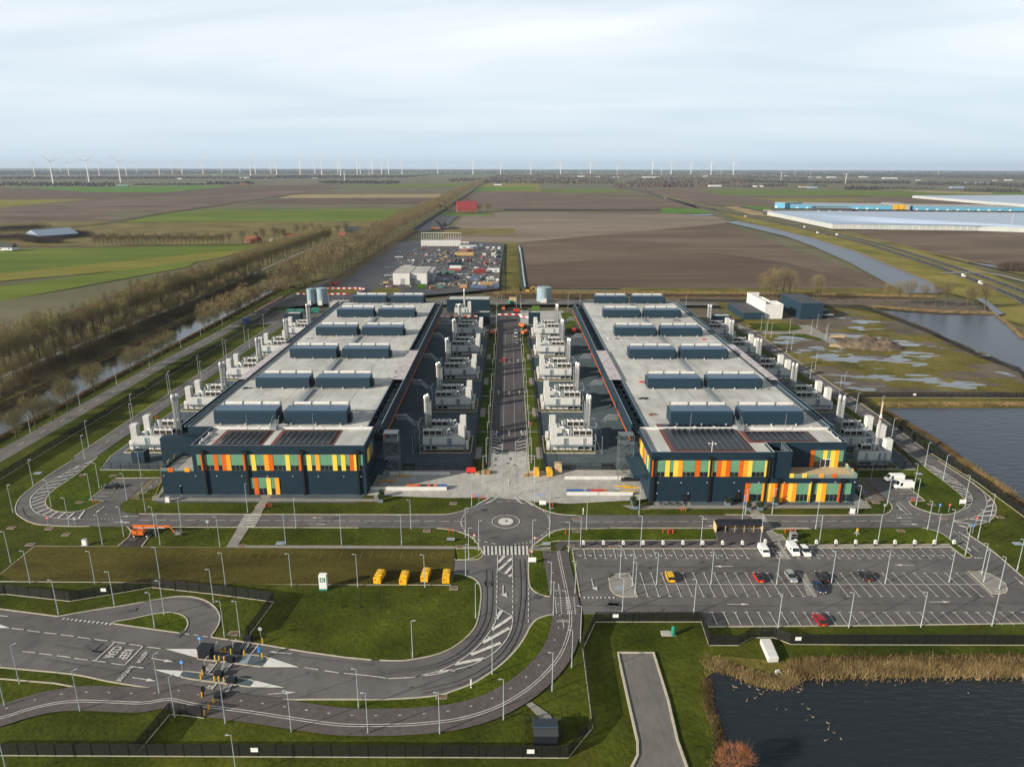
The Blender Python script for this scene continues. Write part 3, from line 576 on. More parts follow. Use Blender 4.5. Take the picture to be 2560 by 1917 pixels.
for x in (-2.0, 2.2): dashes([(x, 192),(x,222)], 3, 2.5, .12)
for x in (-4.4, .1, 4.5):
    for y in (237, 285, 337): arrow((x,y),(x,y+6), w=.25, hw=.55, hl=.4)
arrow((0,196),(0,201), w=.3, hw=.6)
for sx in (-1, 1):
    X0, X1 = sx*6.1, sx*2.2
    line((X0,222),(X0,243), .2); mk_.strip([(X0,243),(X1*1.05,230),(X1,222)], .2, MZ, 'paint')
    for i in range(7):
        y = 221+i*3.0; xe = X0+(X1-X0)*min(1, max(.12, (243-y)/13.)); line((X0,y),(xe,y-2.6*abs(xe-X0)/4), .45)
    mk_.strip(smooth([(X0,222),(sx*5.4,212),(sx*6.1,205)], 4), .15, MZ, 'paint')
lines('p805,450 935,378 870,440 955,400 1085,378 1195,455 1070,400 1120,440', .5); lines('p890,350 970,405 1125,350 1070,400', .15)
# roundabout
rc = (-.8, 173.2)
def ring_(r, w, a0=0, a1=360, on=None, off=None):
    pts = [(rc[0]+r*math.cos(R(t)), rc[1]+r*math.sin(R(t))) for t in range(int(a0), int(a1)+1, 6)]
    dashes(pts, on, off, w) if on else mk_.strip(pts, w, MZ, 'paint')
ring_(3.7, .2); mk_.poly([(rc[0]+2.1*math.cos(R(t)), rc[1]+2.1*math.sin(R(t))) for t in range(0,360,15)], MZ, 'paint')
mk_.poly([(rc[0]+.15+.4*math.cos(R(t)), rc[1]+.3+.4*math.sin(R(t))) for t in range(0,360,45)], MZ+.004, 'black')
ring_(12.1, .22, 150, 195, .9, .5); ring_(12.1, .22, 205, 260, 1.2, .8); ring_(12.1, .22, -60, -15, 1.2, .8); ring_(12.1, .22, -12, 35, .9, .5); ring_(12.1, .15, 60, 120, 1.5, 1)
teeth('p690,565 725,645', 6, .4); teeth('p1190,705 1060,722', 5, .4); teeth('p1322,600 1300,510', 5, .4)
zebra(P('h678,135 1000,135 680,196 1003,196'), 12, .55); zebra(P('a1690,374 1640,462 1808,380 1755,467'), 8, .5); zebra(P('e1742,330 1870,450 1880,330 1965,452'), 8, .5)
ol = P('h783,200 887,200 887,360 783,300'); mk_.strip(ol+[ol[0]], .18, MZ, 'paint'); lines('h832,203 786,250 886,215 792,300 886,270 838,325 886,330 860,345', .75)
for s_ in ('h780,305 777,552', 'h888,368 888,612', 'h998,418 996,660'): dashes(P(s_), 1.2, .8, .18)
rc1 = smooth(P('h888,618 885,670 865,740 820,810 760,870 680,920 590,960 480,990 350,1020 200,1040 0,1050 o1400,975 1300,960 1130,943'), 4); lc1 = smooth(P('h775,553 772,640 750,690 690,780 600,870 480,950 350,1005 200,1038'), 4)
mk_.strip(rc1, .2, MZ, 'paint'); mk_.strip(lc1, .2, MZ, 'paint'); lines('h775,553 888,618', .2)
lines('h812,580 772,640 885,620 742,716 866,700 682,802 806,802 600,884 690,910 488,950', .8); lines('h492,991 356,1001 290,1028 215,1036', .5); lines('m1685,375 1762,387 1795,392 1875,404', .2)
d1 = 'a80,1163 165,1172 190,1178 278,1189 305,1193 392,1202 420,1207 510,1218 538,1222 628,1236 655,1239 745,1250 777,1255 866,1268 895,1273 985,1285 1018,1292 1110,1303 a155,1322 242,1331 272,1336 362,1347 395,1352 488,1363 515,1369 606,1382 640,1385 732,1397 770,1405 860,1417 900,1425 990,1437 0,1075 58,1082'
lines(d1, .2); lines('a790,1262 660,1382 985,1288 862,1415 1500,1395 1435,1475 1495,1540 1430,1628 1788,1272 1730,1342', .22); lines('K1535,720 1612,735 1690,742 1765,755 1843,765 1925,780', .2)
for s_ in ('m915,272 1122,272 1098,285 1086,320', 'm1492,318 1655,373 1452,373', 'm845,385 1012,393 990,427', 'm1412,446 1576,486 1384,483', 'm-60,120 0,136 58,156 -60,158'): mk_.poly(P(s_), MZ, 'white')
for s_ in ('a1045,1370 1197,1395','a915,1503 1078,1527','a2015,1340 1855,1323','a1850,1618 2045,1603','a955,390 837,390','a785,432 905,434','a2230,400 2150,400','a2130,443 2230,445','e1450,360 1292,360','e1312,422 1420,424','f1180,350 1020,350','f1070,404 1242,412','e1592,797 1412,797','e1538,1145 1747,1145','f1200,785 1014,785','f1340,1125 1536,1123','o925,27 1020,28','f2120,893 2208,970'): arr(s_)
lines('h822,405 820,462 e290,915 308,985', .25); arr('h818,458 852,488', hl=.8, hw=.8, w=.4); arr('e305,980 345,1022', hl=.8, hw=.8, w=.4); arr('f1640,575 1722,660'); arr('a720,322 660,368'); arr('f1035,225 1085,288'); arr('w1565,712 1690,790', w=.3)
lines('w1510,700 1580,755 1600,775 1670,832 1695,850 1765,910 1605,815 1640,850 w970,415 1103,540 950,432 1060,545 1440,640 1470,655', .18); lines('n1245,1130 1360,1165 1300,1210 1420,1258', .2)
teeth('a785,1130 432,1090', 12, .55); teeth('a790,410 565,410', 9, .3); teeth('e510,1078 205,1078', 8, .5); teeth('w1040,543 900,543', 4, .35); teeth('w1800,965 1710,965', 3, .5); teeth('D1860,1020 1960,1020', 2, .4)
ho = smooth(P('a640,4 520,55 420,110 330,160 255,215 215,260 208,300 220,335 260,370 340,395 440,408 560,408'), 4); mk_.strip(ho, .2, MZ, 'paint')
lines('a583,352 540,408 515,363 465,405 450,365 397,405 400,358 342,395 362,350 290,383 335,335 255,365 318,312 225,340 308,288 215,318 305,262 215,295 320,238 225,268 345,215 250,232 385,187 280,205 425,160 320,180 465,130 355,155 510,100 400,122 550,72 435,98 590,42 480,72 625,15 520,50', .5)
for s_ in ('w1160,0 1320,75 1500,170 1620,270 1690,350 1700,400 1680,450 1620,495','w1700,220 1800,310 1840,390 1840,460 1800,520 1700,575 1600,595 1510,603 1650,670'): mk_.strip(smooth(P(s_), 4), .18, MZ, 'paint')
lines('w1180,15 1340,80 1235,50 1400,120 1275,92 1460,150 1325,132 1510,186 1380,167 1560,225 1425,202 1602,256 1500,258 1640,296 1540,292 1665,327 1582,327 1688,365 1630,367 1700,387 1642,402 1702,417 1642,435 1690,442 1840,415 1882,390 1836,466 1910,446 1802,516 1926,498 1732,556 1916,548 1642,581 1850,605 1512,603 1700,638 1562,650 1655,671', .5)
lines('f1120,318 1180,318 1210,320 1250,320 1285,378 1315,382 1340,384 1380,386 a725,372 740,378', .15)
# parking rows
xs = P1('e218,640')[0]
i = 0
while xs+i*2.5 < 111:
    x = xs+i*2.5; i += 1
    if 61 < x < 65.5: continue
    line((x,159),(x,154.2)); line((x-.45,154.2),(x+.45,154.2), .2)
    c_ = (x+1.25 if x > 65 else x-1.25, 155.6)
    mk_.strip([(c_[0]+.1+.33*math.cos(R(t)), c_[1]+.33*math.sin(R(t))) for t in range(-150, 121, 30)], .15, MZ, 'paint'); line((c_[0]-.75,c_[1]+.3),(c_[0]-.25,c_[1]+.12), .16); line((c_[0]-.2,c_[1]),(c_[0]+.35,c_[1]+.02), .14)
xs = P1('e740,862')[0]
for i in range(33):
    x = xs+i*2.5
    if x > 109 or 71 < x < 74: continue
    for q in (147.7, 138.1): line((x-.4,q),(x+.4,q), .2)
    line((x,147.7),(x,138.1))
line((28.8,142.9),(71,142.9)); line((73.5,142.9),(110,142.9))
for i in range(44):
    x = 43.9+i*2.5; line((x,132.2),(x,127.7)); line((x-.45,132.2),(x+.45,132.2), .2)
lines('a785,150 872,150 745,197 830,200 690,228 780,228 648,252 748,254 w940,298 1095,297 985,335 1140,335 1030,372 1190,372', .15)
# faint bay lines in the old car park
for i in range(42):
    x = -114+i*2.5
    if random.random() < .8 and x < -16: mk_.strip([(x,157.5),(x,154)], .09, MZ, 'crop_olive')
    if random.random() < .5 and x < -45: mk_.strip([(x,147.5),(x,144.5)], .08, MZ, 'crop_olive')
# yellow hatched disabled bays
def yhatch(cor, n, mb):
    a, b_, c_, d_ = P(cor)      # a-b one side, d-c the other
    for i in range(n+1):
        t = i/n; line(lerp(a,b_,t), lerp(d_,c_,t), .14, 'paint_yellow')
    line(a, b_, .14, 'paint_yellow'); line(d_, c_, .14, 'paint_yellow')
yhatch('a885,272 1035,128 1120,128 1060,272', 4, None); yhatch('a885,272 1035,128 1065,130 925,275', 12, None); yhatch('w575,192 660,408 855,405 640,195', 4, None); yhatch('w640,195 855,405 800,405 600,195', 12, None)
for s_ in ('a950,265','a1000,225','a1035,187','a1075,150','w600,262','w640,318','w690,372'):
    c_ = P1(s_); mk_.strip([(c_[0]+.4*math.cos(R(t)), c_[1]+.4*math.sin(R(t))) for t in range(-160, 100, 30)], .13, MZ, 'paint'); line((c_[0]-.1,c_[1]+.3),(c_[0],c_[1]+1), .16)
# cycle path lines: a double edge line and short marks
for o_ in (-.55, -1.05): mk_.strip(offs(cyc, o_), .13, cz+.004, 'paint')
for x, y, h in along(offs(cyc, 1.5), 4.2): mk_.strip([(x,y),(x+.45*math.cos(h), y+.45*math.sin(h))], .16, cz+.004, 'paint')
mkz = MZ; MZ = cz+.008
for s_ in ('h1180,490 1190,600','h1217,490 1225,600','h1255,490 1266,600','h1268,490 1280,600','h1310,490 1320,600'): dashes(P(s_), .55, .4, .18)
lines('h1203,398 1216,480 h1234,640 1241,705', .14)
for s_ in ('h1190,443','h1228,443','h1213,653','h1252,653'):     # bicycle signs
    x, y = P1(s_)
    for dx in (-.4, .4): mk_.strip([(x+dx+.28*math.cos(R(t)), y-.2+.28*math.sin(R(t))) for t in range(0,361,40)], .09, MZ, 'paint')
    for a, b_ in (((-.4,-.2),(-.1,.35)),((-.1,.35),(.35,.3)),((.35,.3),(.4,-.2)),((0,-.2),(.3,.3))): mk_.strip([(x+a[0],y+a[1]),(x+b_[0],y+b_[1])], .08, MZ, 'paint')
MZ = mkz
stru(mk_, 'road_marking')
# words on the entrance lanes, read by drivers coming in from the left
def words(txt, centre, head, w, h):
    cu = bpy.data.curves.new('word', 'FONT'); cu.body = txt; cu.size = 1; cu.align_x = 'CENTER'; cu.align_y = 'CENTER'; cu.offset = .018; cu.resolution_u = 3
    t = bpy.data.objects.new('t', cu); C.objects.link(t); bpy.context.view_layer.update()
    me = bpy.data.meshes.new_from_object(t); C.objects.unlink(t); bpy.data.objects.remove(t)
    xs = [v.co.x for v in me.vertices]; ys = [v.co.y for v in me.vertices]
    sx, sy = w/(max(xs)-min(xs)), h/(max(ys)-min(ys)); mx_, my_ = (max(xs)+min(xs))/2, (max(ys)+min(ys))/2
    for v in me.vertices: v.co.x = (v.co.x-mx_)*sx; v.co.y = (v.co.y-my_)*sy
    me.materials.append(M['paint']); o = bpy.data.objects.new('road_marking', me); C.objects.link(o)
    o.location = (*centre, MZ+.01); o.rotation_euler = (0,0,head); return tag(o, kind='structure')
def word_between(txt, s, h, flip=0):
    a, b_ = P(s); d = (b_[0]-a[0], b_[1]-a[1]); words(txt, lerp(a,b_,.5), math.atan2(d[1], d[0]), math.hypot(*d), h)
word_between('CLEAR', 'a820,1290 745,1370', 1.9); word_between('KEEP', 'a895,1310 842,1378', 1.9)
word_between('VISITOR', 'a1015,1322 950,1405', .9); word_between('EMPLOYEE', 'a905,1432 815,1530', .9)
word_between('STOP', 't455,735 325,890', 1.0); word_between('STOP', 't440,1240 310,1390', 1.0)
# tyre marks and tarred repairs
tk = MB(); TZ = MZ-.006
def mark(s, w, mt='tyre_mark'): tk.strip(smooth(P(s), 4), w, TZ, mt)
for s_ in ('h700,300 705,480 690,640 610,780 480,890 300,960 50,985','h740,300 745,480 722,650 640,790 500,905 310,975 50,1000','h930,230 940,420 925,600 890,740 800,880 660,990 480,1070 250,1125','h965,230 975,420 958,610 920,760 830,900 690,1010 500,1095 260,1150','o1300,890 900,845 600,800','m300,250 700,310 1050,345','m250,330 650,395 900,430','p0,585 300,587 620,588','p1380,590 2200,594','a150,330 170,380 260,425 420,435','w1600,170 1790,310 1880,440 1830,530 1700,590','e250,1150 900,1155 2000,1160','e250,790 900,800 2000,805','f200,1150 1200,1140 2200,1130','K800,170 1300,130 1700,150 1950,280'): mark(s_, .3)
for s_, w in (('h690,395 745,390',2.2),('h1040,470 1080,490',1.6),('m480,245 545,262',2.2),('m500,290 560,300',1.5),('K1430,720 1490,730',2.4),('K560,320 700,300',1.2),('e430,1155 560,1165',2.),('e1300,1215 1450,1290',2.4),('f1900,1145 1990,1180',1.),('f2080,1235 2200,1240',1.4),('h1550,520 1620,530',2.),('o1790,360 1800,330',1.),('a2300,400 2330,402',1.),('p830,490 870,480',1.2),('K100,960 130,1000',1.5),('a900,560 960,520',2.)): mark(s_, w, 'tar_patch')
for s_ in ('e740,1075 2200,1070','e660,858 2200,856'): mark(s_, .3, 'tar_patch')
stru(tk, 'road_marking')
# the barrier plates set in the road carry small lettering between white lines
pl_ = MB()
for s_ in ('t1210,215 1350,230 1190,490 1040,470', 't810,700 950,710 745,970 605,950', 't815,1185 950,1195 745,1500 605,1460'):
    q = P(s_); pl_.poly(q, MZ+.02, 'asphalt_dark')
    for t in (0, .28, .62, 1): pl_.strip([lerp(q[0],q[1],t), lerp(q[3],q[2],t)], .11, MZ+.03, 'paint')
    for k in range(9):
        t = (k+.5)/9; pl_.strip([lerp(lerp(q[0],q[3],t), lerp(q[1],q[2],t), .70), lerp(lerp(q[0],q[3],t), lerp(q[1],q[2],t), .93)], .15, MZ+.03, 'paint')
stru(pl_, 'road_marking')
# ================================================================ BUILDINGS
COL = {'G':'green_glass','R':'orange_red','O':'orange','Y':'yellow'}
def facade(root, crop, spec, ytop, ybot, Y, zw=.34, kind='front'):
    """coloured cladding and glazing read off the photograph along the plane Y; spec: 'G a b n' ..."""
    top = V[crop]; out_ = []
    zt = atY(top[0]+top[2]*700, top[1]+top[2]*ytop, Y)[1]; zb = atY(top[0]+top[2]*700, top[1]+top[2]*ybot, Y)[1]
    for it in spec.split(';'):
        c, a, b_, *n = it.split(); n = int(n[0]) if n else 1
        xa = atY(top[0]+top[2]*float(a), top[1]+top[2]*ytop, Y)[0]; xb = atY(top[0]+top[2]*float(b_), top[1]+top[2]*ytop, Y)[0]
        if c == 'G':
            for i in range(n):
                p, q = xa+(xb-xa)*i/n, xa+(xb-xa)*(i+1)/n; zs = zb+(zt-zb)*zw
                mb = MB().box(p, q, Y-.1, Y+.1, zb, zt, 'mullion'); mb.box(p+.05, q-.05, Y-.13, Y-.1, zs, zt-.04, 'green_glass'); mb.box(p+.05, q-.05, Y-.13, Y-.1, zb+(.25 if zw > .36 else .05), zs-.06, 'dark_glass')
                if zw > .36: mb.box(p+.05, q-.05, Y-.13, Y-.1, zb+.02, zb+.22, 'green_glass')
                mb.build('window', root)
        else:
            MB().box(xa, xb, Y-.2, Y+.1, zb, zt, COL[c]).build('cladding_panel', root)
    return zb, zt
def hall(x0, x1, root, side):
    """data hall between x0 and x1; side +1: the central avenue lies towards +X"""
    y0, y1 = 206., 419.; z = 14.7
    inn = 4.2   # width of the pipe gallery on the avenue side
    gx0, gx1 = (x1-inn, x1) if side > 0 else (x0, x0+inn)
    ox0, ox1 = (x0, x0+2.4) if side > 0 else (x1-2.4, x1)
    rx0, rx1 = (ox1, gx0) if side > 0 else (gx1, ox0)
    b = MB(); b.box(rx0, rx1, y0, y1, 0, z-.4, 'navy'); b.build('wall', root)
    b = MB().box(rx0+.35, rx1-.35, y0+.35, y1-.35, z-.4, z, 'roof_membrane')
    for x in (rx0+(rx1-rx0)*k/5 for k in range(1,5)): b.box(x-.04, x+.04, y0+.5, y1-.5, z, z+.03, 'steel')
    for k in range(1, 12): b.box(rx0+.4, rx1-.4, y0+k*17.6, y0+k*17.6+.07, z, z+.02, 'concrete')
    b.build('roof', root)
    b = MB()
    for u, v in ((rx0, rx0+.35), (rx1-.35, rx1)): b.box(u, v, y0, y1, z-.4, 15.2, 'navy', 'pipe_grey')
    for u, v in ((y0, y0+.35), (y1-.35, y1)): b.box(rx0+.35, rx1-.35, u, v, z-.4, 15.2, 'navy', 'pipe_grey')
    b.build('parapet', root)
    # gallery: cantilevered open trench full of pipes
    b = MB(); gi, go = (gx0, gx1) if side > 0 else (gx1, gx0); ot = sorted((go, go-side*.35))
    b.box(*ot, y0+2, y1, 9.6, 15.5, 'navy', 'pipe_grey'); b.box(*sorted((gi, go-side*.35)), y0+2, y1, 9.6, 11.5, 'black')
    for k in range(36): b.box(*sorted((gi, go-side*.35)), y0+4+k*6., y0+4.3+k*6., 14.4, 14.7, 'navy_dark')
    for k in (.7, 1.5, 2.4): b.tube((gi+side*k, y0+3, 12.2), (gi+side*k, y1-1, 12.2), .3, n=6, mt='pipe_grey')
    b.build('pipe_gallery', root)
    b = MB().box(*sorted((go+side*.02, go+side*.1)), y0+4, y0+4, 0, 0, 'orange_red') if 0 else MB()
    n = 10
    for k in range(n): b.box(*sorted((go, go+side*.12)), y0+2+k*21.1, y0+2+k*21.1+20.2, 9.9, 10.35, 'orange_red')
    b.build('orange_trim', root)
    b = MB(); b.box(*sorted((ox0 if side > 0 else ox1, (ox0+.3) if side > 0 else ox1-.3)), y0+1, y1, 0, 15.4, 'navy', 'pipe_grey'); b.box(ox0+.3, ox1-.3, y0+1, y1, 0, 12.6, 'navy_dark')
    b.tube(((ox0+ox1)/2, y0+1, 14.9), ((ox0+ox1)/2, y1, 14.9), .28, n=6, mt='pipe_grey'); b.build('service_trench', root)
    # tarpaulin roof piece over the middle of each trench
    for (u, v, yy) in (((gx0-.2, gx1+.1, (256, 277, 300))), ((ox0-.1, ox1+.5, (256, 280, 312)))):
        b = MB()
        for p, q in zip(yy, yy[1:]): b.box(u, v, p, q-.3, 15.52, 15.68, 'tarp')
        b.build('trench_cover', root)
    # rooftop air-handling houses, six rows of two
    xa, xb = (50.6, 92.) if side < 0 else (-92., -50.6)
    for r in range(6):
        yf = (209., 247., 289., 331., 374.3, 416.)[r]; zt = (19.2, 18.6, 18.9, 18.9, 19., 19.)[r]; d = 6.2
        for h in (0, 1):
            a = xa+h*(xb-xa)*.53; e = a+(xb-xa)*.47; yb = yf+d
            if r == 5: yb = yf+5
            b = MB(); ch = 1.1
            pr = [(yf, 15.0), (yf, zt-.5), (yf+.5, zt), (yb-.2, zt), (yb, zt-.2), (yb, 15.0)]
            n_ = len(pr); b.add([(a, y, q) for y, q in pr]+[(e, y, q) for y, q in pr], [(i, i+1, n_+i+1, n_+i) for i in range(n_-1)]+[tuple(range(n_-1,-1,-1)), tuple(range(n_, 2*n_))], 'navy_ribbed')
            b.box(a+.2, e-.2, yf+.55, yb-.3, zt, zt+.03, 'blue_roof')
            ah = b.build('air_handler', root)
            t = MB()
            t.box(e, e+.9, yf+1.5, yf+4.5, 15., 17.4, 'black')
            for k in range(3):
                x = a+1.+(e-a-1.5)*k/3; t.tube((x+.2, yb+.9, zt+.25), (x+(e-a-1.5)/3-.3, yb+.9, zt+.25), .55, n=8, mt='white')
            for k in range(4): x = a+1.+(e-a-1.5)*k/3-.05; t.box(x-.06, x+.06, yb+.3, yb+1.5, 15., zt+.95, 'steel')
            t.build('vent_duct', ah)
            t = MB()
            for k in range(3): x = a+2+(e-a-4)*k/2; MB().box(x-.12, x+.12, yf-.5, yf-.02, 14.7, 15.3, 'white').build('bracket', ah)
            pass
        # walkway between the two columns
        if r < 5:
            xm = (xa+xb)/2; ya, yb2 = yf+7.5, (247., 289., 331., 374.3, 416.)[r]-1
            b = MB().box(xm-.9, xm+.9, ya, yb2, 15.15, 15.22, 'galv')
            for s_ in (-1, 1):
                b.box(xm+s_*.9-.03, xm+s_*.9+.03, ya, yb2, 16.05, 16.1, 'galv'); b.box(xm+s_*.9-.03, xm+s_*.9+.03, ya, yb2, 15.6, 15.64, 'galv')
                for k in range(int((yb2-ya)/2)): b.box(xm+s_*.9-.03, xm+s_*.9+.03, ya+k*2, ya+k*2+.06, 14.7, 16.05, 'galv')
            b.build('roof_walkway', root)
    return rx0, rx1
def solar(root, s, z=15.05):
    q = P(s, z); b = MB(); xa = min(p[0] for p in q); xb = max(p[0] for p in q); ya = min(p[1] for p in q); yb = max(p[1] for p in q)
    b.box(xa-1.1, xb+1.1, ya-1, yb+1.1, 14.72, 14.76, 'red_membrane'); b.build('red_roof_mat', root)
    n = int((xb-xa)/1.75)
    for i in range(n):
        u = xa+(xb-xa)*i/n; w = (xb-xa)/n; m_ = MB(); m_.add([(u+.05,ya,14.85),(u+w-.1,ya,15.12),(u+w-.1,yb,15.12),(u+.05,yb,14.85)], [(0,1,2,3)], 'solar'); m_.box(u+w-.08, u+w-.02, ya, yb, 15.0, 15.14, 'steel')
        for k in range(1, 4): y = ya+(yb-ya)*k/4; m_.box(u+.05, u+w-.1, y-.03, y+.03, 14.83, 14.84, 'steel')
        m_.build('solar_panel', root)
def post(root, x, Y, z0=0., zt=13.9):
    MB().box(x-.28, x+.28, Y-.55, Y-.02, z0, zt, 'black').box(x-.6, x+.6, Y-.8, Y-.02, zt-.5, zt, 'black').build('drainpipe', root)
def wall_lights(root, s, Y, zz_):
    for q in px(s):
        x, z = atY(*q, Y); MB().box(x-.14, x+.14, Y-.38, Y-.12, z-.06, z+.06, 'head_lamp').box(x-.05, x+.05, Y-.12, Y, z-.05, z+.05, 'steel').build('wall_lamp', root)
def door(root, s, Y, mt='black'):
    (xa, zt), (xb, zb) = (atY(*q, Y) for q in px(s)); MB().box(xa, xb, Y-.25, Y-.02, 0.02, zt, 'navy_dark').box(xa+.12, xb-.12, Y-.28, Y-.25, .1, zt-.12, mt).build('door', root)

# ---- left building
YA = 190.; A = empty('data_centre_building', (-70, 190, 0), 0, 'left dark blue data centre hall with square-cornered striped office front', 'building', 'data centre buildings'); AI = Matrix.Translation((70,-190,0))
hall(-101.6, -39.4, A, +1)
b = MB().box(-91.4, -41.6, YA, 205.6, 0, 14.2, 'navy'); b.build('office_wall', A)
MB().box(-91.1, -41.9, YA+.3, 205.3, 14.2, 14.6, 'roof_membrane').build('office_roof', A)
b = MB(); b.box(-91.4, -41.6, YA, YA+.3, 14.2, 15.4, 'navy', 'pipe_grey'); b.box(-91.4, -91.1, YA+.3, 205.6, 14.2, 15.4, 'navy', 'pipe_grey'); b.box(-41.9, -41.6, YA+.3, 205.6, 14.2, 15.4, 'navy', 'pipe_grey'); b.box(-91.1, -41.9, 205.3, 205.6, 14.2, 15.4, 'white'); b.build('office_parapet', A)
MB().box(-101, -91.4, YA, 202.5, 0, 6.7, 'navy').build('terrace_wall', A); MB().box(-100.8, -91.4, YA+.2, 202.3, 6.7, 6.9, 'concrete').build('terrace_floor', A)
b = MB(); b.box(-101, -91.4, YA, YA+.12, 6.7, 7.4, 'navy'); b.box(-101, -100.88, YA+.12, 202.5, 6.7, 7.4, 'navy'); b.box(-101, -91.4, YA+.02, YA+.06, 7.4, 8.4, 'rail_glass'); b.box(-100.98, -100.94, YA+.1, 202.5, 7.4, 8.4, 'rail_glass'); b.build('balustrade', A)
for s_, c in (('B168,690','O'),('B320,690','O')): x = atY(*px(s_)[0], YA)[0]; MB().box(x-.75, x+.75, YA-.12, YA+.0, 7.2, 8.45, 'orange' if s_[1:4] == '320' else 'orange_red').build('railing_panel', A)
for y, c in ((191.2,'orange_red'),(195.5,'yellow'),(199.6,'orange')): MB().box(-101.15, -101.02, y-.6, y+.6, 7.2, 8.5, c).build('railing_panel', A)
MB().box(-106.6, -91.5, 202.7, 205.9, 0, 12.6, 'navy').build('stair_block', A)
facade(A, 'B', 'G 408 442;R 442 485;G 485 562 2;R 562 602;G 602 638;R 638 680;O 680 720;G 722 833 3;R 833 876;G 876 910;Y 910 950;G 950 1028 2;O 1028 1070;R 1070 1112;G 1114 1226 3;Y 1226 1266;G 1268 1346 2;R 1346 1390;G 1390 1424;Y 1424 1465;G 1465 1502;O 1502 1543;G 1545 1660 3;Y 1660 1702;G 1704 1740;Y 1740 1780;G 1782 1818;R 1818 1858;Y 1858 1905;G 1905 1942', 575, 720, YA)
facade(A, 'B', 'G 905 935;R 935 976;G 978 1050 2;Y 1052 1092;G 1095 1128;O 1130 1170', 788, 948, YA, .42)
door(A, 'B1030,880 1058,945', YA, 'dark_glass'); door(A, 'B258,868 275,940', YA)
for x in ('B468,560','B862,560','B1380,560','B1890,560'): post(A, atY(*px(x)[0], YA)[0], YA)
wall_lights(A, 'B112,765 405,768 600,770 832,770 1067,772 1300,773 1535,773 1770,774 1930,774 265,860', YA, 0)
solar(A, 'B600,478 970,478 1085,350 715,350'); solar(A, 'B1155,478 1630,478 1680,350 1230,350')
for s_, Y_ in (('B885,340',204),('B1492,340',204)):
    x = atY(*px(s_)[0], 204)[0]; b = MB().tube((x,203.6,14.6),(x,203.6,20.4), .07, .04, 5, 'galv'); 
    for t in range(3): b.tube((x,203.6,15.6),(x+1.2*math.cos(t*2.1),203.6+1.2*math.sin(t*2.1),14.7), .04, n=4, mt='galv')
    b.build('lightning_rod', A)
b = MB()
for i in range(6): b.tube((-89.6, 192+i*1.6, 15), (-89.9, 193.4+i*1.6, 15.2+.4*math.sin(i*2)), .28, n=7, mt='steel_shiny')
b.build('roof_pipe', A)
for i, (y, c) in enumerate(((193.5,'yellow'),(195,'yellow'),(198.5,'orange_red'))):   # coloured strips on the shaded side
    MB().box(-41.6, -41.45, y, y+1.1, 8.6, 12.6, c).build('cladding_panel', A)
for i in range(4): MB().box(-41.6, -41.5, 196.2+i*1.1 if i < 2 else 199.8+(i-2)*1.1, 197.1+i*1.1 if i < 2 else 200.7+(i-2)*1.1, 8.6, 12.6, 'green_glass').build('window', A)
MB().box(-41.5, -37.4, 193.5, 204.8, 4.8, 5.3, 'navy').build('canopy', A)
b = MB().box(-73.2, -71.2, 204., 206.6, 14.7, 15.9, 'galv')
for k in range(9): b.box(-73, -71.2, 204.6+k*.35, 204.9+k*.35, 15+k*.22, 15.06+k*.22, 'galv')
for sx in (-73.1, -71.2): b.tube((sx, 204.4, 16), (sx, 207.8, 18.2), .05, n=4, mt='galv')
b.build('roof_stair', A)
for s_ in ('c-33,1135 0,0',): pass
for k in range(8):
    x = -90+k*6.3; MB().box(x, x+.7, 205.62, 205.8, 15.45, 15.6, 'head_lamp').build('wall_lamp', A)

# ---- right building
YB = 185.4; B_ = empty('data_centre_building', (70, 185, 0), 0, 'right dark blue data centre hall, its striped office front stepped back for a terrace', 'building', 'data centre buildings')
hall(38.2, 101.0, B_, -1)
MB().box(40.2, 75., YB, 205.6, 0, 14.2, 'navy').build('office_wall', B_); MB().box(75., 99., 193., 205.6, 0, 14.2, 'navy').build('office_wall', B_); MB().box(75., 99.3, YB, 192.97, 0, 7.4, 'navy').build('terrace_wall', B_)
b = MB().box(40.5, 74.7, YB+.3, 205.3, 14.2, 14.6, 'roof_membrane'); b.box(74.7, 98.7, 193.3, 205.3, 14.2, 14.6, 'roof_membrane'); b.build('office_roof', B_)
b = MB(); b.box(40.2, 75., YB, YB+.3, 14.2, 15.4, 'navy', 'pipe_grey'); b.box(40.2, 40.5, YB+.3, 205.6, 14.2, 15.4, 'navy', 'pipe_grey'); b.box(74.7, 75., YB+.3, 193., 14.2, 15.4, 'navy', 'white'); b.box(75., 99., 193., 193.3, 14.2, 15.4, 'navy', 'pipe_grey'); b.box(98.7, 99., 193.3, 205.6, 14.2, 15.4, 'navy', 'pipe_grey'); b.box(40.5, 98.7, 205.3, 205.6, 14.2, 15.4, 'white'); b.build('office_parapet', B_)
b = MB(); b.box(75., 80.3, YB+.6, YB+.9, 7.4, 15.4, 'navy', 'pipe_grey'); b.box(80., 80.3, YB+.9, 192.95, 7.4, 15.4, 'navy', 'pipe_grey'); b.box(75.02, 80., YB+.9, 192.95, 7.4, 11, 'navy_dark')
for k in range(5): b.box(79.2, 79.35, 187+k*1.2, 187.15+k*1.2, 11, 15.6, 'galv')
b.build('plant_enclosure', B_)
MB().box(80.35, 99.1, YB+.2, 192.9, 7.4, 7.6, 'pale_wood').build('terrace_floor', B_)
b = MB().box(80.35, 99.3, YB+.02, YB+.1, 7.4, 8.75, 'rail_glass'); b.box(99.2, 99.28, YB+.1, 193, 7.4, 8.75, 'rail_glass'); b.build('balustrade', B_)
for s_, c in (('A1450,398','yellow'),('A1572,398','yellow'),('A1733,397','orange'),('A1855,397','orange_red')): x = atY(*px(s_)[0], YB)[0]; MB().box(x-.62, x+.62, YB-.1, YB+.0, 7.6, 8.9, c).build('railing_panel', B_)
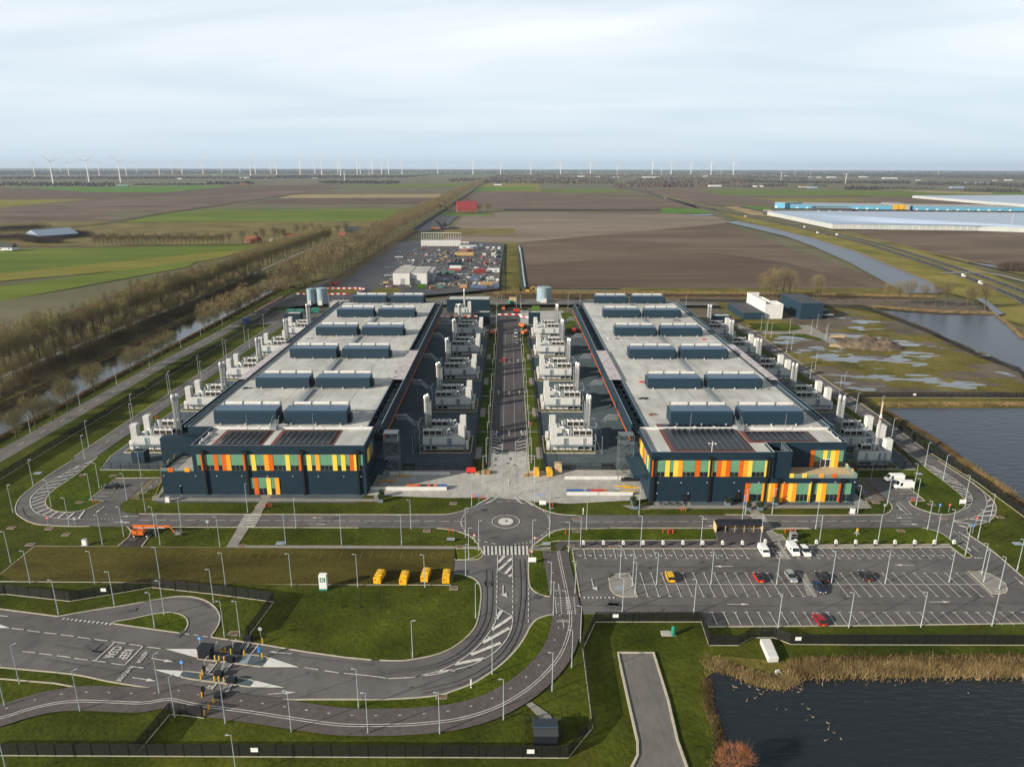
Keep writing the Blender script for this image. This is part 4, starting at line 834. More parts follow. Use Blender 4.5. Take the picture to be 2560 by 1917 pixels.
for y, c in ((188.6,'orange'),(192.1,'yellow')): MB().box(99.32, 99.45, y-.5, y+.5, 7.6, 8.9, c).build('railing_panel', B_)
facade(B_, 'A', 'R 118 160;G 165 243 2;Y 245 288;G 290 325;Y 325 368;O 368 412;G 415 530 3;R 532 578;G 580 658 2;Y 658 702;G 704 740;R 740 782;O 782 825;R 825 868;G 870 950 2;R 950 992;O 992 1035;Y 1035 1076;G 1078 1197 3;Y 1197 1240', 270, 422, YB, .3)
facade(B_, 'A', 'R 1008 1050;G 1052 1168 3;O 1170 1204;Y 1205 1248;O 1248 1290;R 1290 1328;O 1330 1373;R 1373 1415;Y 1415 1457;O 1457 1498;G 1500 1613 3;Y 1613 1660;G 1662 1696;Y 1697 1740;O 1740 1782;G 1785 1898 3;R 1898 1943;G 1945 2020 2', 487, 662, YB, .42)
facade(B_, 'A', 'R 1630 1670;G 1672 1752 2;Y 1752 1790;G 1792 1823;Y 1825 1865;O 1865 1903;G 1905 1947', 172, 342, 193., .4)
for i, (y, c) in enumerate(((201.8,'orange_red'),(200,'yellow'),(198.3,'yellow'),(196.9,'orange'),(193.6,'orange_red'),(192.4,'orange'),(188.6,'yellow'))): MB().box(40.05, 40.2, y, y+1., 8.6, 12.9, c).build('cladding_panel', B_)
for y in (199, 195.5, 194.6, 191, 190, 187.4, 186.3): MB().box(40.1, 40.2, y, y+.85, 8.6, 12.9, 'green_glass').build('window', B_)
for x, zt in (('A140,260',13.9),('A680,260',13.9),('A1225,260',13.9)): post(B_, atY(*px(x)[0], YB)[0], YB, 0, zt)
for x in ('A1325,450','A1650,450','A1932,450'): post(B_, atY(*px(x)[0], YB)[0], YB, 0, 7.3)
wall_lights(B_, 'A170,478 390,477 638,477 896,477 1130,476 1375,475 1632,476 1860,473 2045,472 160,580 457,580 940,557', YB, 0)
door(B_, 'A1045,588 1078,660', YB, 'dark_glass'); door(B_, 'A905,570 945,660', YB); door(B_, 'A432,590 460,660', YB); door(B_, 'A1820,280 1888,340', 193., 'dark_glass') if 0 else MB().box(91.6,94.6,192.7,192.86,7.65,10.2,'white_paint').box(91.8,93,192.66,192.7,7.75,10.05,'dark_glass').box(93.2,94.4,192.66,192.7,7.75,10.05,'dark_glass').build('door', B_)
solar(B_, 'A330,165 990,165 850,-75 230,-75'); solar(B_, 'd1320,1100 1735,1105 1690,1045 1275,1045')
x = atY(*px('A684,180')[0], YB+1)[0]
b = MB().tube((x,YB+1,14.6),(x,YB+1,18.3), .09, .06, 6, 'white_paint').tube((x-1,YB+1,17.6),(x+1,YB+1,17.6), .05, n=5, mt='white_paint').tube((x,YB+.4,17.4),(x,YB+1.6,17.4), .05, n=5, mt='white_paint').box(x-1.1,x-.8,YB+.9,YB+1.1,17.5,17.8,'white_paint').box(x+.8,x+1.1,YB+.9,YB+1.1,17.4,17.75,'white_paint'); b.build('weather_mast', B_)
for x in (55.5, 84.5):
    b = MB().tube((x,203.6,14.6),(x,203.6,20.6), .07, .04, 5, 'galv')
    for t in range(3): b.tube((x,203.6,15.6),(x+1.2*math.cos(t*2.1),203.6+1.2*math.sin(t*2.1),14.7), .04, n=4, mt='galv')
    b.build('lightning_rod', B_)
b = MB()
for i in range(7): b.tube((97.5, 193.8+i*1.6, 15), (97.7, 195.2+i*1.6, 15.2+.3*math.sin(i*2)), .26, n=7, mt='steel_shiny')
b.build('roof_pipe', B_)
b = MB(); b.add([(35.8,187.5,7.1),(40.2,187.5,7.9),(40.2,203,7.9),(35.8,203,7.1),(35.8,187.5,6.5),(40.2,187.5,6.5),(40.2,203,6.5),(35.8,203,6.5)], [(0,1,2,3),(4,0,3,7),(4,5,1,0),(7,3,2,6),(7,6,5,4)], 'navy_ribbed'); b.build('canopy', B_)
b = MB().box(70.2, 72.2, 204., 206.6, 14.7, 15.9, 'galv')
for k in range(9): b.box(70.3, 72.1, 204.6+k*.35, 204.9+k*.35, 15+k*.22, 15.06+k*.22, 'galv')
for sx in (70.3, 72.2): b.tube((sx, 204.4, 16), (sx, 207.8, 18.2), .05, n=4, mt='galv')
b.build('roof_stair', B_)
for k in range(9):
    x = 45+k*6.; MB().box(x, x+.7, 205.62, 205.8, 15.45, 15.6, 'head_lamp').build('wall_lamp', B_)
for o in (A, B_):      # parts were built in world coordinates
    inv = Matrix.Translation(-Vector(o.location))
    for c_ in kids(o): c_.matrix_parent_inverse = inv

# ---- scaffold stair towers beside each office block
def stair_tower(loc, label, mx=1):
    r = empty('stair_tower', loc, 0, label, 'stair tower'); b = MB()
    for x in (0, 4.4):
        for y in (0, 3.4): b.box(x-.07, x+.07, y-.07, y+.07, 0, 14.5, 'tower_grey')
    for z in (4, 8, 12):
        for y in (0, 3.4): b.tube((0,y,z),(4.4,y,z), .05, n=4, mt='tower_grey'); b.tube((0,y,z-4),(4.4,y,z), .04, n=4, mt='tower_grey')
        for x in (0, 4.4): b.tube((x,0,z),(x,3.4,z), .05, n=4, mt='tower_grey'); b.tube((x,0,z-4),(x,3.4,z), .04, n=4, mt='tower_grey')
    b.build('frame', r)
    for i in range(5):
        s = MB(); z = .3+i*2.8; d = 1 if i % 2 else -1; ya = .9 if d > 0 else 2.4
        for k in range(9):
            x = 2.2+d*(-1.7+k*.42); s.box(x-.2, x+.2, ya-.45, ya+.45, z+k*.3, z+k*.3+.05, 'tower_grey')
        s.tube((2.2-d*1.7,ya-.6,z+1),(2.2+d*1.7,ya-.6,z+3.4), .05, n=4, mt='tower_grey'); s.build('stair_flight', r)
    s = MB()
    for z in (5.9, 11.6, 14.4): MB().box(0, 4.4, 0, 3.4, z, z+.08, 'tower_grey').build('landing', r)
    return r
stair_tower((-38.2, 202, 0), 'grey steel scaffold stair tower beside the left office block, in shade', 1); stair_tower((33.6, 200.6, 0), 'grey steel scaffold stair tower at the corner of the right office block')
# ================================================================ PLANT AROUND THE HALLS
def stack(r, x, y, h=17.3, rr=.5, rust=False):
    b = MB()
    if rust: b.tube((x,y,5.4),(x,y,9.5), rr*1.05, n=12, mt='steel'); b.tube((x,y,9.5),(x,y,15.6), rr*.95, n=12, mt='steel_shiny'); b.tube((x,y,15.6),(x,y,16.2), rr*1.05, n=12, mt='drain_brown'); b.tube((x,y,16.2),(x,y,17.4), rr*1.1, rr*.5, 12, 'steel_shiny'); b.tube((x,y,17.4),(x,y,21.6), rr*.42, n=10, mt='pale_wood')
    else:
        b.tube((x,y,.3),(x,y,h-2), rr, n=12, mt='steel_shiny'); b.tube((x,y,h-2.),(x,y,h-1.7), rr*1.25, n=12, mt='steel'); b.tube((x,y,h-1.7),(x,y,h-.8), rr*1.1, n=12, mt='steel_shiny'); b.tube((x,y,h-.8),(x,y,h), rr*1.25, rr*.5, 12, 'steel_shiny')
    return b.build('chimney', r, smooth=False)
def genset(outer, single=False, rust=False):
    """engine container on legs with fan coolers, tall white silencer and chimneys; x runs from the chimney end"""
    r = empty('generator_unit'); L = 10.6 if single else 14.1; n = 1 if single else 2
    b = MB(); yb = 4.6 if single else 13.5
    b.box(-.6, L+2, -1.6, yb, .02, .12, 'rough_grass')
    for u in ((-.8,L+2.2,-1.9,-1.6),(-.8,L+2.2,yb,yb+.3),(L+2,L+2.3,-1.6,yb)): b.box(*u, .02, .4, 'kerb')
    b.build('plinth', r)
    b = MB()
    for k in range(n):
        y = k*8.8; b.box(.2, L-.1, y+.2, y+3., .5, 2.1, 'white')
        for i in range(7): x = .3+i*(L-.6)/6; b.box(x-.12, x+.12, y+.02, y+.2, .1, 2.35, 'galv')
        b.box(1, 2.6, y+.1, y+.2, .8, 1.8, 'black'); b.box(3, 4.6, y+.1, y+.2, .8, 1.8, 'black')
    b.build('support_frame', r)
    b = MB().box(-.6, L+.1, -1.1, -.05, 2.2, 2.35, 'pipe_grey')
    b.box(-.6, L, -1.12, -1.08, 3.1, 3.16, 'galv')
    for i in range(9): x = -.6+i*(L+.6)/8; b.box(x-.03, x+.03, -1.13, -1.07, .1, 3.15, 'galv')
    b.build('walkway', r)
    for k in range(n):
        y = k*8.8; b = MB().box(0, L, y, y+3.2, 2.4, 5.4, 'white')
        for i in range(24): x = .25+i*(L-.5)/23; b.box(x, x+.09, y-.05, y, 2.6, 5.2, 'white')
        for x in (2.2, 8.1): b.box(x, x+1., y-.08, y-.05, 2.5, 4.9, 'galv')
        b.box(.1, L-.1, y+.1, y+3.1, 5.4, 5.45, 'grey_clad')
        c_ = b.build('engine_container', r)
        MB().box(L*.62, L*.69, y-.09, y-.051, 2.5, 4.8, 'pipe_grey').build('door', c_)
        nf, x0 = (2, .8) if single else (4, .15+k*1.4); w = 3.4 if single else 6.4
        b = MB().box(x0, x0+w, y+.3, y+2.9, 7.3, 7.55, 'white'); b.box(x0+.15, x0+w-.15, y+.45, y+2.7, 5.9, 7.3, 'louvre')
        for i in range(4 if not single else 2):
            x = x0+.1+i*(w-.2)/(3 if not single else 1)
            for yy in (y+.35, y+2.75): b.box(x-.09, x+.09, yy-.07, yy+.09, 5.45, 7.3, 'white')
        b.box(x0, x0+w, y+.28, y+.4, 5.75, 5.9, 'white')
        c_ = b.build('cooler', r)
        for i in range(nf*1):
            x = x0+(i+.5)*w/nf; MB().tube((x,y+1.6,7.55),(x,y+1.6,7.85), w/nf*.42, n=10, mt='white').tube((x,y+1.6,7.852),(x,y+1.6,7.87), w/nf*.36, n=10, mt='black').build('fan', c_)
        b = MB().box(x0+w+.4, x0+w+1.1, y+.5, y+2.3, 5.45, 7.7, 'galv'); b.tube((x0+w+1.5,y+1.5,5.5),(x0+w+1.5,y+1.5,7.3), .35, n=8, mt='white'); b.tube((x0+w+1.5,y+1.5,7.2),(x0+w+2.6,y+1.8,7.4), .32, n=8, mt='white'); b.tube((x0+w+2.8,y+.8,5.9),(x0+w+2.8,y+2.4,5.9), .55, n=9, mt='galv')
        for t in range(5): b.box(x0+w+1.9, x0+w+2., y+.2, y+.3, 5.5+t*.4, 5.6+t*.4, 'steel')
        b.build('pipework', r)
        b = MB().box(L-2.1, L-.02, y+.1, y+2.4, 5.4, 9.3, 'white')
        for i in range(5): b.box(L-2.0+i*.42, L-1.93+i*.42, y+.05, y+.1, 5.5, 9.1, 'white')
        b.build('silencer', r)
        if not single: MB().box(L+.3, L+1.3, y+.6, y+1.8, .3, 3.4, 'white').build('cabinet', r)
    if single: stack(r, 6.3, 1.8, rr=.48, rust=rust)
    else:
        sx = 2.7 if outer else .3
        if not outer: MB().tube((3,5.6,6.6),(9.2,5.6,6.6), .38, n=9, mt='silver').tube((9.2,5.6,6.6),(10.6,6.2,6.6), .28, n=8, mt='silver').tube((10.6,6.2,6.6),(10.9,8.4,6.9), .28, n=8, mt='silver').build('exhaust_pipe', r)
        else: MB().tube((3,4.6,6.6),(9.2,4.6,6.6), .38, n=9, mt='silver').tube((9.2,4.6,6.6),(10.8,6.4,6.2), .5, n=8, mt='galv').build('exhaust_pipe', r)
        stack(r, sx, 8.6); stack(r, sx+(-1.1 if outer else .75), 9.6)
        b = MB(); u, w = (sx-1.7, 6.9) if outer else (sx+.6, 7.4)
        for x in (u, u+1.3):
            for y in (w, w+1.3): b.box(x-.07, x+.07, y-.07, y+.07, .3, 15.4, 'galv')
        for z in range(1, 15):
            for y in (w, w+1.3): b.tube((u,y,z),(u+1.3,y,z+1), .045, n=3, mt='galv'); b.box(u, u+1.3, y-.04, y+.04, z-.04, z+.04, 'galv')
            for x in (u, u+1.3): b.box(x-.04, x+.04, w, w+1.3, z-.04, z+.04, 'galv')
        b.build('ladder_frame', r)
    r['category'] = 'generator'; return r
gi = Proto(genset(False)); go = Proto(genset(True)); gs = Proto(genset(False, True, True))
rows = ['nearest','second nearest','middle','second farthest','farthest']
for i, nm in enumerate(rows):
    y = 223+42.1*i
    gi.put((-29, y), 0, nm+' white generator with tall chimney in the shaded yard left of the avenue', 'generators in the left avenue yard')
    gi.put((28.2, y), 0, nm+' sunlit white generator with tall chimney right of the avenue', 'generators in the right avenue yard', (-1,1,1))
    go.put((-112.6, y), 0, nm+' white generator with tall chimney on the outer side of the left hall', 'generators outside the left hall', (-1,1,1))
    go.put((112.7, y), 0, nm+' white generator with tall chimney on the outer side of the right hall', 'generators outside the right hall', (1,1,1))
gs.put((111.8, 210.3), 0, 'small white generator with rusty banded chimney beside the right office terrace'); g = gs.o
gs2 = Proto(genset(False, True)); gs2.put((-35, 450), 0, 'small white generator in front of the dark flat-roofed block at the back')
# pipe bridges from hall to generators
def pipe_bridge(x0, x1, y, label, grp):
    r = empty('pipe_bridge', (x0, y, 0), 0, label, 'pipe bridge', grp); d = x1-x0; b = MB()
    for k in range(4):
        z = 9.2-k*.55
        b.path([(0,k*.12,z),(d*.38,k*.12,z),(d*.62,k*.12,z-2.2),(d*.8,k*.12,z-2.2)], .14, 4, 'galv')
    b.box(*sorted((0, d*.38)), -.3, .5, 9.35, 9.45, 'silver'); b.build('pipe_run', r)
    b = MB().path([(d*.8,0,7.),(d*.8,-4,7.),(d*.92,-9,6.),(d*.92,-13,5.),(d*1.0,-13.2,5)], .3, 6, 'pipe_grey').path([(d*.8,3,7.),(d*1.05,3,7)], .25, 6, 'pipe_grey').path([(d*.8,0,7.),(d*.8,3,7)], .25, 6, 'pipe_grey').path([(d*.85,-5,6.8),(d*1.05,-5,6.8)], .22, 6, 'pipe_grey'); b.build('duct', r)
    b = MB()
    for q in (-13, -7, -1):
        for u in (.72, .95): b.box(d*u-.08, d*u+.08, q-.08, q+.08, 0, 6.5, 'galv')
        b.tube((d*.72,q,.2),(d*.95,q,5.8), .05, n=3, mt='galv')
    b.build('support_frame', r)
for i, nm in enumerate(rows):
    y = 233.5+42.1*i
    pipe_bridge(-39.4, -29.2, y, nm+' grey pipe bridge from the left hall to the shaded generators', 'pipe bridges left of the avenue')
    pipe_bridge(38.2, 28.4, y, nm+' grey pipe bridge from the right hall to the sunlit generators', 'pipe bridges right of the avenue')
# stores, tanks, blocks
def block(name, loc, dims, label, cat, wall='navy', roof='roof_membrane', par=.5, door_=True, rib=None):
    w, d, h = dims; r = empty(name, (*loc, 0), 0, label, cat); MB().box(0, w, 0, d, 0, h-par, rib or wall).build('wall', r)
    MB().box(.25, w-.25, .25, d-.25, h-par, h-par+.08, roof).build('roof', r)
    b = MB()
    for u in ((0,w,0,.25),(0,w,d-.25,d),(0,.25,.25,d-.25),(w-.25,w,.25,d-.25)): b.box(*u, h-par, h, wall, 'pipe_grey')
    b.build('parapet', r)
    if door_: MB().box(w*.4, w*.4+1.1, -.06, -.01, .05, 2.2, 'navy_dark').build('door', r)
    return r
block('plant_building', (-41, 463), (28, 14, 8.6), 'dark blue flat-roofed block at the far end of the left yard', 'building')
block('switch_house', (-18.8, 425.5), (7, 6, 7.5), 'small dark block with pale roof behind the left avenue generators', 'building'); block('switch_house', (12, 425.5), (7, 6, 7.5), 'small dark block with pale roof behind the right avenue generators', 'building')
block('switch_house', (-139, 433), (9.5, 7, 5), 'low dark block with open top behind the left outer generators', 'building'); block('switch_house', (126.5, 428.5), (10, 7, 5), 'low dark block behind the right outer generators', 'building')
block('transformer_house', (-121.5, 212.3), (4, 3.6, 4.1), 'dark slate cabinet room beside the nearest left outer generator', 'cabinet', 'navy_ribbed', 'navy', .1); 
block('block_store', (-119, 466), (12, 8, 6), 'pale concrete block store near the two left water tanks', 'building', 'concrete', 'concrete', .3)
def tank(loc, rad, h, label):
    r = empty('water_tank', (*loc, 0), 0, label, 'tank', 'round steel water tanks'); MB().tube((0,0,0),(0,0,h), rad, n=28, mt='tank_blue').build('shell', r)
    MB().tube((0,0,h),(0,0,h+.7), rad+.08, rad*.05, 28, 'tank_blue').build('roof', r)
    b = MB()
    for z in (h*.3, h*.6, h*.95): b.tube((0,0,z),(0,0,z+.12), rad+.05, n=28, mt='galv', caps=False)
    b.build('hoop', r); b = MB()
    for k in (-.3, .3): b.box(k-.03, k+.03, -rad-.5, -rad-.44, 0, h+.8, 'galv')
    for k in range(int(h/.5)): b.box(-.3, .3, -rad-.5, -rad-.46, k*.5, k*.5+.05, 'galv')
    b.build('ladder', r)
    MB().box(-rad*.5, rad*.3, -rad-2.4, -rad-.6, 0, 3, 'white').build('pump_cabinet', r)
tank((25, 505), 5.2, 10, 'blue grey round tank with ladder right of the avenue end'); tank((-138.0, 492), 2.9, 10.5, 'left one of two round blue grey tanks behind the left hall'); tank((-130.6, 493), 3.7, 11, 'right one of two round blue grey tanks behind the left hall')
block('substation_building', (148, 440.5), (13, 34, 4.6), 'low dark grey building left of the white walled one beyond the right hall', 'building', 'navy_ribbed', 'slate', .2)
r = empty('screen_wall_compound', (162, 443, 0), 0, 'roofless compound of stepped white walls between two dark buildings', 'compound'); b = MB()
for s_ in ((0,11.5,0,.5,9.5),(0,.5,.5,36,11),(11,11.5,.5,10,9.5),(6,11,9.6,10,10),(5.6,6,10,22,10.2),(2,5.6,21.6,22,10.5),(.5,8,35.5,36,11)): b.box(s_[0], s_[1], s_[2], s_[3], 0, s_[4], 'white')
b.build('screen_wall', r); MB().box(2, 9, 12, 20, 0, 4, 'galv').build('transformer', r)
r = block('substation_building', (184.5, 442), (14, 36, 10.5), 'tall dark blue building with grey roof right of the white walled compound', 'building', 'navy_ribbed', 'slate', .3); MB().box(14.02, 19.5, 4, 12, 0, 5, 'navy_ribbed').build('annex', r); MB().box(14.5, 22, 1.5, 3.8, 2.4, 2.8, 'galv').build('platform', r)
# fixed low barriers, loading bays and kit on the concrete apron
def low_wall(x0, x1, y, label, h=1.1, grp=None): o = MB().box(x0, x1, y-.2, y+.25, 0, h, 'white', 'kerb').build('retaining_wall'); tag(o, label, 'wall', grp)
p = P('p160,240 620,240 305,345 600,345 1415,270 1830,285 1430,383 1885,380'); ly = (p[1][1], p[3][1], p[4][1], p[7][1])
low_wall(p[0][0]+2, p[1][0], ly[0], 'long low concrete wall in the shade at the back of the left loading bay'); low_wall(p[2][0]-10, p[3][0], ly[1], 'sunlit low white wall under the row of bins, left loading bay')
low_wall(p[4][0], p[5][0], ly[2], 'low white wall at the back of the right loading bay'); low_wall(p[6][0], p[7][0], ly[3], 'low white wall under the row of bins, right loading bay')
def bin_(col):
    r = empty('waste_bin'); MB().box(-.5, .5, -.4, .4, .2, 1.1, col).build('body', r); MB().box(-.54, .54, -.46, .44, 1.1, 1.25, col).build('lid', r)
    for x in (-.4, .4): MB().tube((x-.05,-.3,.12),(x+.05,-.3,.12), .12, n=8, mt='rubber').build('wheel', r)
    r['category'] = 'bin'; return r
cm = {'blue':'blue_paint','red':'red_paint','orange':'orange_paint','black':'navy_dark','grey':'galv'}; bp_ = {k: Proto(bin_(v)) for k, v in cm.items()}
seq = ['orange','orange','orange','red','black','black','red','black','orange','blue','blue','blue']
for k, c in enumerate(seq): bp_[c].put((p[3][0]-11.5+k, ly[1]+1.0), 0, f'{c} wheeled bin, {nth(k)} from the left in the left loading bay row', 'wheeled bins in the left loading bay')
seq = ['blue','blue','blue','blue','blue','grey','blue','red','red','red','red','orange','grey','grey']
for k, c in enumerate(seq): bp_[c].put((p[6][0]+.5+k*.98, ly[3]+1.0), 0, f'{c} wheeled bin, {nth(k)} from the left in the right loading bay row', 'wheeled bins in the right loading bay')
rail = MB()
for k in range(4): rail.box(0, 5, 0, .15, .25+k*.0, .5, 'bollard_yellow')
def yrail(s, label, L=5):
    x, y = P1(s); o = MB().box(0, L*.55, 0, .2, .15, .45, 'bollard_yellow').box(L*.55, L*.62, 0, .2, .15, .9, 'bollard_yellow').box(L*.62, L, 0, .2, .15, .45, 'bollard_yellow').build('guide_rail'); o.location = (x, y, 0); tag(o, label, 'guide rail', 'yellow guide rails in the loading bays')
for s_, l_ in (('p235,253','farther yellow guide rail inside the left loading bay'),('p140,288','nearer yellow guide rail inside the left loading bay'),('p1760,325','left yellow guide rail in the right loading bay'),('p1825,335','right yellow guide rail in the right loading bay'),('p1785,362','yellow guide rail behind the right bin row')): yrail(s_, l_)
o = MB()
for k in range(9): o.box(k*.6, k*.6+.5, 0, .3, 0, 1.2, 'black')
o = o.build('dock_gate'); x, y = P1('p1805,285'); o.location = (x, y, 0); tag(o, 'black slatted gate at the end of the white bay wall', 'gate')
# yellow closed skips and compactors
def skip(mt='skip_yellow', L=4.9):
    r = empty('waste_compactor'); pr = [(0,.25),(0,2.1),(1.0,2.1),(1.2,2.3),(L-1.,2.3),(L,1.7),(L,.25)]; w = 1.0; b = MB()
    for sg in (1,): b.add([(-w,y,z) for y,z in pr]+[(w,y,z) for y,z in pr], [(i,i+1,8+i,7+i) for i in range(6)]+[tuple(range(6,-1,-1)), tuple(range(7,14))], mt)
    b.build('body', r); MB().box(-w-.06, w+.06, -.35, -.01, .15, 2.05, mt).build('door', r); b = MB()
    for k in range(4): b.box(-w-.08, -w, 1.+k*1., 1.12+k*1., .3, 2.1, mt); b.box(w, w+.08, 1.+k, 1.12+k, .3, 2.1, mt)
    b.box(-w*.5, w*.5, 1.5, L-1, 2.3, 2.4, mt); b.build('rib', r); MB().box(-.8, -.2, -.38, -.351, 1.1, 1.6, 'hydrant').build('sign_plate', r)
    for y in (.6, L-.6): MB().tube((-1,y,.12),(1,y,.12), .14, n=8, mt='rubber').build('roller', r)
    r['category'] = 'skip'; return r
sp = Proto(skip())
for k, s_ in enumerate(('M1015,322','M1370,340','M1665,298','M1962,318')): sp.put(P1(s_), R((-8,-3,-5,0)[k]), f'yellow waste compactor, {nth(k)} from the left on the overgrown car park', 'yellow compactors on the old car park', sc=.8)
sp.put(P1('p1220,252'), 0, 'left yellow skip with rounded end on the concrete apron', 'skips on the apron'); sp.put(P1('p1312,250'), R(4), 'middle yellow skip on the concrete apron', 'skips on the apron')
sp3 = skip('pale_wood', 4.5); sp3.location = (*P1('p1372,228'), 0); tag(sp3, 'pale open skip right of the two yellow ones on the apron', 'skip')
for s_, l_ in (('p868,232','stack of wooden pallets and crates at the left foot of the avenue'),('p815,235','brown crates beside the red compressor at the left foot of the avenue'),('p1155,248','stack of wooden pallets at the right foot of the avenue')):
    r = empty('pallet_stack', (*P1(s_), 0), 0, l_, 'pallets')
    for k in range(5):
        x = random.uniform(-1.6,1.2); y = random.uniform(-.8,.8); b = MB()
        for q in range(random.randint(3,7)): b.box(x, x+1.2, y, y+1, q*.16, q*.16+.1, 'pale_wood' if k % 2 else 'wood', rz=random.uniform(-.1,.1))
        b.build('pallet', r)
r = empty('compressor', (*P1('p768,225'), 0), 0, 'red compressor on small wheels beside wooden crates', 'machine'); MB().box(-1.5,1.5,-.7,.7,.4,1.5,'red_paint').box(-1.3,1.3,-.6,.6,1.5,1.65,'red_paint').build('body', r)
for x in (-.9,.9): MB().tube((x,-.75,.3),(x,.75,.3), .3, n=10, mt='rubber').build('wheel', r)
def gate(s, label, w=3.4):
    x, y = P1(s); r = empty('yard_gate', (x, y, 0), 0, label, 'gate'); b = MB()
    for k in range(14): b.box(k*w/13-.03, k*w/13+.03, -.03, .03, .15, 2.2, 'black')
    b.box(0, w, -.05, .05, 1.5, 2.2, 'black'); b.build('gate_leaf', r)
    for q in (-.2, w+.1): MB().box(q, q+.14, -.07, .07, 0, 2.5, 'black').build('post', r)
gate('p300,205', 'black gate at the foot of the paved walk in the left yard'); gate('p1675,208', 'black gate at the foot of the paved walk in the right yard')
# ================================================================ LAMPS, FENCES, SIGNS
def lamp_proto(h, arm, double=False, mt='lamp_grey'):
    r = empty('street_lamp'); MB().tube((0,0,0),(0,0,1.3), .13, n=7, mt=mt).tube((0,0,1.3),(0,0,h), .09, .06, 6, mt).build('pole', r)
    for s in ((-1,1) if double else (1,)):
        MB().tube((0,0,h-.05),(s*arm,0,h+.05), .05, n=5, mt=mt).build('arm', r)
        MB().box(*sorted((s*(arm-.1), s*(arm+.42))), -.12, .12, h-.02, h+.07, mt).build('lamp_head', r)
    r['category'] = 'street lamp'; return r
LP = {}
def proj(x, y, z=0):
    v = Vector((x, y, z-H)); w = v.dot(CF); return (CX+F*v.dot(CR)/w, CY-F*v.dot(CU)/w) if w > 1 else (1e9, 1e9)
def lamps(lst, desc, h=8.4, arm=.45, rz=0., grp=None):
    key = (h, arm)
    if key not in LP: LP[key] = Proto(lamp_proto(h, arm))
    pts = P(lst) if isinstance(lst, str) else lst
    far = 'perimeter' in desc or 'avenue' in desc or 'left fence' in desc
    pts = sorted(pts, key=(lambda p: p[1]) if far else (lambda p: proj(*p)[0]))
    for w_ in (', counted from the left', 'nearest ', 'from the left ', ): desc = desc.replace(w_, '')
    desc = desc.replace('from the left', '').strip()
    for i, p in enumerate(pts):
        lab = 'street lamp, %s from the %s %s' % (nth(i), 'near end' if far else 'left', desc)
        LP[key].put(p, R(rz), lab, grp or 'street lamps')
lamps('a90,362 230,175 l640,1650 993,1395 1270,1155', 'along the near part of the left perimeter road', rz=0)
lamps('l1497,1005 1685,870 1845,765 1988,670', 'along the far part of the left perimeter road', rz=0)
lamps('l1003,1340 1285,1150 1520,1070 1708,895 1880,810 670,1560', 'on the narrow lawn beside the left fence', h=9.5)
lamps('l232,1458 603,1245 880,1088 1127,950 1362,812 1513,720 1675,635', 'along the canal road, counted from the left', h=7, rz=180)
lamps('a355,325 480,458 688,200 635,280 878,278 975,118', 'around the left turning loop', rz=180)
lamps('a1005,357 1252,463 1710,362 2043,470', 'from the left along the left arm of the main road', rz=90)
lamps('a855,525 708,586 1077,525 1107,588 1518,597 1972,580 o1116,150 1485,152', 'from the left on the lawn between main road and old car park', rz=180)
lamps('a75,708 210,850 657,852 1105,822 1557,865 2013,870 o1216,410 1628,412', 'from the left around the overgrown car park', rz=180)
lamps('a790,1003 405,1065 1475,985 1135,1068 1068,1155 1550,1220 1658,1218', 'on the grass around the entrance turning bulb', rz=180)
lamps('m27,588 108,462 443,612 882,516 968,645 1247,680', 'from the left along the lower entrance road', rz=45)
lamps('m1612,728 1984,600 2036,740', 'from the left between entrance road and bottom cycle path', rz=180)
lamps('m1310,985 46,985', 'at the very bottom edge, outside the fence', rz=180)
lamps('o1553,843 1940,600 1879,345', 'from the left on the inside of the big bend', rz=0)
lamps('h747,1018 825,1328 385,1424 1160,1132 1295,970 1355,792', 'beside the curving cycle path', rz=180)
lamps('h1168,615 1152,470 1318,463', 'beside the junction south of the roundabout', rz=180)
lamps('p730,672 822,765 752,818 1192,760 1310,672 1312,470 772,455 1208,435', 'around the roundabout', rz=0)
lamps('p353,613 1565,622 1928,515', 'from the left near the roundabout arms', rz=180)
lamps('p1443,776 1524,730 1940,730 e1293,602 1843,580', 'from the left along the north edge of the car park', rz=180)
lamps('e1675,375 1703,315 1950,310', 'in front of the right office entrance', h=7.6)
lamps('e550,897 665,980 690,1058 887,965 1388,962 1992,960 f435,947 930,950 1517,942 1815,873 1835,940 1978,1005', 'from the left in the middle row of the car park', rz=180)
lamps('e573,1210 1230,1225 2005,1365 f595,1355 1258,1350 1912,1340', 'from the left along the south edge of the car park', rz=180)
lamps('f290,452 320,597 860,590 1318,457 1393,585 1525,540 1665,697', 'from the left along the right arm of the main road', rz=180)
lamps('f1783,540 1890,388 2143,832 1665,200', 'on the grass at the right bend', rz=180)
lamps('f675,305 950,220 1213,235 1193,88', 'around the right office parking bays', rz=180)
lamps('n1042,1368 1180,1110 1300,1200 1413,1290 1538,1383', 'along the right perimeter road near its bend', rz=0)
lamps('n1103,945 935,922 850,768 822,792 655,620 620,690 492,485 458,500', 'nearer half of the right perimeter road', rz=0)
lamps('n350,400 310,400 282,340 325,350 478,370 627,375 667,335 568,270 735,400 725,415', 'around the service track beyond the right hall', rz=0)
for sx, nm in ((-1,'left'),(1,'right')):
    pts = [(sx*7.3, y) for y in (213, 228, 246, 265, 287, 312, 340, 372, 402)]
    lamps(pts, 'nearest on the %s edge of the central avenue' % nm, h=8.8, rz=(0 if sx < 0 else 180), grp='street lamps on the avenue')
    lamps([(sx*7.8, y) for y in (198, 425, 450, 480)], 'nearest beyond the ends of the avenue, %s side' % nm, h=8.8, rz=(0 if sx < 0 else 180))
lamps([(x, 476) for x in (-122, -112, -100, -88, -70, -60, -5, 5, 40, 48, 60, 120)], 'from the left along the back road behind the halls', h=9.5)
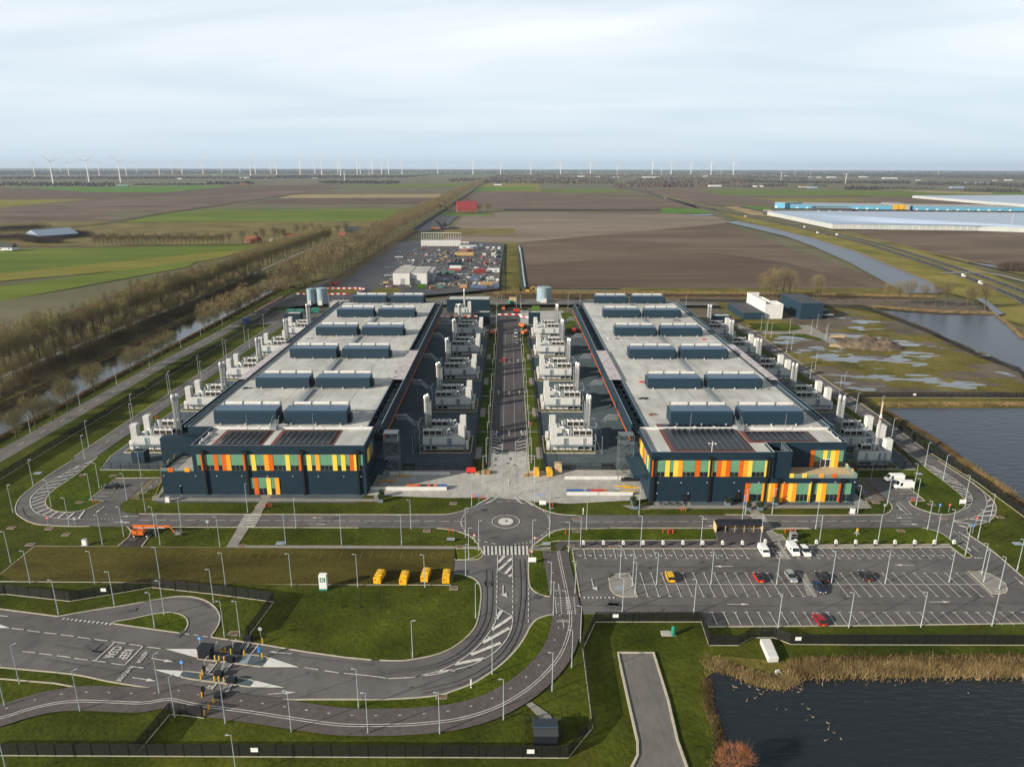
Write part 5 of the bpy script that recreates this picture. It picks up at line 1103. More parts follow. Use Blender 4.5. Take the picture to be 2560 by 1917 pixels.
# fences
postp = {}
def fence(pts, label, h=2.4, step=3., mt='fence_mesh', name='mesh_fence', base=True, grp='black mesh fences'):
    if isinstance(pts, str): pts = P(pts)
    o_ = Vector((pts[0][0], pts[0][1], 0)); r = empty(name, o_, 0, label, 'fence', grp); b = MB(); lp = [(p[0]-o_.x, p[1]-o_.y) for p in pts]
    for a, c in zip(lp, lp[1:]): b.add([(*a,.05),(*c,.05),(*c,h),(*a,h)], [(0,1,2,3)], mt)
    b.build('mesh_panel', r); b = MB().path([(*q, h) for q in lp], .05, 4, 'black'); b.path([(*q, h*.55) for q in lp], .025, 3, 'black'); b.build('rail', r)
    key = (h,); L = sum(math.hypot(c[0]-a[0], c[1]-a[1]) for a, c in zip(lp, lp[1:])); step = max(step, L/98)
    first = None
    for x, y, hd in along(lp, step):
        if first is None:
            if key not in postp: q = MB().box(-.06, .06, -.06, .06, 0, h+.12, 'black').build('post', r); postp[key] = q; q.location = (x,y,0); first = q; continue
            first = postp[key]
        q = first.copy(); C.objects.link(q); q.parent = r; q.location = (x, y, 0)
    if base: MB().strip(lp, .16, .0, 'kerb', .12).build('base_strip', r)
    return r
fence('m-200,858 0,858 h0,1588 h700,1590', 'black mesh fence along the bottom edge of the photo, left stretch')
fence('h702,1590 1270,1593 1440,1385 1372,840 1460,655', 'black mesh fence bending round the corrugated shelter and up beside the cycle path'); fence('h1462,655 e1300,1303 1370,1520', 'black mesh fence south of the car park, left corner')
fence('e1372,1520 1640,1520 g330,350 480,350 600,396 1000,399', 'black mesh fence with a dog-leg north of the near pond'); fence('g1003,399 2212,402 2900,404', 'straight black mesh fence north of the near pond, right stretch')
fence('E100,725 1210,848 2208,680 a1045,878', 'black mesh fence left of the entrance turning bulb'); fence('a1048,878 1480,925 1890,978 1700,1235', 'black mesh fence behind the entrance turning bulb with sharp right corner')
fence('E-400,745 95,728', 'short black screened fence at the left edge by the old car park')
fence('m755,852 940,632 1020,636 1130,652', 'black mesh fence crossing to the cycle path at the bottom gate')
fence([(-156,150),(-155.6,290)], 'dark fence along the left perimeter road, nearer part', step=2.8); fence([(-155.6,292),(-155,470)], 'dark fence along the left perimeter road, farther part', step=2.8)
fence('w2500,790 2212,560 n1780,1400 1430,1180 1160,985 960,830 905,812', 'dark fence between the right perimeter road and the big pond')
fence('n907,811 1400,811 2098,813 2700,815', 'dark fence between the flooded meadow and the pond bank'); fence('q2400,960 2212,795 2180,748 1900,645', 'dark fence at the right corner of the flooded meadow'); fence('q1898,644 1600,500 1200,345 900,328 440,302 0,296', 'dark fence along the far edge of the flooded meadow')
fence('a710,62 800,66 1100,68', 'light fence round the left outer generator yard', mt='fence_light'); fence('n945,1308 1345,1305 1190,1150', 'light fence round the right outer generator yard', mt='fence_light')
fence([(-41,207.6),(-11.4,207.6),(-11.4,420)], 'dark low fence on the wall round the left avenue yard', mt='fence_light', step=3.5, base=False); fence([(40,207.6),(10.5,207.6),(10.5,420)], 'dark low fence on the wall round the right avenue yard', mt='fence_light', step=3.5, base=False)
fence([(-130,470),(-45,470)], 'fence behind the left hall beside the back road', mt='fence_light', base=False); fence([(45,472),(145,472)], 'fence behind the right hall beside the back road', mt='fence_light', base=False)
# warning plates on the fences
for s_, l_ in (('m1408,823','left white plate on the bottom fence'),('h1012,1543','white plate on the bottom fence beside the shelter'),('h1598,610','white plate on the fence corner south of the car park'),('f130,1453','white plate on the fence north of the pond'),('a715,892','white plate on the fence by the turning bulb'),('n1343,789','white plate on the fence of the flooded meadow')):
    x, y = P1(s_, 1.6); o = MB().box(-.6, .6, -.16, -.11, -.4, .4, 'white_paint').build('warning_sign'); o.location = (x, y, 1.6); tag(o, l_, 'sign', 'white plates on the fences')
    if s_[0] in 'mhf': pass
# hydrants and red marker posts
def redpost():
    r = empty('marker_post'); MB().tube((0,0,0),(0,0,1.15), .12, n=7, mt='hydrant').build('post', r); MB().tube((0,0,1.15),(0,0,1.3), .15, .05, 7, 'hydrant').build('cap', r); r['category'] = 'marker post'; return r
rp_ = Proto(redpost())
def redgroup(s, desc, offs_=((-1.3,0),(-.7,.3),(0,-.3),(.7,.2),(1.3,-.1))):
    x, y = P1(s)
    for i, (dx, dy) in enumerate(offs_): rp_.put((x+dx, y+dy), 0, 'red marker post, %s from the left %s' % (nth(i), desc) if len(offs_) > 1 else 'single red marker post '+desc, 'red marker posts')
redgroup('e990,490', 'on the lawn north of the electric car bays'); redgroup('e2115,488', 'on the lawn right of the bicycle shelter'); redgroup('e1135,285', 'on the lawn before the right office', ((-.6,0),(0,.1),(.6,0)))
redgroup('a1850,325', 'on the lawn before the left office door', ((-.7,-.2),(.1,.2),(.9,0))); redgroup('a655,300', 'at the left parking bays', ((-.4,0),(.4,0))); redgroup('f1185,200', 'at the right parking bays', ((-.4,0),(.4,0)))
redgroup('e52,500', 'beside the cycle path corner', ((0,0),)); redgroup('p630,640', 'left of the roundabout', ((-.5,0),(.5,0))); redgroup('p850,410', 'where the apron meets the roundabout', ((-.4,0),(.3,.3))); redgroup('p1323,455', 'right of the apron edge', ((-.4,0),(.3,0))); redgroup('p788,400', 'on the left apron lawn', ((-.3,0),(.3,0)))
redgroup('c1300,1470', 'on the left avenue strip', ((-.8,-1),(.6,1))); redgroup('I590,660', 'on the lawn behind the nearest left outer generator', ((-1,0),(0,.4),(1,0))); redgroup('a1777,245', 'at the left office entrance', ((0,0),)); redgroup('c1660,1145', 'on the right avenue strip', ((-.5,0),(.5,0)))
for k, y in enumerate((262, 306, 349)):
    rp_.put((-9.2, y), 0, '%s red marker post on the grass strip left of the avenue' % nth(k), 'red marker posts'); rp_.put((9.3, y-4), 0, '%s red marker post on the grass strip right of the avenue' % nth(k), 'red marker posts')
# electric car chargers
def charger():
    r = empty('car_charger'); MB().box(-.12,.12,-.12,.12,0,.9,'navy_dark').build('post', r); MB().box(-.32,.32,-.2,.2,.85,1.55,'white_paint').tube((0,-.2,1.55),(0,.2,1.55), .32, n=10, mt='white_paint').build('charging_unit', r); MB().box(-.12,.12,-.22,-.2,1.2,1.4,'black').build('display', r); r['category'] = 'charger'; return r
cp = Proto(charger())
for i in range(9): cp.put((P1('e213,605')[0]+i*5.03, 159.9), 0, 'white car charger, %s from the left in the left charger row' % nth(i), 'car chargers')
for i in range(8): cp.put((P1('f284,598')[0]+i*5.0, 160.3), 0, 'white car charger, %s from the left in the right charger row' % nth(i), 'car chargers')
cp.put(P1('N505,330'), 0, 'white car charger behind the leftmost white van', 'car chargers'); cp.put(P1('N1245,330'), 0, 'white car charger behind the second white van', 'car chargers')
# round and triangular signs
def sign(s, kind, label, h=2.4):
    r = empty('traffic_sign', (*P1(s), 0), 0, label, 'sign'); MB().tube((0,0,0),(0,0,h), .045, n=6, mt='lamp_grey').build('pole', r)
    if kind == 'tri':
        MB().add([(-.5,-.06,h-.5),(.5,-.06,h-.5),(0,-.06,h+.4),(-.5,-.03,h-.5),(.5,-.03,h-.5),(0,-.03,h+.4)], [(0,1,2),(5,4,3),(0,3,4,1),(1,4,5,2),(2,5,3,0)], 'lamp_red').build('plate', r); MB().add([(-.3,-.065,h-.38),(.3,-.065,h-.38),(0,-.065,h+.18)], [(0,1,2)], 'white_paint').build('plate_face', r)
    elif kind == 'board': MB().box(-.95,.95,-.1,-.05,.5,1.75,'white_paint').build('plate', r); MB().box(-.8,-.72,-.05,.03,0,.6,'lamp_grey').box(.72,.8,-.05,.03,0,.6,'lamp_grey').build('leg', r)
    else:
        c1, c2 = {'blue':('sign_blue','white_paint'),'no':('lamp_red','white_paint'),'grey':('lamp_grey','lamp_grey')}[kind]
        MB().tube((0,-.04,h),(0,-.09,h), .42, n=16, mt=c1).build('plate', r)
        b = MB()
        if kind == 'no': b.box(-.26,.26,-.1,-.092,h-.08,h+.08,c2)
        elif kind == 'blue': b.add([(-.15,-.1,h),(.15,-.1,h),(0,-.1,h+.25)], [(0,1,2)], c2).box(-.06,.06,-.1,-.092,h-.25,h,c2)
        else: b.box(-.1,.1,-.1,-.092,h-.1,h+.1,c2)
        b.build('symbol', r)
sign('p1207,728','tri','red triangular warning sign right of the roundabout, upper one'); sign('h1018,222','tri','red triangular warning sign beside the white board'); sign('p790,710','tri','red triangular warning sign left of the roundabout')
sign('h1022,252','board','small white board on two legs below the triangular sign', 1.7); sign('p1262,455','board','small white board right of the concrete apron',1.7); sign('f1638,228','board','small white board at the tip of the right grass loop',1.7)
sign('f1423,297','blue','blue round sign on the right grass loop'); sign('f1512,297','no','red no-entry sign on the right grass loop'); sign('f1760,420','no','red sign standing on the painted hatching'); sign('f1732,490','blue','blue round sign at the right road fork'); sign('f917,300','grey','grey round sign at the corner before the right office')
sign('p822,432','blue','blue sign at the left corner of the apron'); sign('p1240,432','blue','blue sign at the right corner of the apron'); sign('a335,455','no','red no-entry sign at the left turning loop'); sign('a523,458','grey','small grey sign at the left loop give-way line'); sign('a1437,480','grey','small grey sign on the lawn right of the orange lift'); sign('a850,480','grey','small round sign behind the side road corner')
sign('t200,370','blue','blue sign on the upper gate island'); sign('m1012,400','blue','blue sign on the left tip of the lower gate island'); sign('t1590,150','grey','grey sign beside the gate on the grass')
for s_, l_ in (('a1160,288','small white cabinet on the paving before the left office'),('f628,305','small white cabinet on the grass before the right office'),('a588,585','white cabinet on a concrete foot left of the side road')):
    r = empty('service_cabinet', (*P1(s_), 0), 0, l_, 'cabinet'); MB().box(-.55,.55,-.35,.35,.1,1.6,'white_paint').build('body', r); MB().box(-.6,.6,-.4,.4,1.6,1.7,'grey_clad').build('roof', r); MB().box(-.9,.9,-.6,.6,.0,.1,'paving').build('plinth', r)
# white and green first-aid pillar, dark flag poles, benches
x, y = P1('M275,400'); r = empty('information_pillar', (x, y, 0), 0, 'tall white pillar with green cross panel and green base on the grass', 'pillar')
MB().box(-.85,.85,-.6,.6,.45,3.9,'white_paint').build('body', r); MB().box(-.9,.9,-.65,.65,0,.45,'teal').build('base', r); MB().box(-.6,.6,-.64,-.6,2.2,3.3,'teal').build('green_panel', r)
b = MB(); 
for a in (45,-45):
    c, s_ = math.cos(R(a)), math.sin(R(a)); u = .48; w = .1; b.add([(c*u*i-s_*w*j, -.66, 2.75+s_*u*i+c*w*j) for i, j in ((-1,-1),(1,-1),(1,1),(-1,1))], [(0,1,2,3)], 'white_paint')
b.build('white_cross', r)
for k, s_ in enumerate(('o1122,537','o1237,537','o1354,537')):
    r = empty('flag_pole', (*P1(s_), 0), 0, '%s of three dark bare flag poles on the lawn' % ('left','middle','right')[k], 'flag pole', 'dark flag poles'); MB().tube((0,0,0),(0,0,6.6), .07, .05, 6, 'black').build('pole', r); MB().tube((0,0,0),(0,0,.25), .2, n=8, mt='black').build('foot', r); MB().tube((0,0,6.6),(0,0,6.75), .1, .03, 6, 'black').build('cap', r)
x, y = P1('o1787,130'); r = empty('park_bench', (x, y, 0), 0, 'grey bench with backrest on the lawn left of the roundabout', 'bench'); MB().box(-1,1,-.25,.25,.42,.5,'galv').build('seat', r); MB().box(-1,1,.22,.28,.55,.95,'galv').build('backrest', r)
for q in (-.85,.85): MB().box(q-.05,q+.05,-.2,.25,0,.42,'navy_dark').build('leg', r)
# drains and hatches set in the ground
def flat_(s, name, w, d, mt, label, cat, rim=None, h=.14):
    x, y = P1(s); b = MB().box(x-w/2, x+w/2, y-d/2, y+d/2, 0, h, mt)
    if rim: b.box(x-w/2-.25, x+w/2+.25, y-d/2-.25, y+d/2+.25, 0, h-.02, rim)
    tag(b.build(name), label, cat, cat+'s set in the ground')
hl = [('a550,292','on the left turning loop lawn'),('a780,108','at the top of the left loop lawn'),('a572,105','left of the top loop lawn hatch'),('a78,468','leftmost on the lawn below the loop'),('a340,473','second on the lawn below the loop'),('a455,514','third on the lawn below the loop'),('a208,583','at the corner of the overgrown car park'),('a1612,1196','at the tip of the entrance bulb lawn'),('K-0,0',''),('o505,160','at the foot of the crossing path'),('o1640,66','on the lawn left of the roundabout'),('o1842,166','on the paved path left of the roundabout'),('o1805,418','below the rightmost yellow compactor'),('h395,1172','on the verge of the big bend'),('p645,438','on the lawn left of the apron'),('p1495,548','in the main road right of the roundabout'),('p1492,632','on the lawn right of the roundabout'),('p1748,738','on the path north of the chargers'),('p1458,733','at the cycle path corner'),('f1075,468','on the right lawn strip'),('f1462,350','in the road at the right bend'),('f1985,340','on the grass right of the right bend'),('f1355,226','on the right grass loop'),('c1278,1078','on the left avenue strip'),('c1228,1400','at the near end of the left avenue strip'),('c1665,1412','at the near end of the right avenue strip'),('f845,205','at the yellow hatched bays'),('e780,258','on the paving before the right office')]
for s_, l_ in hl:
    if l_: flat_(s_, 'drain_grate', 1.5, .9, 'drain_brown', 'brown drain grate '+l_, 'drain', 'paving')
for s_, l_ in (('o740,142','on the lawn below the main road'),('h1120,115','on the lawn right of the crosswalk'),('w2150,825','on the grass at the far right'),('a262,90','beside the left perimeter fence'),('n1370,1338','on the grass behind the two vans'),('e548,993','on the left car park island'),('w1218,137','')):
    if l_: flat_(s_, 'metal_hatch', 2.2, 1.5, 'hatch', 'pale metal hatch '+l_, 'hatch', None, .13)
flat_('t1235,625', 'metal_hatch', 1.6, 2.6, 'hatch', 'large pale metal hatch on the upper gate island', 'hatch', None, .16)
for k, s_ in enumerate(('c1395,1372','c1387,1407','c1385,1418','c1383,1460','c1503,1403','c1502,1416','c1484,1446','c1535,1459','h1780,997','h1826,1048')):
    x, y = P1(s_); b = MB().tube((x,y,0),(x,y,.05), .5, n=14, mt='navy_dark'); 
    if k > 7: b.tube((x,y,0),(x,y,.045), .95, n=16, mt='drain_brown')
    tag(b.build('manhole_cover'), ('round cover %s from the far end of the concrete avenue mouth' % nth(k)) if k < 8 else ('farther round cover on the concrete ramp road','nearer round cover on the concrete ramp road')[k-8], 'manhole cover', 'round manhole covers')
# planters
def planter(s, label):
    r = empty('planter', (*P1(s), 0), 0, label, 'planter', 'planters with clipped shrubs'); MB().box(-.7,.7,-.7,.7,0,.95,'pipe_grey').box(-.6,.6,-.6,.6,.95,1.,'mud').build('pot', r)
    k = 260; c_ = RNG.normal(0, 1, (k,3)); c_ /= np.linalg.norm(c_, axis=1)[:,None]; c_ *= RNG.uniform(.5,.95,(k,1)); c_[:,2] = c_[:,2]*.8+1.7; t = RNG.normal(0,.16,(k,3,3)); vs = c_[:,None,:]+t
    npmesh('shrub', vs.reshape(-1,3), np.arange(k*3).reshape(-1,3), 'leaf_dark', r)
for s_, l_ in (('p152,392','farther planter at the right corner of the left office'),('p145,425','nearer planter at the right corner of the left office'),('p1890,440','farther planter at the left corner of the right office'),('p1902,472','nearer planter at the left corner of the right office'),('e1540,230','planter left of the right office entrance wall'),('e1975,228','planter before the yellow panels of the right office'),('e1728,272','left planter of the pair flanking the entrance path'),('e1840,270','right planter of the pair flanking the entrance path')): planter(s_, l_)
for k, s_ in enumerate(('A250,690','A320,692','A395,690')):
    r = empty('picnic_table', (*P1(s_), 0), 0, '%s steel outdoor table set before the right office' % ('left','middle','right')[k], 'table', 'outdoor tables'); MB().tube((0,0,.72),(0,0,.77), .6, n=12, mt='steel').build('table_top', r); MB().tube((0,0,0),(0,0,.72), .06, n=6, mt='steel').build('leg', r)
    for t in range(4): a = t*1.57+.5; MB().box(1.05*math.cos(a)-.25, 1.05*math.cos(a)+.25, 1.05*math.sin(a)-.25, 1.05*math.sin(a)+.25, .42, .47, 'steel').box(1.05*math.cos(a)-.04, 1.05*math.cos(a)+.04, 1.05*math.sin(a)-.04, 1.05*math.sin(a)+.04, 0, .42, 'steel').build('seat', r)
# bicycle shelter with bikes
(bx, by), (bx2, _) = P('e1435,487 1868,487'); W_ = bx2-bx
r = empty('bicycle_shelter', (bx, by, 0), 0, 'long wooden bicycle shelter with dark curved roof north of the car park', 'shelter')
MB().box(.2, W_-.2, 2.7, 2.85, 0, 2.3, 'wood').build('back_wall', r)
for q in (0, W_-.15): MB().prism([(q,0.2),(q+.15,.2),(q+.15,2.85),(q,2.85)], 0, 2.35, 'pale_wood').build('side_wall', r)
b = MB(); cp_ = [(0,2.35),(.3,2.6),(1.2,2.8),(2.2,2.8),(3.1,2.5)]
for (ya, za), (yb_, zb_) in zip(cp_, cp_[1:]): b.add([(-.1,ya,za),(W_+.1,ya,za),(W_+.1,yb_,zb_),(-.1,yb_,zb_),(-.1,ya,za-.12),(W_+.1,ya,za-.12),(W_+.1,yb_,zb_-.12),(-.1,yb_,zb_-.12)], [(0,1,2,3),(7,6,5,4),(0,4,5,1),(0,3,7,4),(1,5,6,2),(2,6,7,3)], 'navy_dark')
b.build('roof', r)
for k in range(1, 5): MB().box(k*W_/5-.06, k*W_/5+.06, .3, .42, 0, 2.3, 'pale_wood').build('post', r)
b = MB()
for k in range(22): b.box(3.6+k*.38, 3.66+k*.38, .9, 1.9, 0, .6, 'silver')
b.build('bike_rack', r)
def bike():
    r = empty('bicycle')
    for q in (-.52,.52):
        b = MB(); pts = [(0, q+.33*math.cos(R(t)), .35+.33*math.sin(R(t))) for t in range(0,361,30)]; b.path(pts, .03, 4, 'rubber'); b.build('wheel', r)
    MB().path([(0,-.52,.35),(0,-.1,.35),(0,-.2,.85),(0,-.52,.35)], .025, 4, 'car_navy').path([(0,-.1,.35),(0,.38,.8),(0,-.17,.75)], .025, 4, 'car_navy').path([(0,.52,.35),(0,.38,.95)], .025, 4, 'car_navy').build('frame', r)
    MB().box(-.06,.06,-.32,-.1,.86,.92,'black').build('saddle', r); MB().tube((-.27,.36,.98),(.27,.36,.98), .02, n=4, mt='silver').build('handlebar', r); r['category'] = 'bicycle'; return r
bk_ = Proto(bike())
for k, dx in enumerate((1.4,1.9,2.4,2.9,3.4,6.3,6.8)): bk_.put((bx+dx, by+1.2, .03), R(random.uniform(-12,12)), 'parked bicycle, %s from the left in the wooden shelter' % nth(k), 'bicycles in the shelter')
# bollards and gate gear at the entrance
bl_ = MB
def bollard():
    r = empty('bollard'); MB().tube((0,0,0),(0,0,1.15), .16, n=8, mt='bollard_yellow').build('post', r); MB().tube((0,0,1.15),(0,0,1.25), .16, .05, 8, 'bollard_yellow').build('cap', r); r['category'] = 'bollard'; return r
yb = Proto(bollard())
for i, s_ in enumerate(('t262,430','t160,560','t178,560','t200,598','t658,470','t765,475','t903,500','t1208,540','t1622,600','t537,648','t635,660','t752,675')): yb.put(P1(s_), 0, 'yellow bollard, %s on the upper gate island' % nth(i), 'yellow bollards')
for i, s_ in enumerate(('t255,985','t215,1085','t525,1130','t625,1135','t748,1160')): yb.put(P1(s_), 0, 'yellow bollard, %s on the lower gate island' % nth(i), 'yellow bollards')
for i, s_ in enumerate(('t240,1505','t500,1650','m1157,608','m1133,640')): yb.put(P1(s_), 0, 'yellow bollard, %s from the top beside the lower cycle path gate' % nth(i), 'yellow bollards')
yb.put(P1('t1630,250'), 0, 'lone yellow bollard on the grass above the gate', 'yellow bollards')
r = empty('guard_booth', (*P1('t345,560'), 0), R(-7), 'black box-shaped guard booth on the upper gate island', 'booth'); MB().box(-1.3,1.3,-.9,.9,0,2.3,'black').build('wall', r); MB().box(-1.4,1.4,-1,1,2.3,2.45,'navy_dark').build('roof', r); MB().box(-.6,.5,-.95,-.9,1,2,'dark_glass').build('window', r); MB().box(1.3,1.34,-.4,.4,0,2,'navy_dark').build('door', r)
for s_, l_ in (('t1065,490','black gate motor box at the upper lane, island side'),('t880,680','black gate motor box on the upper island, lower side'),('t625,1010','black gate motor box on the lower island, upper side'),('t925,1150','black gate motor box on the lower island, lower side'),('t640,1510','black gate motor box at the bottom lane edge'),('t1295,190','black gate motor box on the grass side')):
    r = empty('gate_motor', (*P1(s_), 0), R(-8), l_, 'gate motor', 'gate motor boxes'); MB().box(-.8,.8,-.5,.5,0,.95,'black').build('housing', r); MB().box(-.7,.7,-.45,.45,.95,1.05,'navy_dark').build('lid', r)
    b = MB()
    for q in range(4): b.box(-.7+q*.42, -.6+q*.42, -.56, -.5, .15, .9, 'navy_dark')
    b.build('grille', r)
for s_, l_ in (('t1565,580','card reader post with blue panel on the upper gate island'),('t300,1010','card reader post on the lower gate island'),('t275,1490','card reader post at the bottom lane')):
    r = empty('card_reader', (*P1(s_), 0), 0, l_, 'card reader'); MB().tube((0,0,0),(0,0,1.6), .08, n=6, mt='black').build('post', r); MB().box(-.25,.25,-.2,.2,1.3,2.3,'sign_blue' if 'blue' in l_ else 'black').build('panel', r)
for s_, l_ in (('t530,520','slim grey camera arm left of the upper lane'),('t955,450','slim grey camera arm near the upper gate motor'),('t310,860','bent grey camera arm over the STOP words'),('t720,980','bent grey camera arm by the lower gate motor')):
    r = empty('camera_post', (*P1(s_), 0), 0, l_, 'camera post', 'grey camera posts at the gate'); MB().path([(0,0,0),(0,0,2),(.5,.5,2.6)], .06, 6, 'lamp_grey').build('pole', r); MB().box(.4,.7,.4,.6,2.55,2.7,'silver').build('camera', r)
# corrugated shelter by the bottom fence
sx_, sy_ = P1('h1035,1505'); r = empty('pump_shelter', (sx_, sy_-.2, 0), 0, 'dark corrugated shelter behind the bottom fence', 'shed')
MB().box(0,3.9,0,3.4,0,2.0,'navy_dark').build('wall', r); b = MB().box(-.15,4.05,-.15,1.6,2.15,2.25,'slate').box(-.15,4.05,1.6,3.6,2.3,2.4,'blue_roof')
for k in range(18): b.box(-.1+k*.235, -.02+k*.235, 1.62, 3.58, 2.4, 2.47, 'slate')
b.build('roof', r)
fence('h978,1505 978,1340 1085,1345', 'low brown hedge fence left of the corrugated shelter', h=1.4, mt='fence_light', base=False); fence('h1225,1330 1235,1500', 'low rusty fence right of the corrugated shelter', h=1.4, mt='fence_light', base=False)
# ================================================================ VEHICLES
def car(paint, L=4.2, Wd=1.8, Hh=1.48, kind='car', glassroof=False):
    r = empty('parked_car' if kind == 'car' else 'parked_van'); w = Wd/2; x0, x1 = -L/2, L/2
    def loft(secs, mt, mb):     # secs: (x, half width low, z low, half width high, z high)
        vs = []
        for x, wl, zl, wh, zh in secs: vs += [(x,-wl*.93,zl),(x,-wl,zl+(zh-zl)*.35),(x,-wh,zh-.04),(x,-wh*.9,zh),(x,wh*.9,zh),(x,wh,zh-.04),(x,wl,zl+(zh-zl)*.35),(x,wl*.93,zl)]
        fs = []
        for i in range(len(secs)-1):
            for j in range(8): k = (j+1) % 8; fs.append((i*8+j, i*8+k, (i+1)*8+k, (i+1)*8+j))
        fs += [tuple(range(8)), tuple(range((len(secs)-1)*8+7, (len(secs)-1)*8-1, -1))]; mb.add(vs, fs, mt)
    b = MB()
    if kind == 'car':
        loft([(x0,w*.8,.35,w*.78,.72),(x0+.12,w*.95,.22,w*.92,.86),(x0+.8,w,.2,w*.97,.93),(x1-1.25,w,.2,w*.96,.95),(x1-.35,w*.97,.2,w*.88,.84),(x1-.05,w*.82,.25,w*.7,.66),(x1,w*.75,.35,w*.65,.55)], paint, b); body = b.build('body', r)
        b = MB(); loft([(x0+.12,w*.86,.84,w*.7,.98),(x0+.55,w*.93,.88,w*.74,Hh-.1),(x0+1.1,w*.95,.9,w*.77,Hh-.02),(x0+2.1,w*.95,.9,w*.77,Hh-.02),(x0+2.5,w*.95,.9,w*.74,Hh-.12),(x1-1.05,w*.92,.9,w*.82,.98)], 'dark_glass', b); b.build('window', body)
        b = MB(); loft([(x0+.5,w*.74,Hh-.1,w*.7,Hh-.04),(x0+1.1,w*.79,Hh-.06,w*.75,Hh+.02),(x0+2.1,w*.79,Hh-.06,w*.75,Hh+.02),(x0+2.45,w*.76,Hh-.14,w*.7,Hh-.06)], 'car_black' if glassroof else paint, b)
        for sx in (-1,1):
            for xx in (x0+1.25,): b.box(xx, xx+.08, *sorted((sx*w*.93, sx*w*.76)), .9, Hh-.05, paint)
        b.build('roof', body)
    else:
        top = Hh
        loft([(x0,w*.96,.35,w*.9,top-.08),(x0+.1,w,.3,w*.93,top),(x1-1.75,w,.3,w*.92,top),(x1-1.35,w,.3,w*.9,top-.1),(x1-.75,w,.3,w*.92,1.12),(x1-.2,w*.94,.3,w*.85,.95),(x1,w*.8,.4,w*.7,.7)], paint, b); body = b.build('body', r)
        b = MB(); xa, xb, za, zb = x1-1.33, x1-.78, top-.16, 1.17
        b.add([(xb+.03,-w*.84,zb),(xb+.03,w*.84,zb),(xa+.03,w*.8,za),(xa+.03,-w*.8,za)], [(0,1,2,3)], 'dark_glass')
        for sx in (-1,1): b.box(xa-.75, xa-.02, *sorted((sx*(w+.012), sx*(w-.05))), 1.12, top-.25, 'dark_glass')
        b.build('window', body)
    for sx in (x0+.75, x1-.8):
        for sy in (-1,1): a = sorted((sy*(w-.02), sy*(w-.22))); MB().tube((sx,a[0],.32),(sx,a[1]+.03,.32), .32, n=12, mt='rubber').tube((sx,a[0]-.01,.32),(sx,a[1]+.045,.32), .19, n=10, mt='silver').build('wheel', r)
    for sy in (-1,1):
        MB().box(x1-.22, x1-.02, *sorted((sy*w*.5, sy*w*.82)), .58, .72, 'head_lamp').build('headlight', r); MB().box(x0-.02, x0+.08, *sorted((sy*w*.62, sy*w*.88)), .68, .95, 'lamp_red').build('tail_light', r)
        MB().box(x1-1.45, x1-1.25, *sorted((sy*w, sy*(w+.16))), .92, 1.08, paint).build('mirror', r)
    MB().box(x0-.04, x0-.021, -.26, .26, .45, .58, 'plate').box(x1+.005, x1+.025, -.26, .26, .38, .5, 'plate').build('number_plate', r)
    r['category'] = 'car' if kind == 'car' else 'van'; return r
def putcar(r, s, rz, label, grp='cars in the car park'):
    p = P1(s) if isinstance(s, str) else s; r.location = (p[0], p[1], .03); r.rotation_euler = (0,0,R(rz)); tag(r, label, None, grp)
putcar(car('car_yellow'), 'e1010,905', 90, 'yellow hatchback parked in the middle row'); putcar(car('car_red', 3.8, 1.7, 1.5, glassroof=True), 'e1822,912', 90, 'small bright red car with dark roof in the middle row')
putcar(car('silver', 4.5), 'e2122,905', -90, 'silver car beside the pale walkway in the middle row'); putcar(car('car_black', 4.4), 'f340,905', 90, 'black car behind the navy car in the middle row'); putcar(car('car_navy', 4.5), 'f320,1005', -90, 'dark navy car facing the viewer beside the pale walkway')
putcar(car('car_black', 4.2), 'f740,895', 90, 'lone black hatchback in the right part of the middle row'); putcar(car('car_dark_red', 4.1), 'f322,1300', 90, 'dark red car in the southern row'); putcar(car('car_black', 4.7), 'a765,192', 178, 'black estate car in the bays left of the left office', 'cars beside the offices')
putcar(car('white_paint', 4.5, 1.9, 1.85, 'van'), 'N478,520', -90, 'leftmost small white van in the electric bays'); putcar(car('white_paint', 5.0, 2.0, 2.0, 'van'), 'N1190,490', -90, 'larger white van beside the pale walkway in the electric bays'); putcar(car('white_paint', 4.5, 1.85, 1.6, 'car'), 'N1480,510', -90, 'white car right of the larger white van')
putcar(car('white_paint', 5.6, 2.0, 2.3, 'van'), 'w925,205', 180, 'farther high white van in the right office bays', 'vans by the right office'); putcar(car('white_paint', 5.6, 2.0, 2.35, 'van'), 'w1015,275', 180, 'nearer high white van in the right office bays', 'vans by the right office')
putcar(car('silver', 5.4, 2.1, 2.3, 'van'), 'v1283,540', -90, 'pale van parked on the far avenue', 'vehicles on the avenue'); putcar(car('silver', 4.6, 1.9, 1.6), 'v1290,610', -90, 'silver car on the avenue behind the pale van', 'vehicles on the avenue')
putcar(car('car_navy', 5, 2, 1.9, 'van'), 'v1280,500', -90, 'dark van in front of the pale van on the avenue', 'vehicles on the avenue'); putcar(car('car_red', 4.2), 'v1153,800', 90, 'red car driving up the avenue', 'vehicles on the avenue')
putcar(car('blue_paint', 6.5, 2.4, 2.8, 'van'), 'u-560,-50', 0, 'x')
vb = bpy.data.objects['parked_van' if 'x' == '' else [o.name for o in bpy.data.objects if o.get('label') == 'x'][0]]; vb.location = (*P1('l1850,620'), .03); vb.rotation_euler = (0,0,R(-90)); vb['label'] = 'blue truck on the canal road'; vb['group'] = 'vehicles on the canal road'
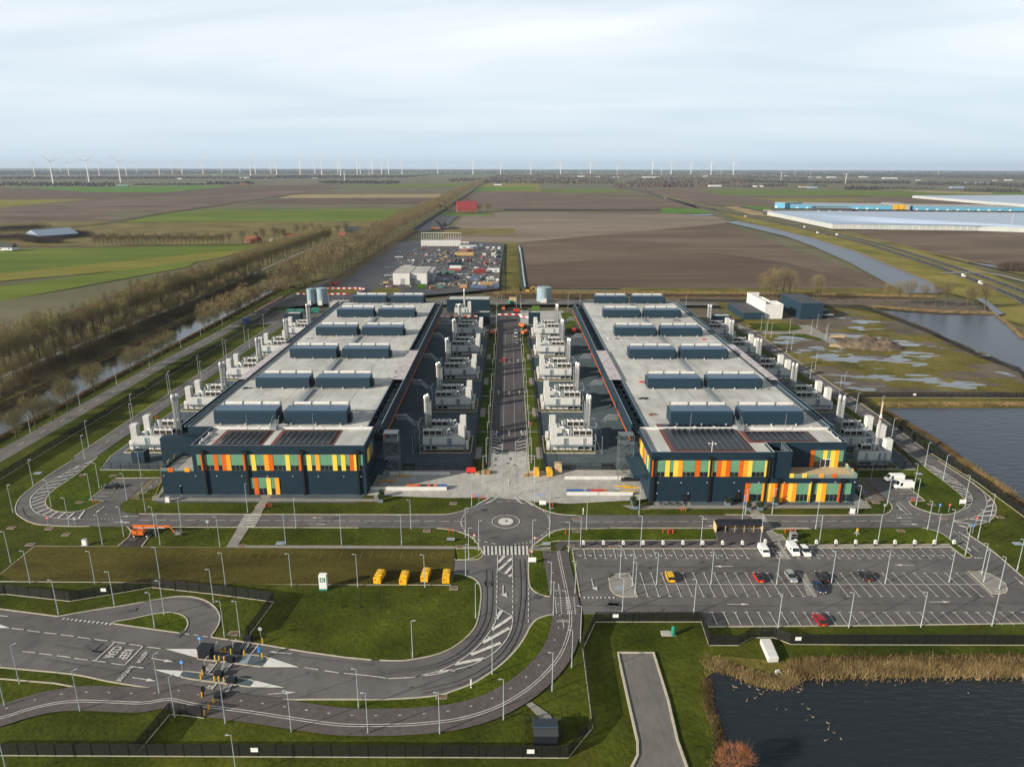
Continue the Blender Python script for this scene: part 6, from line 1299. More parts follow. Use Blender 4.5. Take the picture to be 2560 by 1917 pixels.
mcars = [('k1878,640','white_paint','large white van on the motorway'),('k1972,680','car_white','white car behind the van on the motorway'),('x478,531','white_paint','white van on the far motorway, left one'),('x582,576','white_paint','white van on the far motorway, second one'),('x735,591','white_paint','white van on the far motorway, third one'),('x660,592','car_black','dark car between two white vans on the motorway'),('x12,446','white_paint','white truck far along the motorway'),('k300,222','silver','silver car far along the motorway'),('k228,213','white_paint','white van at the far bend of the motorway')]
for s_, c, l_ in mcars:
    r = car(c, 5.6, 2.1, 2.3, 'van') if 'van' in l_ or 'truck' in l_ else car(c, 4.5); x, y = P1(s_); i = min(range(len(mw)-1), key=lambda i: (mw[i][0]-x)**2+(mw[i][1]-y)**2)
    a = math.degrees(math.atan2(mw[i+1][1]-mw[i][1], mw[i+1][0]-mw[i][0])); r.location = (x, y, -.78); r.rotation_euler = (0,0,R(a)); tag(r, l_, None, 'traffic on the motorway')
# orange boom lift beside the main road
x, y = P1('L950,790'); r = empty('boom_lift', (x-3.2, y-.3, .02), 0, 'orange telescopic boom lift parked at the side road', 'boom lift')
b = MB(); pr = [(0,.5),(-.1,2.0),(.1,2.3),(.7,1.9),(2.7,1.7),(2.9,.7)]; b.add([(px_,-1,z) for px_,z in pr]+[(px_,1,z) for px_,z in pr], [(i,(i+1)%6,6+(i+1)%6,6+i) for i in range(6)]+[(5,4,3,2,1,0),(6,7,8,9,10,11)], 'orange_paint'); b.build('turret', r)
MB().box(.2,4.2,-.7,.7,.45,.8,'navy_dark').build('chassis', r)
for wx in (.5,3.8):
    for wy in (-1.05,1.05): MB().tube((wx,wy-.18,.45),(wx,wy+.18,.45), .46, n=14, mt='rubber').tube((wx,wy-.2,.45),(wx,wy+.2,.45), .22, n=8, mt='white').build('wheel', r)
MB().box(.0,6.2,-.28,.28,2.5,3.05,'orange_paint').box(.3,8.2,-.2,.2,2.28,2.46,'white').box(6.2,9.6,-.18,.18,2.55,2.9,'orange_paint').build('boom', r); MB().tube((9.4,0,2.75),(10.7,-.2,1.0), .16, n=6, mt='orange_paint').build('jib', r)
b = MB().box(10.7,12.1,-.6,.6,.55,.65,'galv')
for z in (1.1,1.6): b.path([(10.7,-.6,z),(12.1,-.6,z),(12.1,.6,z),(10.7,.6,z),(10.7,-.6,z)], .035, 4, 'galv')
for q in ((10.7,-.6),(12.1,-.6),(12.1,.6),(10.7,.6),(11.4,-.6)): b.tube((*q,.6),(*q,1.6), .03, n=4, mt='galv')
b.build('basket', r)
# small lot items
r = empty('generator_set', (*P1('e2140,550'), 0), 0, 'grey framed plant trailer on the lawn behind the white van', 'trailer'); MB().box(-.8,.8,-.6,.6,.3,2.2,'galv').box(-.65,.65,-.65,-.6,1.4,2,'black').box(-.65,.65,-.65,-.6,.6,1.2,'black').build('body', r); MB().box(-1.2,1.2,-.8,.8,.1,.3,'steel').build('frame', r)
x, y = P1('f668,505'); r = empty('survey_tripod', (x, y, 0), 0, 'pale survey tripod with yellow head on the lawn strip', 'tripod'); b = MB()
for t in range(3): b.tube((.7*math.cos(t*2.1),.7*math.sin(t*2.1),0),(0,0,1.4), .05, n=4, mt='white_paint')
b.build('leg_frame', r); MB().box(-.2,.2,-.2,.2,1.4,1.9,'bollard_yellow').build('head', r)
# white slab and green cabinet by the pond
q = P('g385,392 455,392 512,522 442,525'); r = empty('white_container', (*q[3], 0), 0, 'long white flat-topped container on the grass by the near pond', 'container')
loc = [(a-q[3][0], b_-q[3][1]) for a, b_ in q]; MB().prism(loc, .15, 1.2, 'white_paint', 'white').build('body', r); MB().prism([(sum(p[0] for p in loc)/4+(p[0]-sum(p[0] for p in loc)/4)*.86, sum(p[1] for p in loc)/4+(p[1]-sum(p[1] for p in loc)/4)*.94) for p in loc], 1.2, 1.24, 'white').build('lid', r)
r = empty('green_cabinet', (*P1('e1045,1435'), 0), 0, 'green rounded cabinet beside concrete slabs inside the fence corner', 'cabinet'); MB().tube((0,.45,0),(0,.45,1.8), .5, .42, 12, 'teal').tube((0,.45,1.8),(0,.45,2.1), .42, .1, 12, 'teal').build('body', r); MB().box(-.5,.5,0,.95,0,.1,'concrete').build('plinth', r)
tag(MB().box(P1('e935,1430')[0], P1('e1025,1430')[0], P1('e1000,1435')[1], P1('e1000,1395')[1], 0, .35, 'concrete').build('concrete_slab'), 'concrete slabs beside the green cabinet', 'slab')
x, y = P1('g505,590'); r = empty('outfall', (x, y, 0), R(15), 'concrete outfall channel running into the near pond', 'outfall'); MB().box(-.4,.4,-.3,.1,0,.6,'white').build('headwall', r); MB().box(-.35,.35,-3.8,-.3,.0,.12,'black').box(-.5,-.36,-3.8,-.3,0,.3,'concrete').box(.36,.5,-3.8,-.3,0,.3,'concrete').build('channel', r)
for s_, l_ in (('h600,1112','small white marker stake on the verge of the big bend'),('e212,315','white marker stake on the lawn right of the roundabout')):
    r = empty('marker_stake', (*P1(s_), 0), 0, l_, 'stake'); MB().box(-.12,.12,-.05,.05,0,2.,'white_paint').build('post', r); MB().box(-.12,.12,-.055,.055,.5,.7,'navy_dark').build('band', r)
# soil heap
hx, hy = P1('q1230,590'); nxh, nyh = 34, 22; vs = []
hn = vnoise(nxh+1, nyh+1, 5, 11)+.5*vnoise(nxh+1, nyh+1, 2, 12)
for j in range(nyh+1):
    for i in range(nxh+1):
        u, v_ = i/nxh*2-1, j/nyh*2-1; q = max(0, 1-(u*u+v_*v_)); vs.append((u*17, v_*9, q**.6*(2.6+3.6*hn[j,i])-.15))
fs = [(j*(nxh+1)+i, j*(nxh+1)+i+1, (j+1)*(nxh+1)+i+1, (j+1)*(nxh+1)+i) for j in range(nyh) for i in range(nxh)]
b = MB(); b.add(vs, fs, 'soil_heap'); o = b.build('soil_heap'); o.location = (hx, hy+2, .1); o.rotation_euler = (0,0,R(-14)); tag(o, 'long brown heap of dug soil in the flooded meadow', 'soil heap')
for k, s_ in enumerate(('q1000,580','q1110,575','q1000,520')):
    b = MB(); 
    for t in range(9): b.box(-4+t*.2, 4+t*.3, t*.5-2, t*.5-1.7, .05*t, .05*t+.22, 'pale_wood', rz=.05*t-.2)
    o = b.build('plank_pile'); o.location = (*P1(s_), .15); tag(o, '%s pile of pale planks beside the soil heap' % ('left','right','farther')[k], 'planks', 'plank piles')

# ================================================================ TREES
def tubes_np(segs, n=5):
    """segs: list of (p0, p1, r0, r1); returns verts, quads"""
    V_ = []; F_ = []; k = 0
    for a, b_, r0, r1 in segs:
        a = np.array(a, float); b_ = np.array(b_, float); d = b_-a; d /= np.linalg.norm(d)+1e-9; u = np.cross(d, [0,0,1.]) if abs(d[2]) < .9 else np.cross(d, [1.,0,0]); u /= np.linalg.norm(u); w = np.cross(d, u)
        t = np.arange(n)*2*math.pi/n; c = np.cos(t)[:,None]*u+np.sin(t)[:,None]*w
        V_ += [a+c*r0, b_+c*r1]; i = np.arange(n); F_.append(np.stack([k+i, k+(i+1)%n, k+n+(i+1)%n, k+n+i], 1)); k += 2*n
    return np.concatenate(V_), np.concatenate(F_)
def tree_arrays(seed, h, cr, ntw, tw=.06, lim=9, base=.25, shape='round', tl=(1., 2.1)):
    g = np.random.default_rng(seed); segs = []; th = h*.62
    lean = g.normal(0, .02, 2); tip = (lean[0]*h, lean[1]*h, th); segs.append(((0,0,-.1), (lean[0]*h*.4, lean[1]*h*.4, h*.3), h*.018+.05, h*.013+.03)); segs.append((segs[0][1], tip, h*.013+.03, .05))
    ends = []
    for i in range(lim):
        f = base+(.95-base)*(i+.5)/lim; zb = th*f; a = i*2.4+g.uniform(-.4,.4); ln = cr*(1.05-.35*f)*g.uniform(.75,1.1); up = ln*g.uniform(.7,1.3) if shape == 'round' else ln*g.uniform(1.6,2.6)
        p = np.array([lean[0]*h*f, lean[1]*h*f, zb]); q = p+np.array([math.cos(a)*ln*.55, math.sin(a)*ln*.55, up*.55]); e = q+np.array([math.cos(a+.3)*ln*.45, math.sin(a+.3)*ln*.45, up*.7])
        segs += [(p, q, .06+.006*h*(1-f), .05), (q, e, .05, .02)]; ends += [q, e, (q+e)/2]
        for k in range(2): s = q+g.normal(0, 1, 3)*cr*.3+np.array([0,0,cr*.4]); segs.append((q, s, .035, .015)); ends.append(s)
    tv, tf = tubes_np(segs, 5)
    ctr = np.array([0, 0, h*.62]); R3 = np.array([cr, cr, h*.4])
    # twigs: thin slivers in clumps round the limb ends, spraying outwards and up
    cl = np.concatenate([np.array(ends), ctr+g.normal(0,.42,(26,3))*R3]); pick = cl[g.integers(0, len(cl), ntw)]; p = pick+g.normal(0, 1, (ntw,3))*cr*np.array([.2,.2,.25])
    q = (p-ctr)/R3; rr = np.linalg.norm(q, axis=1, keepdims=True); lim_ = g.uniform(.85,1.1,(ntw,1)); p = np.where(rr > lim_, ctr+q/rr*R3*lim_, p)
    d = (p-ctr)/R3; d[:,2] += .6; d += g.normal(0,.55,(ntw,3)); d /= np.linalg.norm(d, axis=1, keepdims=True); ln = g.uniform(*tl,(ntw,1)); s = np.cross(d, g.normal(0,1,(ntw,3))); s /= np.linalg.norm(s, axis=1, keepdims=True)
    v = np.stack([p-s*tw/2, p+s*tw/2, p+d*ln], 1).reshape(-1,3); return tv, tf, v, np.arange(ntw*3).reshape(-1,3)
def tree_proto(seed, h, cr, ntw, tmat='bark', cmat='twig', name='bare_tree', **k):
    tv, tf, cv, cf = tree_arrays(seed, h, cr, ntw, **k); r = empty(name); npmesh('trunk', tv, tf, tmat, r); npmesh('crown', cv, cf, cmat, r); r['category'] = 'tree'; return Proto(r)
def proj(x, y, z=0):
    v = Vector((x, y, z-H)); w = v.dot(CF); return (CX+F*v.dot(CR)/w, CY-F*v.dot(CU)/w) if w > 1 else (1e9, 1e9)
def seen(x, y, h=18, m_=60):
    a = proj(x, y, 0); b_ = proj(x, y, h); return -m_ < a[0] < 2560+m_ and b_[1] < 1917 and a[1] > 0
belt = [tree_proto(100+i, 16.5+i*.7, 3.6, 1500, 'bark', ('twig','twig_brown','twig','twig_pale')[i], tw=.085, shape='tall') for i in range(4)]
slots = []
g_ = random.Random(3)
for x_ in (-246, -240, -234):
    y = 190.
    while y < 940: y += g_.uniform(4.6, 7.5); slots.append((x_+g_.uniform(-1.5,1.5), y))
for x_ in (-224, -217):
    y = 205.
    while y < 620: y += g_.uniform(5, 9); slots.append((x_+g_.uniform(-1.8,1.8), y))
slots = [s for s in slots if seen(s[0], s[1])]; slots.sort(key=lambda s: s[1]**2+s[0]**2)
near, rest = slots[:262], slots[262:]
for i, (x, y) in enumerate(near):
    bank = x > -226; lab = 'bare winter tree in the narrow wood between path and canal' if bank else 'tall bare winter tree in the dense belt left of the path'
    belt[g_.randrange(4)].put((x, y, .25), g_.uniform(0, 6), lab, 'bare trees of the wood beside the canal', sc=g_.uniform(.74,1.2)*(.6 if bank else 1))
def forest(name, items, protos, mt, mt2='bark', kind='stuff'):
    """many trees as one mass: items (x, y, z, scale)"""
    Vs = []; Fs = []; Mi = []; k = 0
    gg = np.random.default_rng(5)
    for j, (x, y, z, s) in enumerate(items):
        cv, tv = protos[j % len(protos)]; a = gg.uniform(0, 6.28); c, sn = math.cos(a), math.sin(a); M2 = np.array([[c,-sn,0],[sn,c,0],[0,0,1]])
        v = np.concatenate([cv, tv])@M2.T*s+np.array([x,y,z]); Vs.append(v); n = len(v)//3; Fs.append(np.arange(n*3).reshape(-1,3)+k); Mi.append(np.r_[np.zeros(len(cv)//3, int), np.ones(n-len(cv)//3, int)]); k += n*3
    o = npmesh(name, np.concatenate(Vs), np.concatenate(Fs), [mt, mt2], mi=np.concatenate(Mi)); tag(o, kind=kind); return o
def lo_tree(seed, h, cr, n, tw, shape='tall'):
    _, _, v, _ = tree_arrays(seed, h, cr, n, tw=tw, shape=shape, tl=(1.2,2.6)); tr = np.array([[-.25,0,0],[.25,0,0],[0,0,h*.7],[0,-.25,0],[0,.25,0],[0,0,h*.7]], float); return v, tr
lo = [lo_tree(200+i, 16.5+i, 4.0, 800, .12) for i in range(4)]; lo2 = [lo_tree(220+i, 17+i, 5.0, 300, .3) for i in range(4)]
o = forest('woodland', [(x, y, .25, g_.uniform(.85,1.1)*(.6 if x > -226 else 1)) for x, y in rest], lo, 'twig'); tag(o, 'continuous bare wood of the canal belt, middle distance', 'woodland')
it = []; y = 425.
while y < 560:
    for x in (-184, -177.5, -171.5): it.append((x+g_.uniform(-2,2)+max(0, y-480)*.12, y+g_.uniform(-3,3), 0, g_.uniform(.6,.8)))
    y += 7
y = 555.
while y < 4500:
    st_ = 8+y/180.
    for x in np.arange(-184, -151, 6.5+y/500.):
        if y < 620 and x > -160: continue
        it.append((x+g_.uniform(-2,2), y+g_.uniform(-3,3), .2, g_.uniform(.85,1.15)))
    y += st_
o = forest('woodland', it, lo2, 'twig_brown'); tag(o, 'long bare tree belt running to the horizon', 'woodland')
# undergrowth on the canal side of the wood
def scrub(name, pts, h, n, w, mt, label, cat='undergrowth', up=.8):
    g = np.random.default_rng(len(pts)*7+n); P_ = np.array(pts); k = g.integers(0, len(P_), n); p = np.c_[P_[k,:2]+g.normal(0, 1, (n,2))*P_[k,2:3], np.full(n, 0.)]; p[:,2] = P_[k,3]
    d = g.normal(0, .5, (n,3)); d[:,2] = up+g.uniform(0,.6,n); d /= np.linalg.norm(d, axis=1, keepdims=True); ln = g.uniform(.4,1.,(n,1))*h; s = np.cross(d, g.normal(0,1,(n,3))); s /= np.linalg.norm(s, axis=1, keepdims=True)
    b0 = p+np.c_[np.zeros((n,2)), g.uniform(0,.35,n)*h]
    v = np.stack([b0-s*w/2, b0+s*w/2, b0+d*ln], 1).reshape(-1,3); o = npmesh(name, v, np.arange(n*3).reshape(-1,3), mt); tag(o, label, cat, kind='stuff'); return o
scrub('undergrowth', [(-207-15*g_.random(), y, 2., .2) for y in range(190, 620, 1)], 3.2, 45000, .12, 'wood_brush', 'brown brush along the far canal bank')
scrub('undergrowth', [(x, y, 5., .2) for x in (-246, -240, -234) for y in range(215, 620, 9)], 2.5, 14000, .16, 'twig_brown', 'low undergrowth in the tree belt')
# single trees along the canal road
ct = [tree_proto(300+i, 12+i*.6, 4.1, 3400, 'bark', 'twig_canal', 'canal_tree', tw=.07, base=.35, tl=(.8,1.6)) for i in range(3)]
cl_ = 'l128,1500 270,1425 395,1360 515,1290 720,1170 995,1015 1075,960 1150,915 1222,885 1292,845 1782,565 1812,560 1910,510 1975,470'
cp_ = P(cl_)+[(-176, y) for y in (404, 418, 440, 455, 472, 490)]
for i, (x, y) in enumerate(cp_): ct[i % 3].put((-176.6 if i > 9 else x, y, 0), i*1.3, 'round bare tree between canal and road, %s from the left' % nth(i), 'trees along the canal road', sc=(.9,1.05,.8,1.1,1.1,1,.85,.95,.9,.95)[i] if i < 10 else .95)
scrub('reeds', [(-179+.6*g_.random(), y, .5, .0) for y in range(190, 560, 1)], 1.5, 46000, .1, 'reed_brown', 'dry reeds along the canal', 'reeds')
# clump and row beyond the right hall
rt = [tree_proto(320+i, 22, 5.0, 1500, 'bark', 'twig_brown', tw=.07, base=.25, shape='tall') for i in range(2)]; sl = [tree_proto(330+i, 16, 3.2, 1300, 'bark', 'twig_brown', tw=.08, base=.3, shape='tall') for i in range(2)]
for i, s_ in enumerate(('q520,262','q575,258','q620,265','q660,255','q700,262','q545,272','q600,275','q735,268')): rt[i%2].put(P1(s_), i, 'bare tree, %s from the left in the clump behind the white walls' % nth(i), 'clump behind the substation', sc=(.85,1,1.05,1,.95,.8,.95,.7)[i])
for i, s_ in enumerate(('q858,278','q895,280','q880,272')): rt[i%2].put(P1(s_), i*2, '%s tree of the small group behind the tall dark building' % ('left','right','middle')[i], 'small group of three trees', sc=.82)
for i, s_ in enumerate(('q1330,308','q1402,312','q1475,315','q1560,320','q1640,322','q1705,325','q1840,333','q1880,336','q1960,335')): sl[i%2].put(P1(s_), i, 'slender bare tree, %s from the left in the row above the upper pond' % nth(i), 'row of bare trees above the pond', sc=1.+.1*(i%3))
rb = tree_proto(340, 4.6, 2.9, 2600, 'bark', 'twig_red', 'red_shrub', tw=.04, base=.05, tl=(.5,1.1)); rb.put(P1('g215,1300'), 0, 'round reddish bare bush on the bank of the near pond'); rb.o['category'] = 'bush'
# reeds on the pond banks
def reedband(pts, depth, n, h, label, mt='reed', z=.03): scrub('reeds', [(x, y, depth, z) for x, y, _ in along(P(pts), 1.2)], h, n, .09, mt, label, 'reeds')
reedband('g640,590 1000,585 1500,580 2212,575 2700,575', 1.1, 26000, 1.5, 'golden reeds along the north bank of the near pond'); reedband('g640,545 1000,535 1500,530 2212,525 2700,520', .9, 15000, 1.1, 'brown reeds behind the golden ones', 'reed_brown')
reedband('g60,540 200,580 350,640 520,670 620,620', .9, 7000, .8, 'short yellow reeds on the pond spur', 'reed'); reedband('g20,650 20,800 75,950 110,1100 80,1280', .5, 3500, .6, 'dark reeds on the left bank of the near pond', 'reed_brown')
reedband('n1110,868 1500,866 2098,862 2800,862', .9, 20000, 1.3, 'golden reeds between meadow fence and big pond'); reedband('n1120,900 1300,1000 1500,1120 1700,1270 1900,1410 2098,1560', .7, 14000, 1., 'brown reeds along the near edge of the big pond', 'reed_brown')
reedband('q1240,330 1500,352 1700,365 2010,372', 1.3, 14000, 1.5, 'golden reeds on the tongue above the upper pond'); reedband('w1600,70 1620,100 1590,40 w1990,300 2030,340 2070,350', 1., 3500, 2., 'tall reed tufts in the big pond by the fence', 'reed')
scrub('hedge', [(x, y, 5, -1.) for x, y, _ in along(P('i-50,545 120,540 200,562 340,562'), 3.)]+[(x, y, 6, -1.) for x, y, _ in along(P('i350,520 480,525'), 3.)]+[(x, y, 8, -1.) for x, y, _ in along(P('i-50,500 230,485'), 3.)], 8, 9000, .3, 'wood_far_brown', 'dark hedges round the left barn', 'hedge', 1.2)
scrub('hedge', [(x, y, 5, -1.) for x, y, _ in along(P('k2110,600 2300,615'), 3.)], 9, 4000, .3, 'wood_far_brown', 'dark hedge right of the motorway', 'hedge', 1.2)
reedband('k640,340 800,370 1050,430 1300,508 1500,590 1680,660 1760,712', 1.4, 9000, 1.6, 'golden reeds along the far water', 'reed', -1.); reedband('q2040,390 2110,440 2212,535', .8, 3000, 1.2, 'reeds at the right edge of the upper pond')
scrub('reeds', [(x, y, 2.2, .0) for x, y, _ in along(P('k-700,738 0,738 1000,742 1700,760'), 2.)], 1.6, 26000, .14, 'reed', 'dry grass bank along the back road', 'reeds')
scrub('reeds', [(x, y, 3, .0) for x, y, _ in along(P('j60,1180 400,960 700,760 860,650'), 3.)], 1.8, 9000, .16, 'reed', 'dry rough grass between canal and yard', 'reeds')

# geese on the near pond
def goose():
    r = None; n = 8; rings = [(-.42,.02,.2),(-.3,.12,.17),(-.05,.2,.14),(.18,.17,.15),(.3,.08,.2),(.36,.05,.3),(.38,.045,.42),(.42,.06,.48),(.52,.02,.46)]
    vs = []; 
    for x, rr, z in rings:
        for k in range(n): t = 2*math.pi*k/n; vs.append((x, rr*math.cos(t), z+rr*.8*math.sin(t)))
    fs = [(i*n+k, i*n+(k+1)%n, (i+1)*n+(k+1)%n, (i+1)*n+k) for i in range(len(rings)-1) for k in range(n)]+[tuple(range(n-1,-1,-1)), tuple(range((len(rings)-1)*n, len(rings)*n))]
    b = MB(); b.add(vs, fs, 'bird'); r = b.build('goose', smooth=True); m_ = b; r.data.materials.append(M['bird_pale'])
    for p in r.data.polygons:
        if p.center.x < -.2 or p.center.z < .1: p.material_index = 1
    r['category'] = 'goose'; return r
gp = Proto(goose())
for i, s_ in enumerate('g253,650 258,665 205,690 222,695 207,714 320,692 375,712 412,728 393,742 435,714 357,768 297,787 674,709 657,728 682,810 722,843 503,848 567,848 711,922 752,900 858,942 862,982 899,1008 842,1062 948,1052 1828,735'.split()):
    s_ = s_ if s_[0] == 'g' else 'g'+s_; gp.put((*P1(s_), .0), random.uniform(0,6), 'grey brown goose swimming, %s from the top of the flock on the near pond' % nth(i) if i < 25 else 'lone goose swimming far right on the near pond', 'geese on the near pond', sc=.85)
# ================================================================ YARD BEHIND, FARMS, GLASSHOUSES, HORIZON
sheet([(-165,474)]+P('u700,330 j60,1160 250,1000 560,820 680,760 930,740 1300,750 1700,768 1640,1190'), 'yard_dark', 'laydown_yard', .05)
sheet('j1250,790 1690,780 1640,1190 1010,1190 1100,1130 1330,1100 1440,900 1260,860', 'yard_dirt', 'laydown_yard', .09)
sheet('u1500,320 2212,330 2212,240 1900,250', 'rough_grass', 'verge', .1); sheet('u560,310 900,262 1600,265 1560,330 1000,345', 'rough_grass', 'verge', .1)
sheet('j300,1230 420,1190 520,1190 430,1250', 'asphalt_dark', 'side_road', .12)
# long rows of trench soil, ditches of the strip
dt = MB(); dt.poly(P('j1818,782 1842,782 1895,1180 1845,1180'), -.45, 'leaf_dark'); dt.strip(P('j1832,785 1842,850'), .8, -.4, 'white'); dt.strip(P('j1842,800 1858,920 1870,1020 1890,1165'), 1.3, -.4, 'glasshouse_roof'); dt.poly(P('j1690,775 1705,775 1685,1190 1670,1190'), -.4, 'leaf_dark'); stru(dt, 'ditch')
b = MB(); (xa, ya), (xb, yb_) = P('j1690,455 2212,452')
for k in range(64): x = xa+(xb+230-xa)*k/64; b.box(x, x+(xb-xa)/64, ya-9, ya+9, -1.6, 1.4, 'slate', rz=.2)
tag(b.build('trench_soil'), 'long dark row of soil and pipes across the far field', 'spoil row', kind='stuff')
# white hall with two mono-pitch roofs
x0, x1, ya = -94.3, -67.4, 577.; r = empty('storage_hall', (x0, ya, 0), 0, 'white storage hall of two joined parts in the construction yard', 'building')
MB().box(0,13.5,0,44,0,9.3,'white','concrete').build('wall', r); MB().box(13.6,27,3,44,0,9.0,'white','concrete').box(27,31,14,44,0,8.6,'grey_clad','concrete').build('wall', r)
b = MB()
b.box(-.2,13.6,-.1,.1,9.3,9.5,'grey_clad'); b.build('roof_edge', r); MB().box(13.65,27.1,2.9,3.1,9.,9.2,'grey_clad').build('roof_edge', r); MB().box(13.6,16.6,-.1,3,0,5,'slate').build('door', r); MB().box(2,8,44,50,0,9.5,'concrete').build('silo_annex', r); MB().box(6,9.6,-.06,0,.1,5,'grey_clad').build('door', r)
# row of white site cabins two storeys high with steel frame
x0, y0 = P1('r640,385'); x1 = P1('r1325,385')[0]; r = empty('site_cabins', (x0, y0, 0), 0, 'long row of white stacked site cabins at the far side of the yard', 'building'); w = (x1-x0)/16
for k in range(16): MB().box(k*w+.15, (k+1)*w-.1, 0, 7, .2, 6.8, 'white').box(k*w+.9, k*w+1.8, -.06, 0, .3, 5.8, 'white').build('cabin', r)
b = MB()
for k in range(17): b.box(k*w-.12, k*w+.12, 6.5, 7.1, 6.8, 15.5, 'white'); b.tube((k*w,0,6.9),(k*w,6.8,15), .1, n=4, mt='galv')
b.box(0, 16*w, 6.6, 7, 15.2, 15.6, 'white'); b.build('steel_frame', r)
# machines, containers and stacks of the construction yard
def container(mt, L, Wd, Hh, kind):
    r = empty(kind)
    if kind == 'shipping_container':
        MB().box(-L/2,L/2,-Wd/2,Wd/2,.1,Hh,mt).build('body', r); b = MB()
        for k in range(int(L/.8)): b.box(-L/2+.2+k*.8, -L/2+.5+k*.8, -Wd/2-.07, -Wd/2, .3, Hh-.2, mt)
        b.build('rib', r); MB().box(L/2, L/2+.05, -Wd/2+.1, Wd/2-.1, .2, Hh-.15, 'grey_clad').build('door', r)
    elif kind == 'site_cabin':
        MB().box(-L/2,L/2,-Wd/2,Wd/2,.2,Hh,'white').build('wall', r); MB().box(-L/2-.1,L/2+.1,-Wd/2-.1,Wd/2+.1,Hh,Hh+.2,mt).build('roof', r); MB().box(-L*.3,-L*.1,-Wd/2-.05,-Wd/2,1.1,2.1,'dark_glass').box(L*.1,L*.3,-Wd/2-.05,-Wd/2,1.1,2.1,'dark_glass').build('window', r)
    elif kind == 'excavator':
        MB().box(-1.5,1.5,-1.3,-.7,0,.8,'navy_dark').box(-1.5,1.5,.7,1.3,0,.8,'navy_dark').build('track', r); MB().box(-1.8,1.2,-1.1,1.1,.9,2.1,mt).build('body', r); MB().box(0,1.2,-1.1,-.1,2.1,3,'dark_glass').build('cab', r); MB().path([(1.2,.3,1.6),(3.6,.3,4.6),(6,.3,3.4),(6.3,.3,1)], .28, 5, mt).build('boom', r); MB().box(5.8,6.9,-.2,.8,.2,1.1,'navy_dark').build('bucket', r)
    elif kind == 'dumper':
        MB().box(-2,.6,-1,1,.9,2.3,mt).build('skip', r); MB().box(.7,2,-.8,.8,.7,2.6,mt).build('cab', r)
        for wx in (-1.2,1.3):
            for wy in (-1.1,1.1): MB().tube((wx,wy-.25,.6),(wx,wy+.25,.6), .6, n=10, mt='rubber').build('wheel', r)
    elif kind == 'material_stack':
        b = MB(); g = random.Random(int(L*100+Wd*7))
        for k in range(14): x, y = g.uniform(-L/2,L/2), g.uniform(-Wd/2,Wd/2); s = g.uniform(.5,1.4); b.box(x-s, x+s, y-s*.5, y+s*.5, 0, g.uniform(.6,Hh), g.choice([mt,mt,'white','galv','navy_dark']), rz=g.uniform(0,1))
        b.build('bundle', r)
    else:
        b = MB(); 
        for k in range(6): b.tube((-L/2,(k-2.5)*.5,.3+(k%2)*.4),(L/2,(k-2.5)*.5,.3+(k%2)*.4), .24, n=6, mt=mt)
        b.build('pipe', r)
    return r
MUTE = {}
def mute(n):
    if n not in MUTE and n in ('red_paint','orange_paint','blue_paint','skip_yellow','bollard_yellow','sky_blue','orange','teal'):
        m = M[n].copy(); m.name = n+'_faded'; b_ = m.node_tree.nodes['Principled BSDF']; c = list(b_.inputs['Base Color'].default_value)[:3]; g = sum(c)/3; c = [.62*v+.38*g for v in c]
        for l in list(b_.inputs['Base Color'].links): m.node_tree.links.remove(l)
        b_.inputs['Base Color'].default_value = (*[v*.7+.03 for v in c], 1); b_.inputs['Roughness'].default_value = .8; M[n+'_faded'] = m; MUTE[n] = n+'_faded'
    return MUTE.get(n, n)
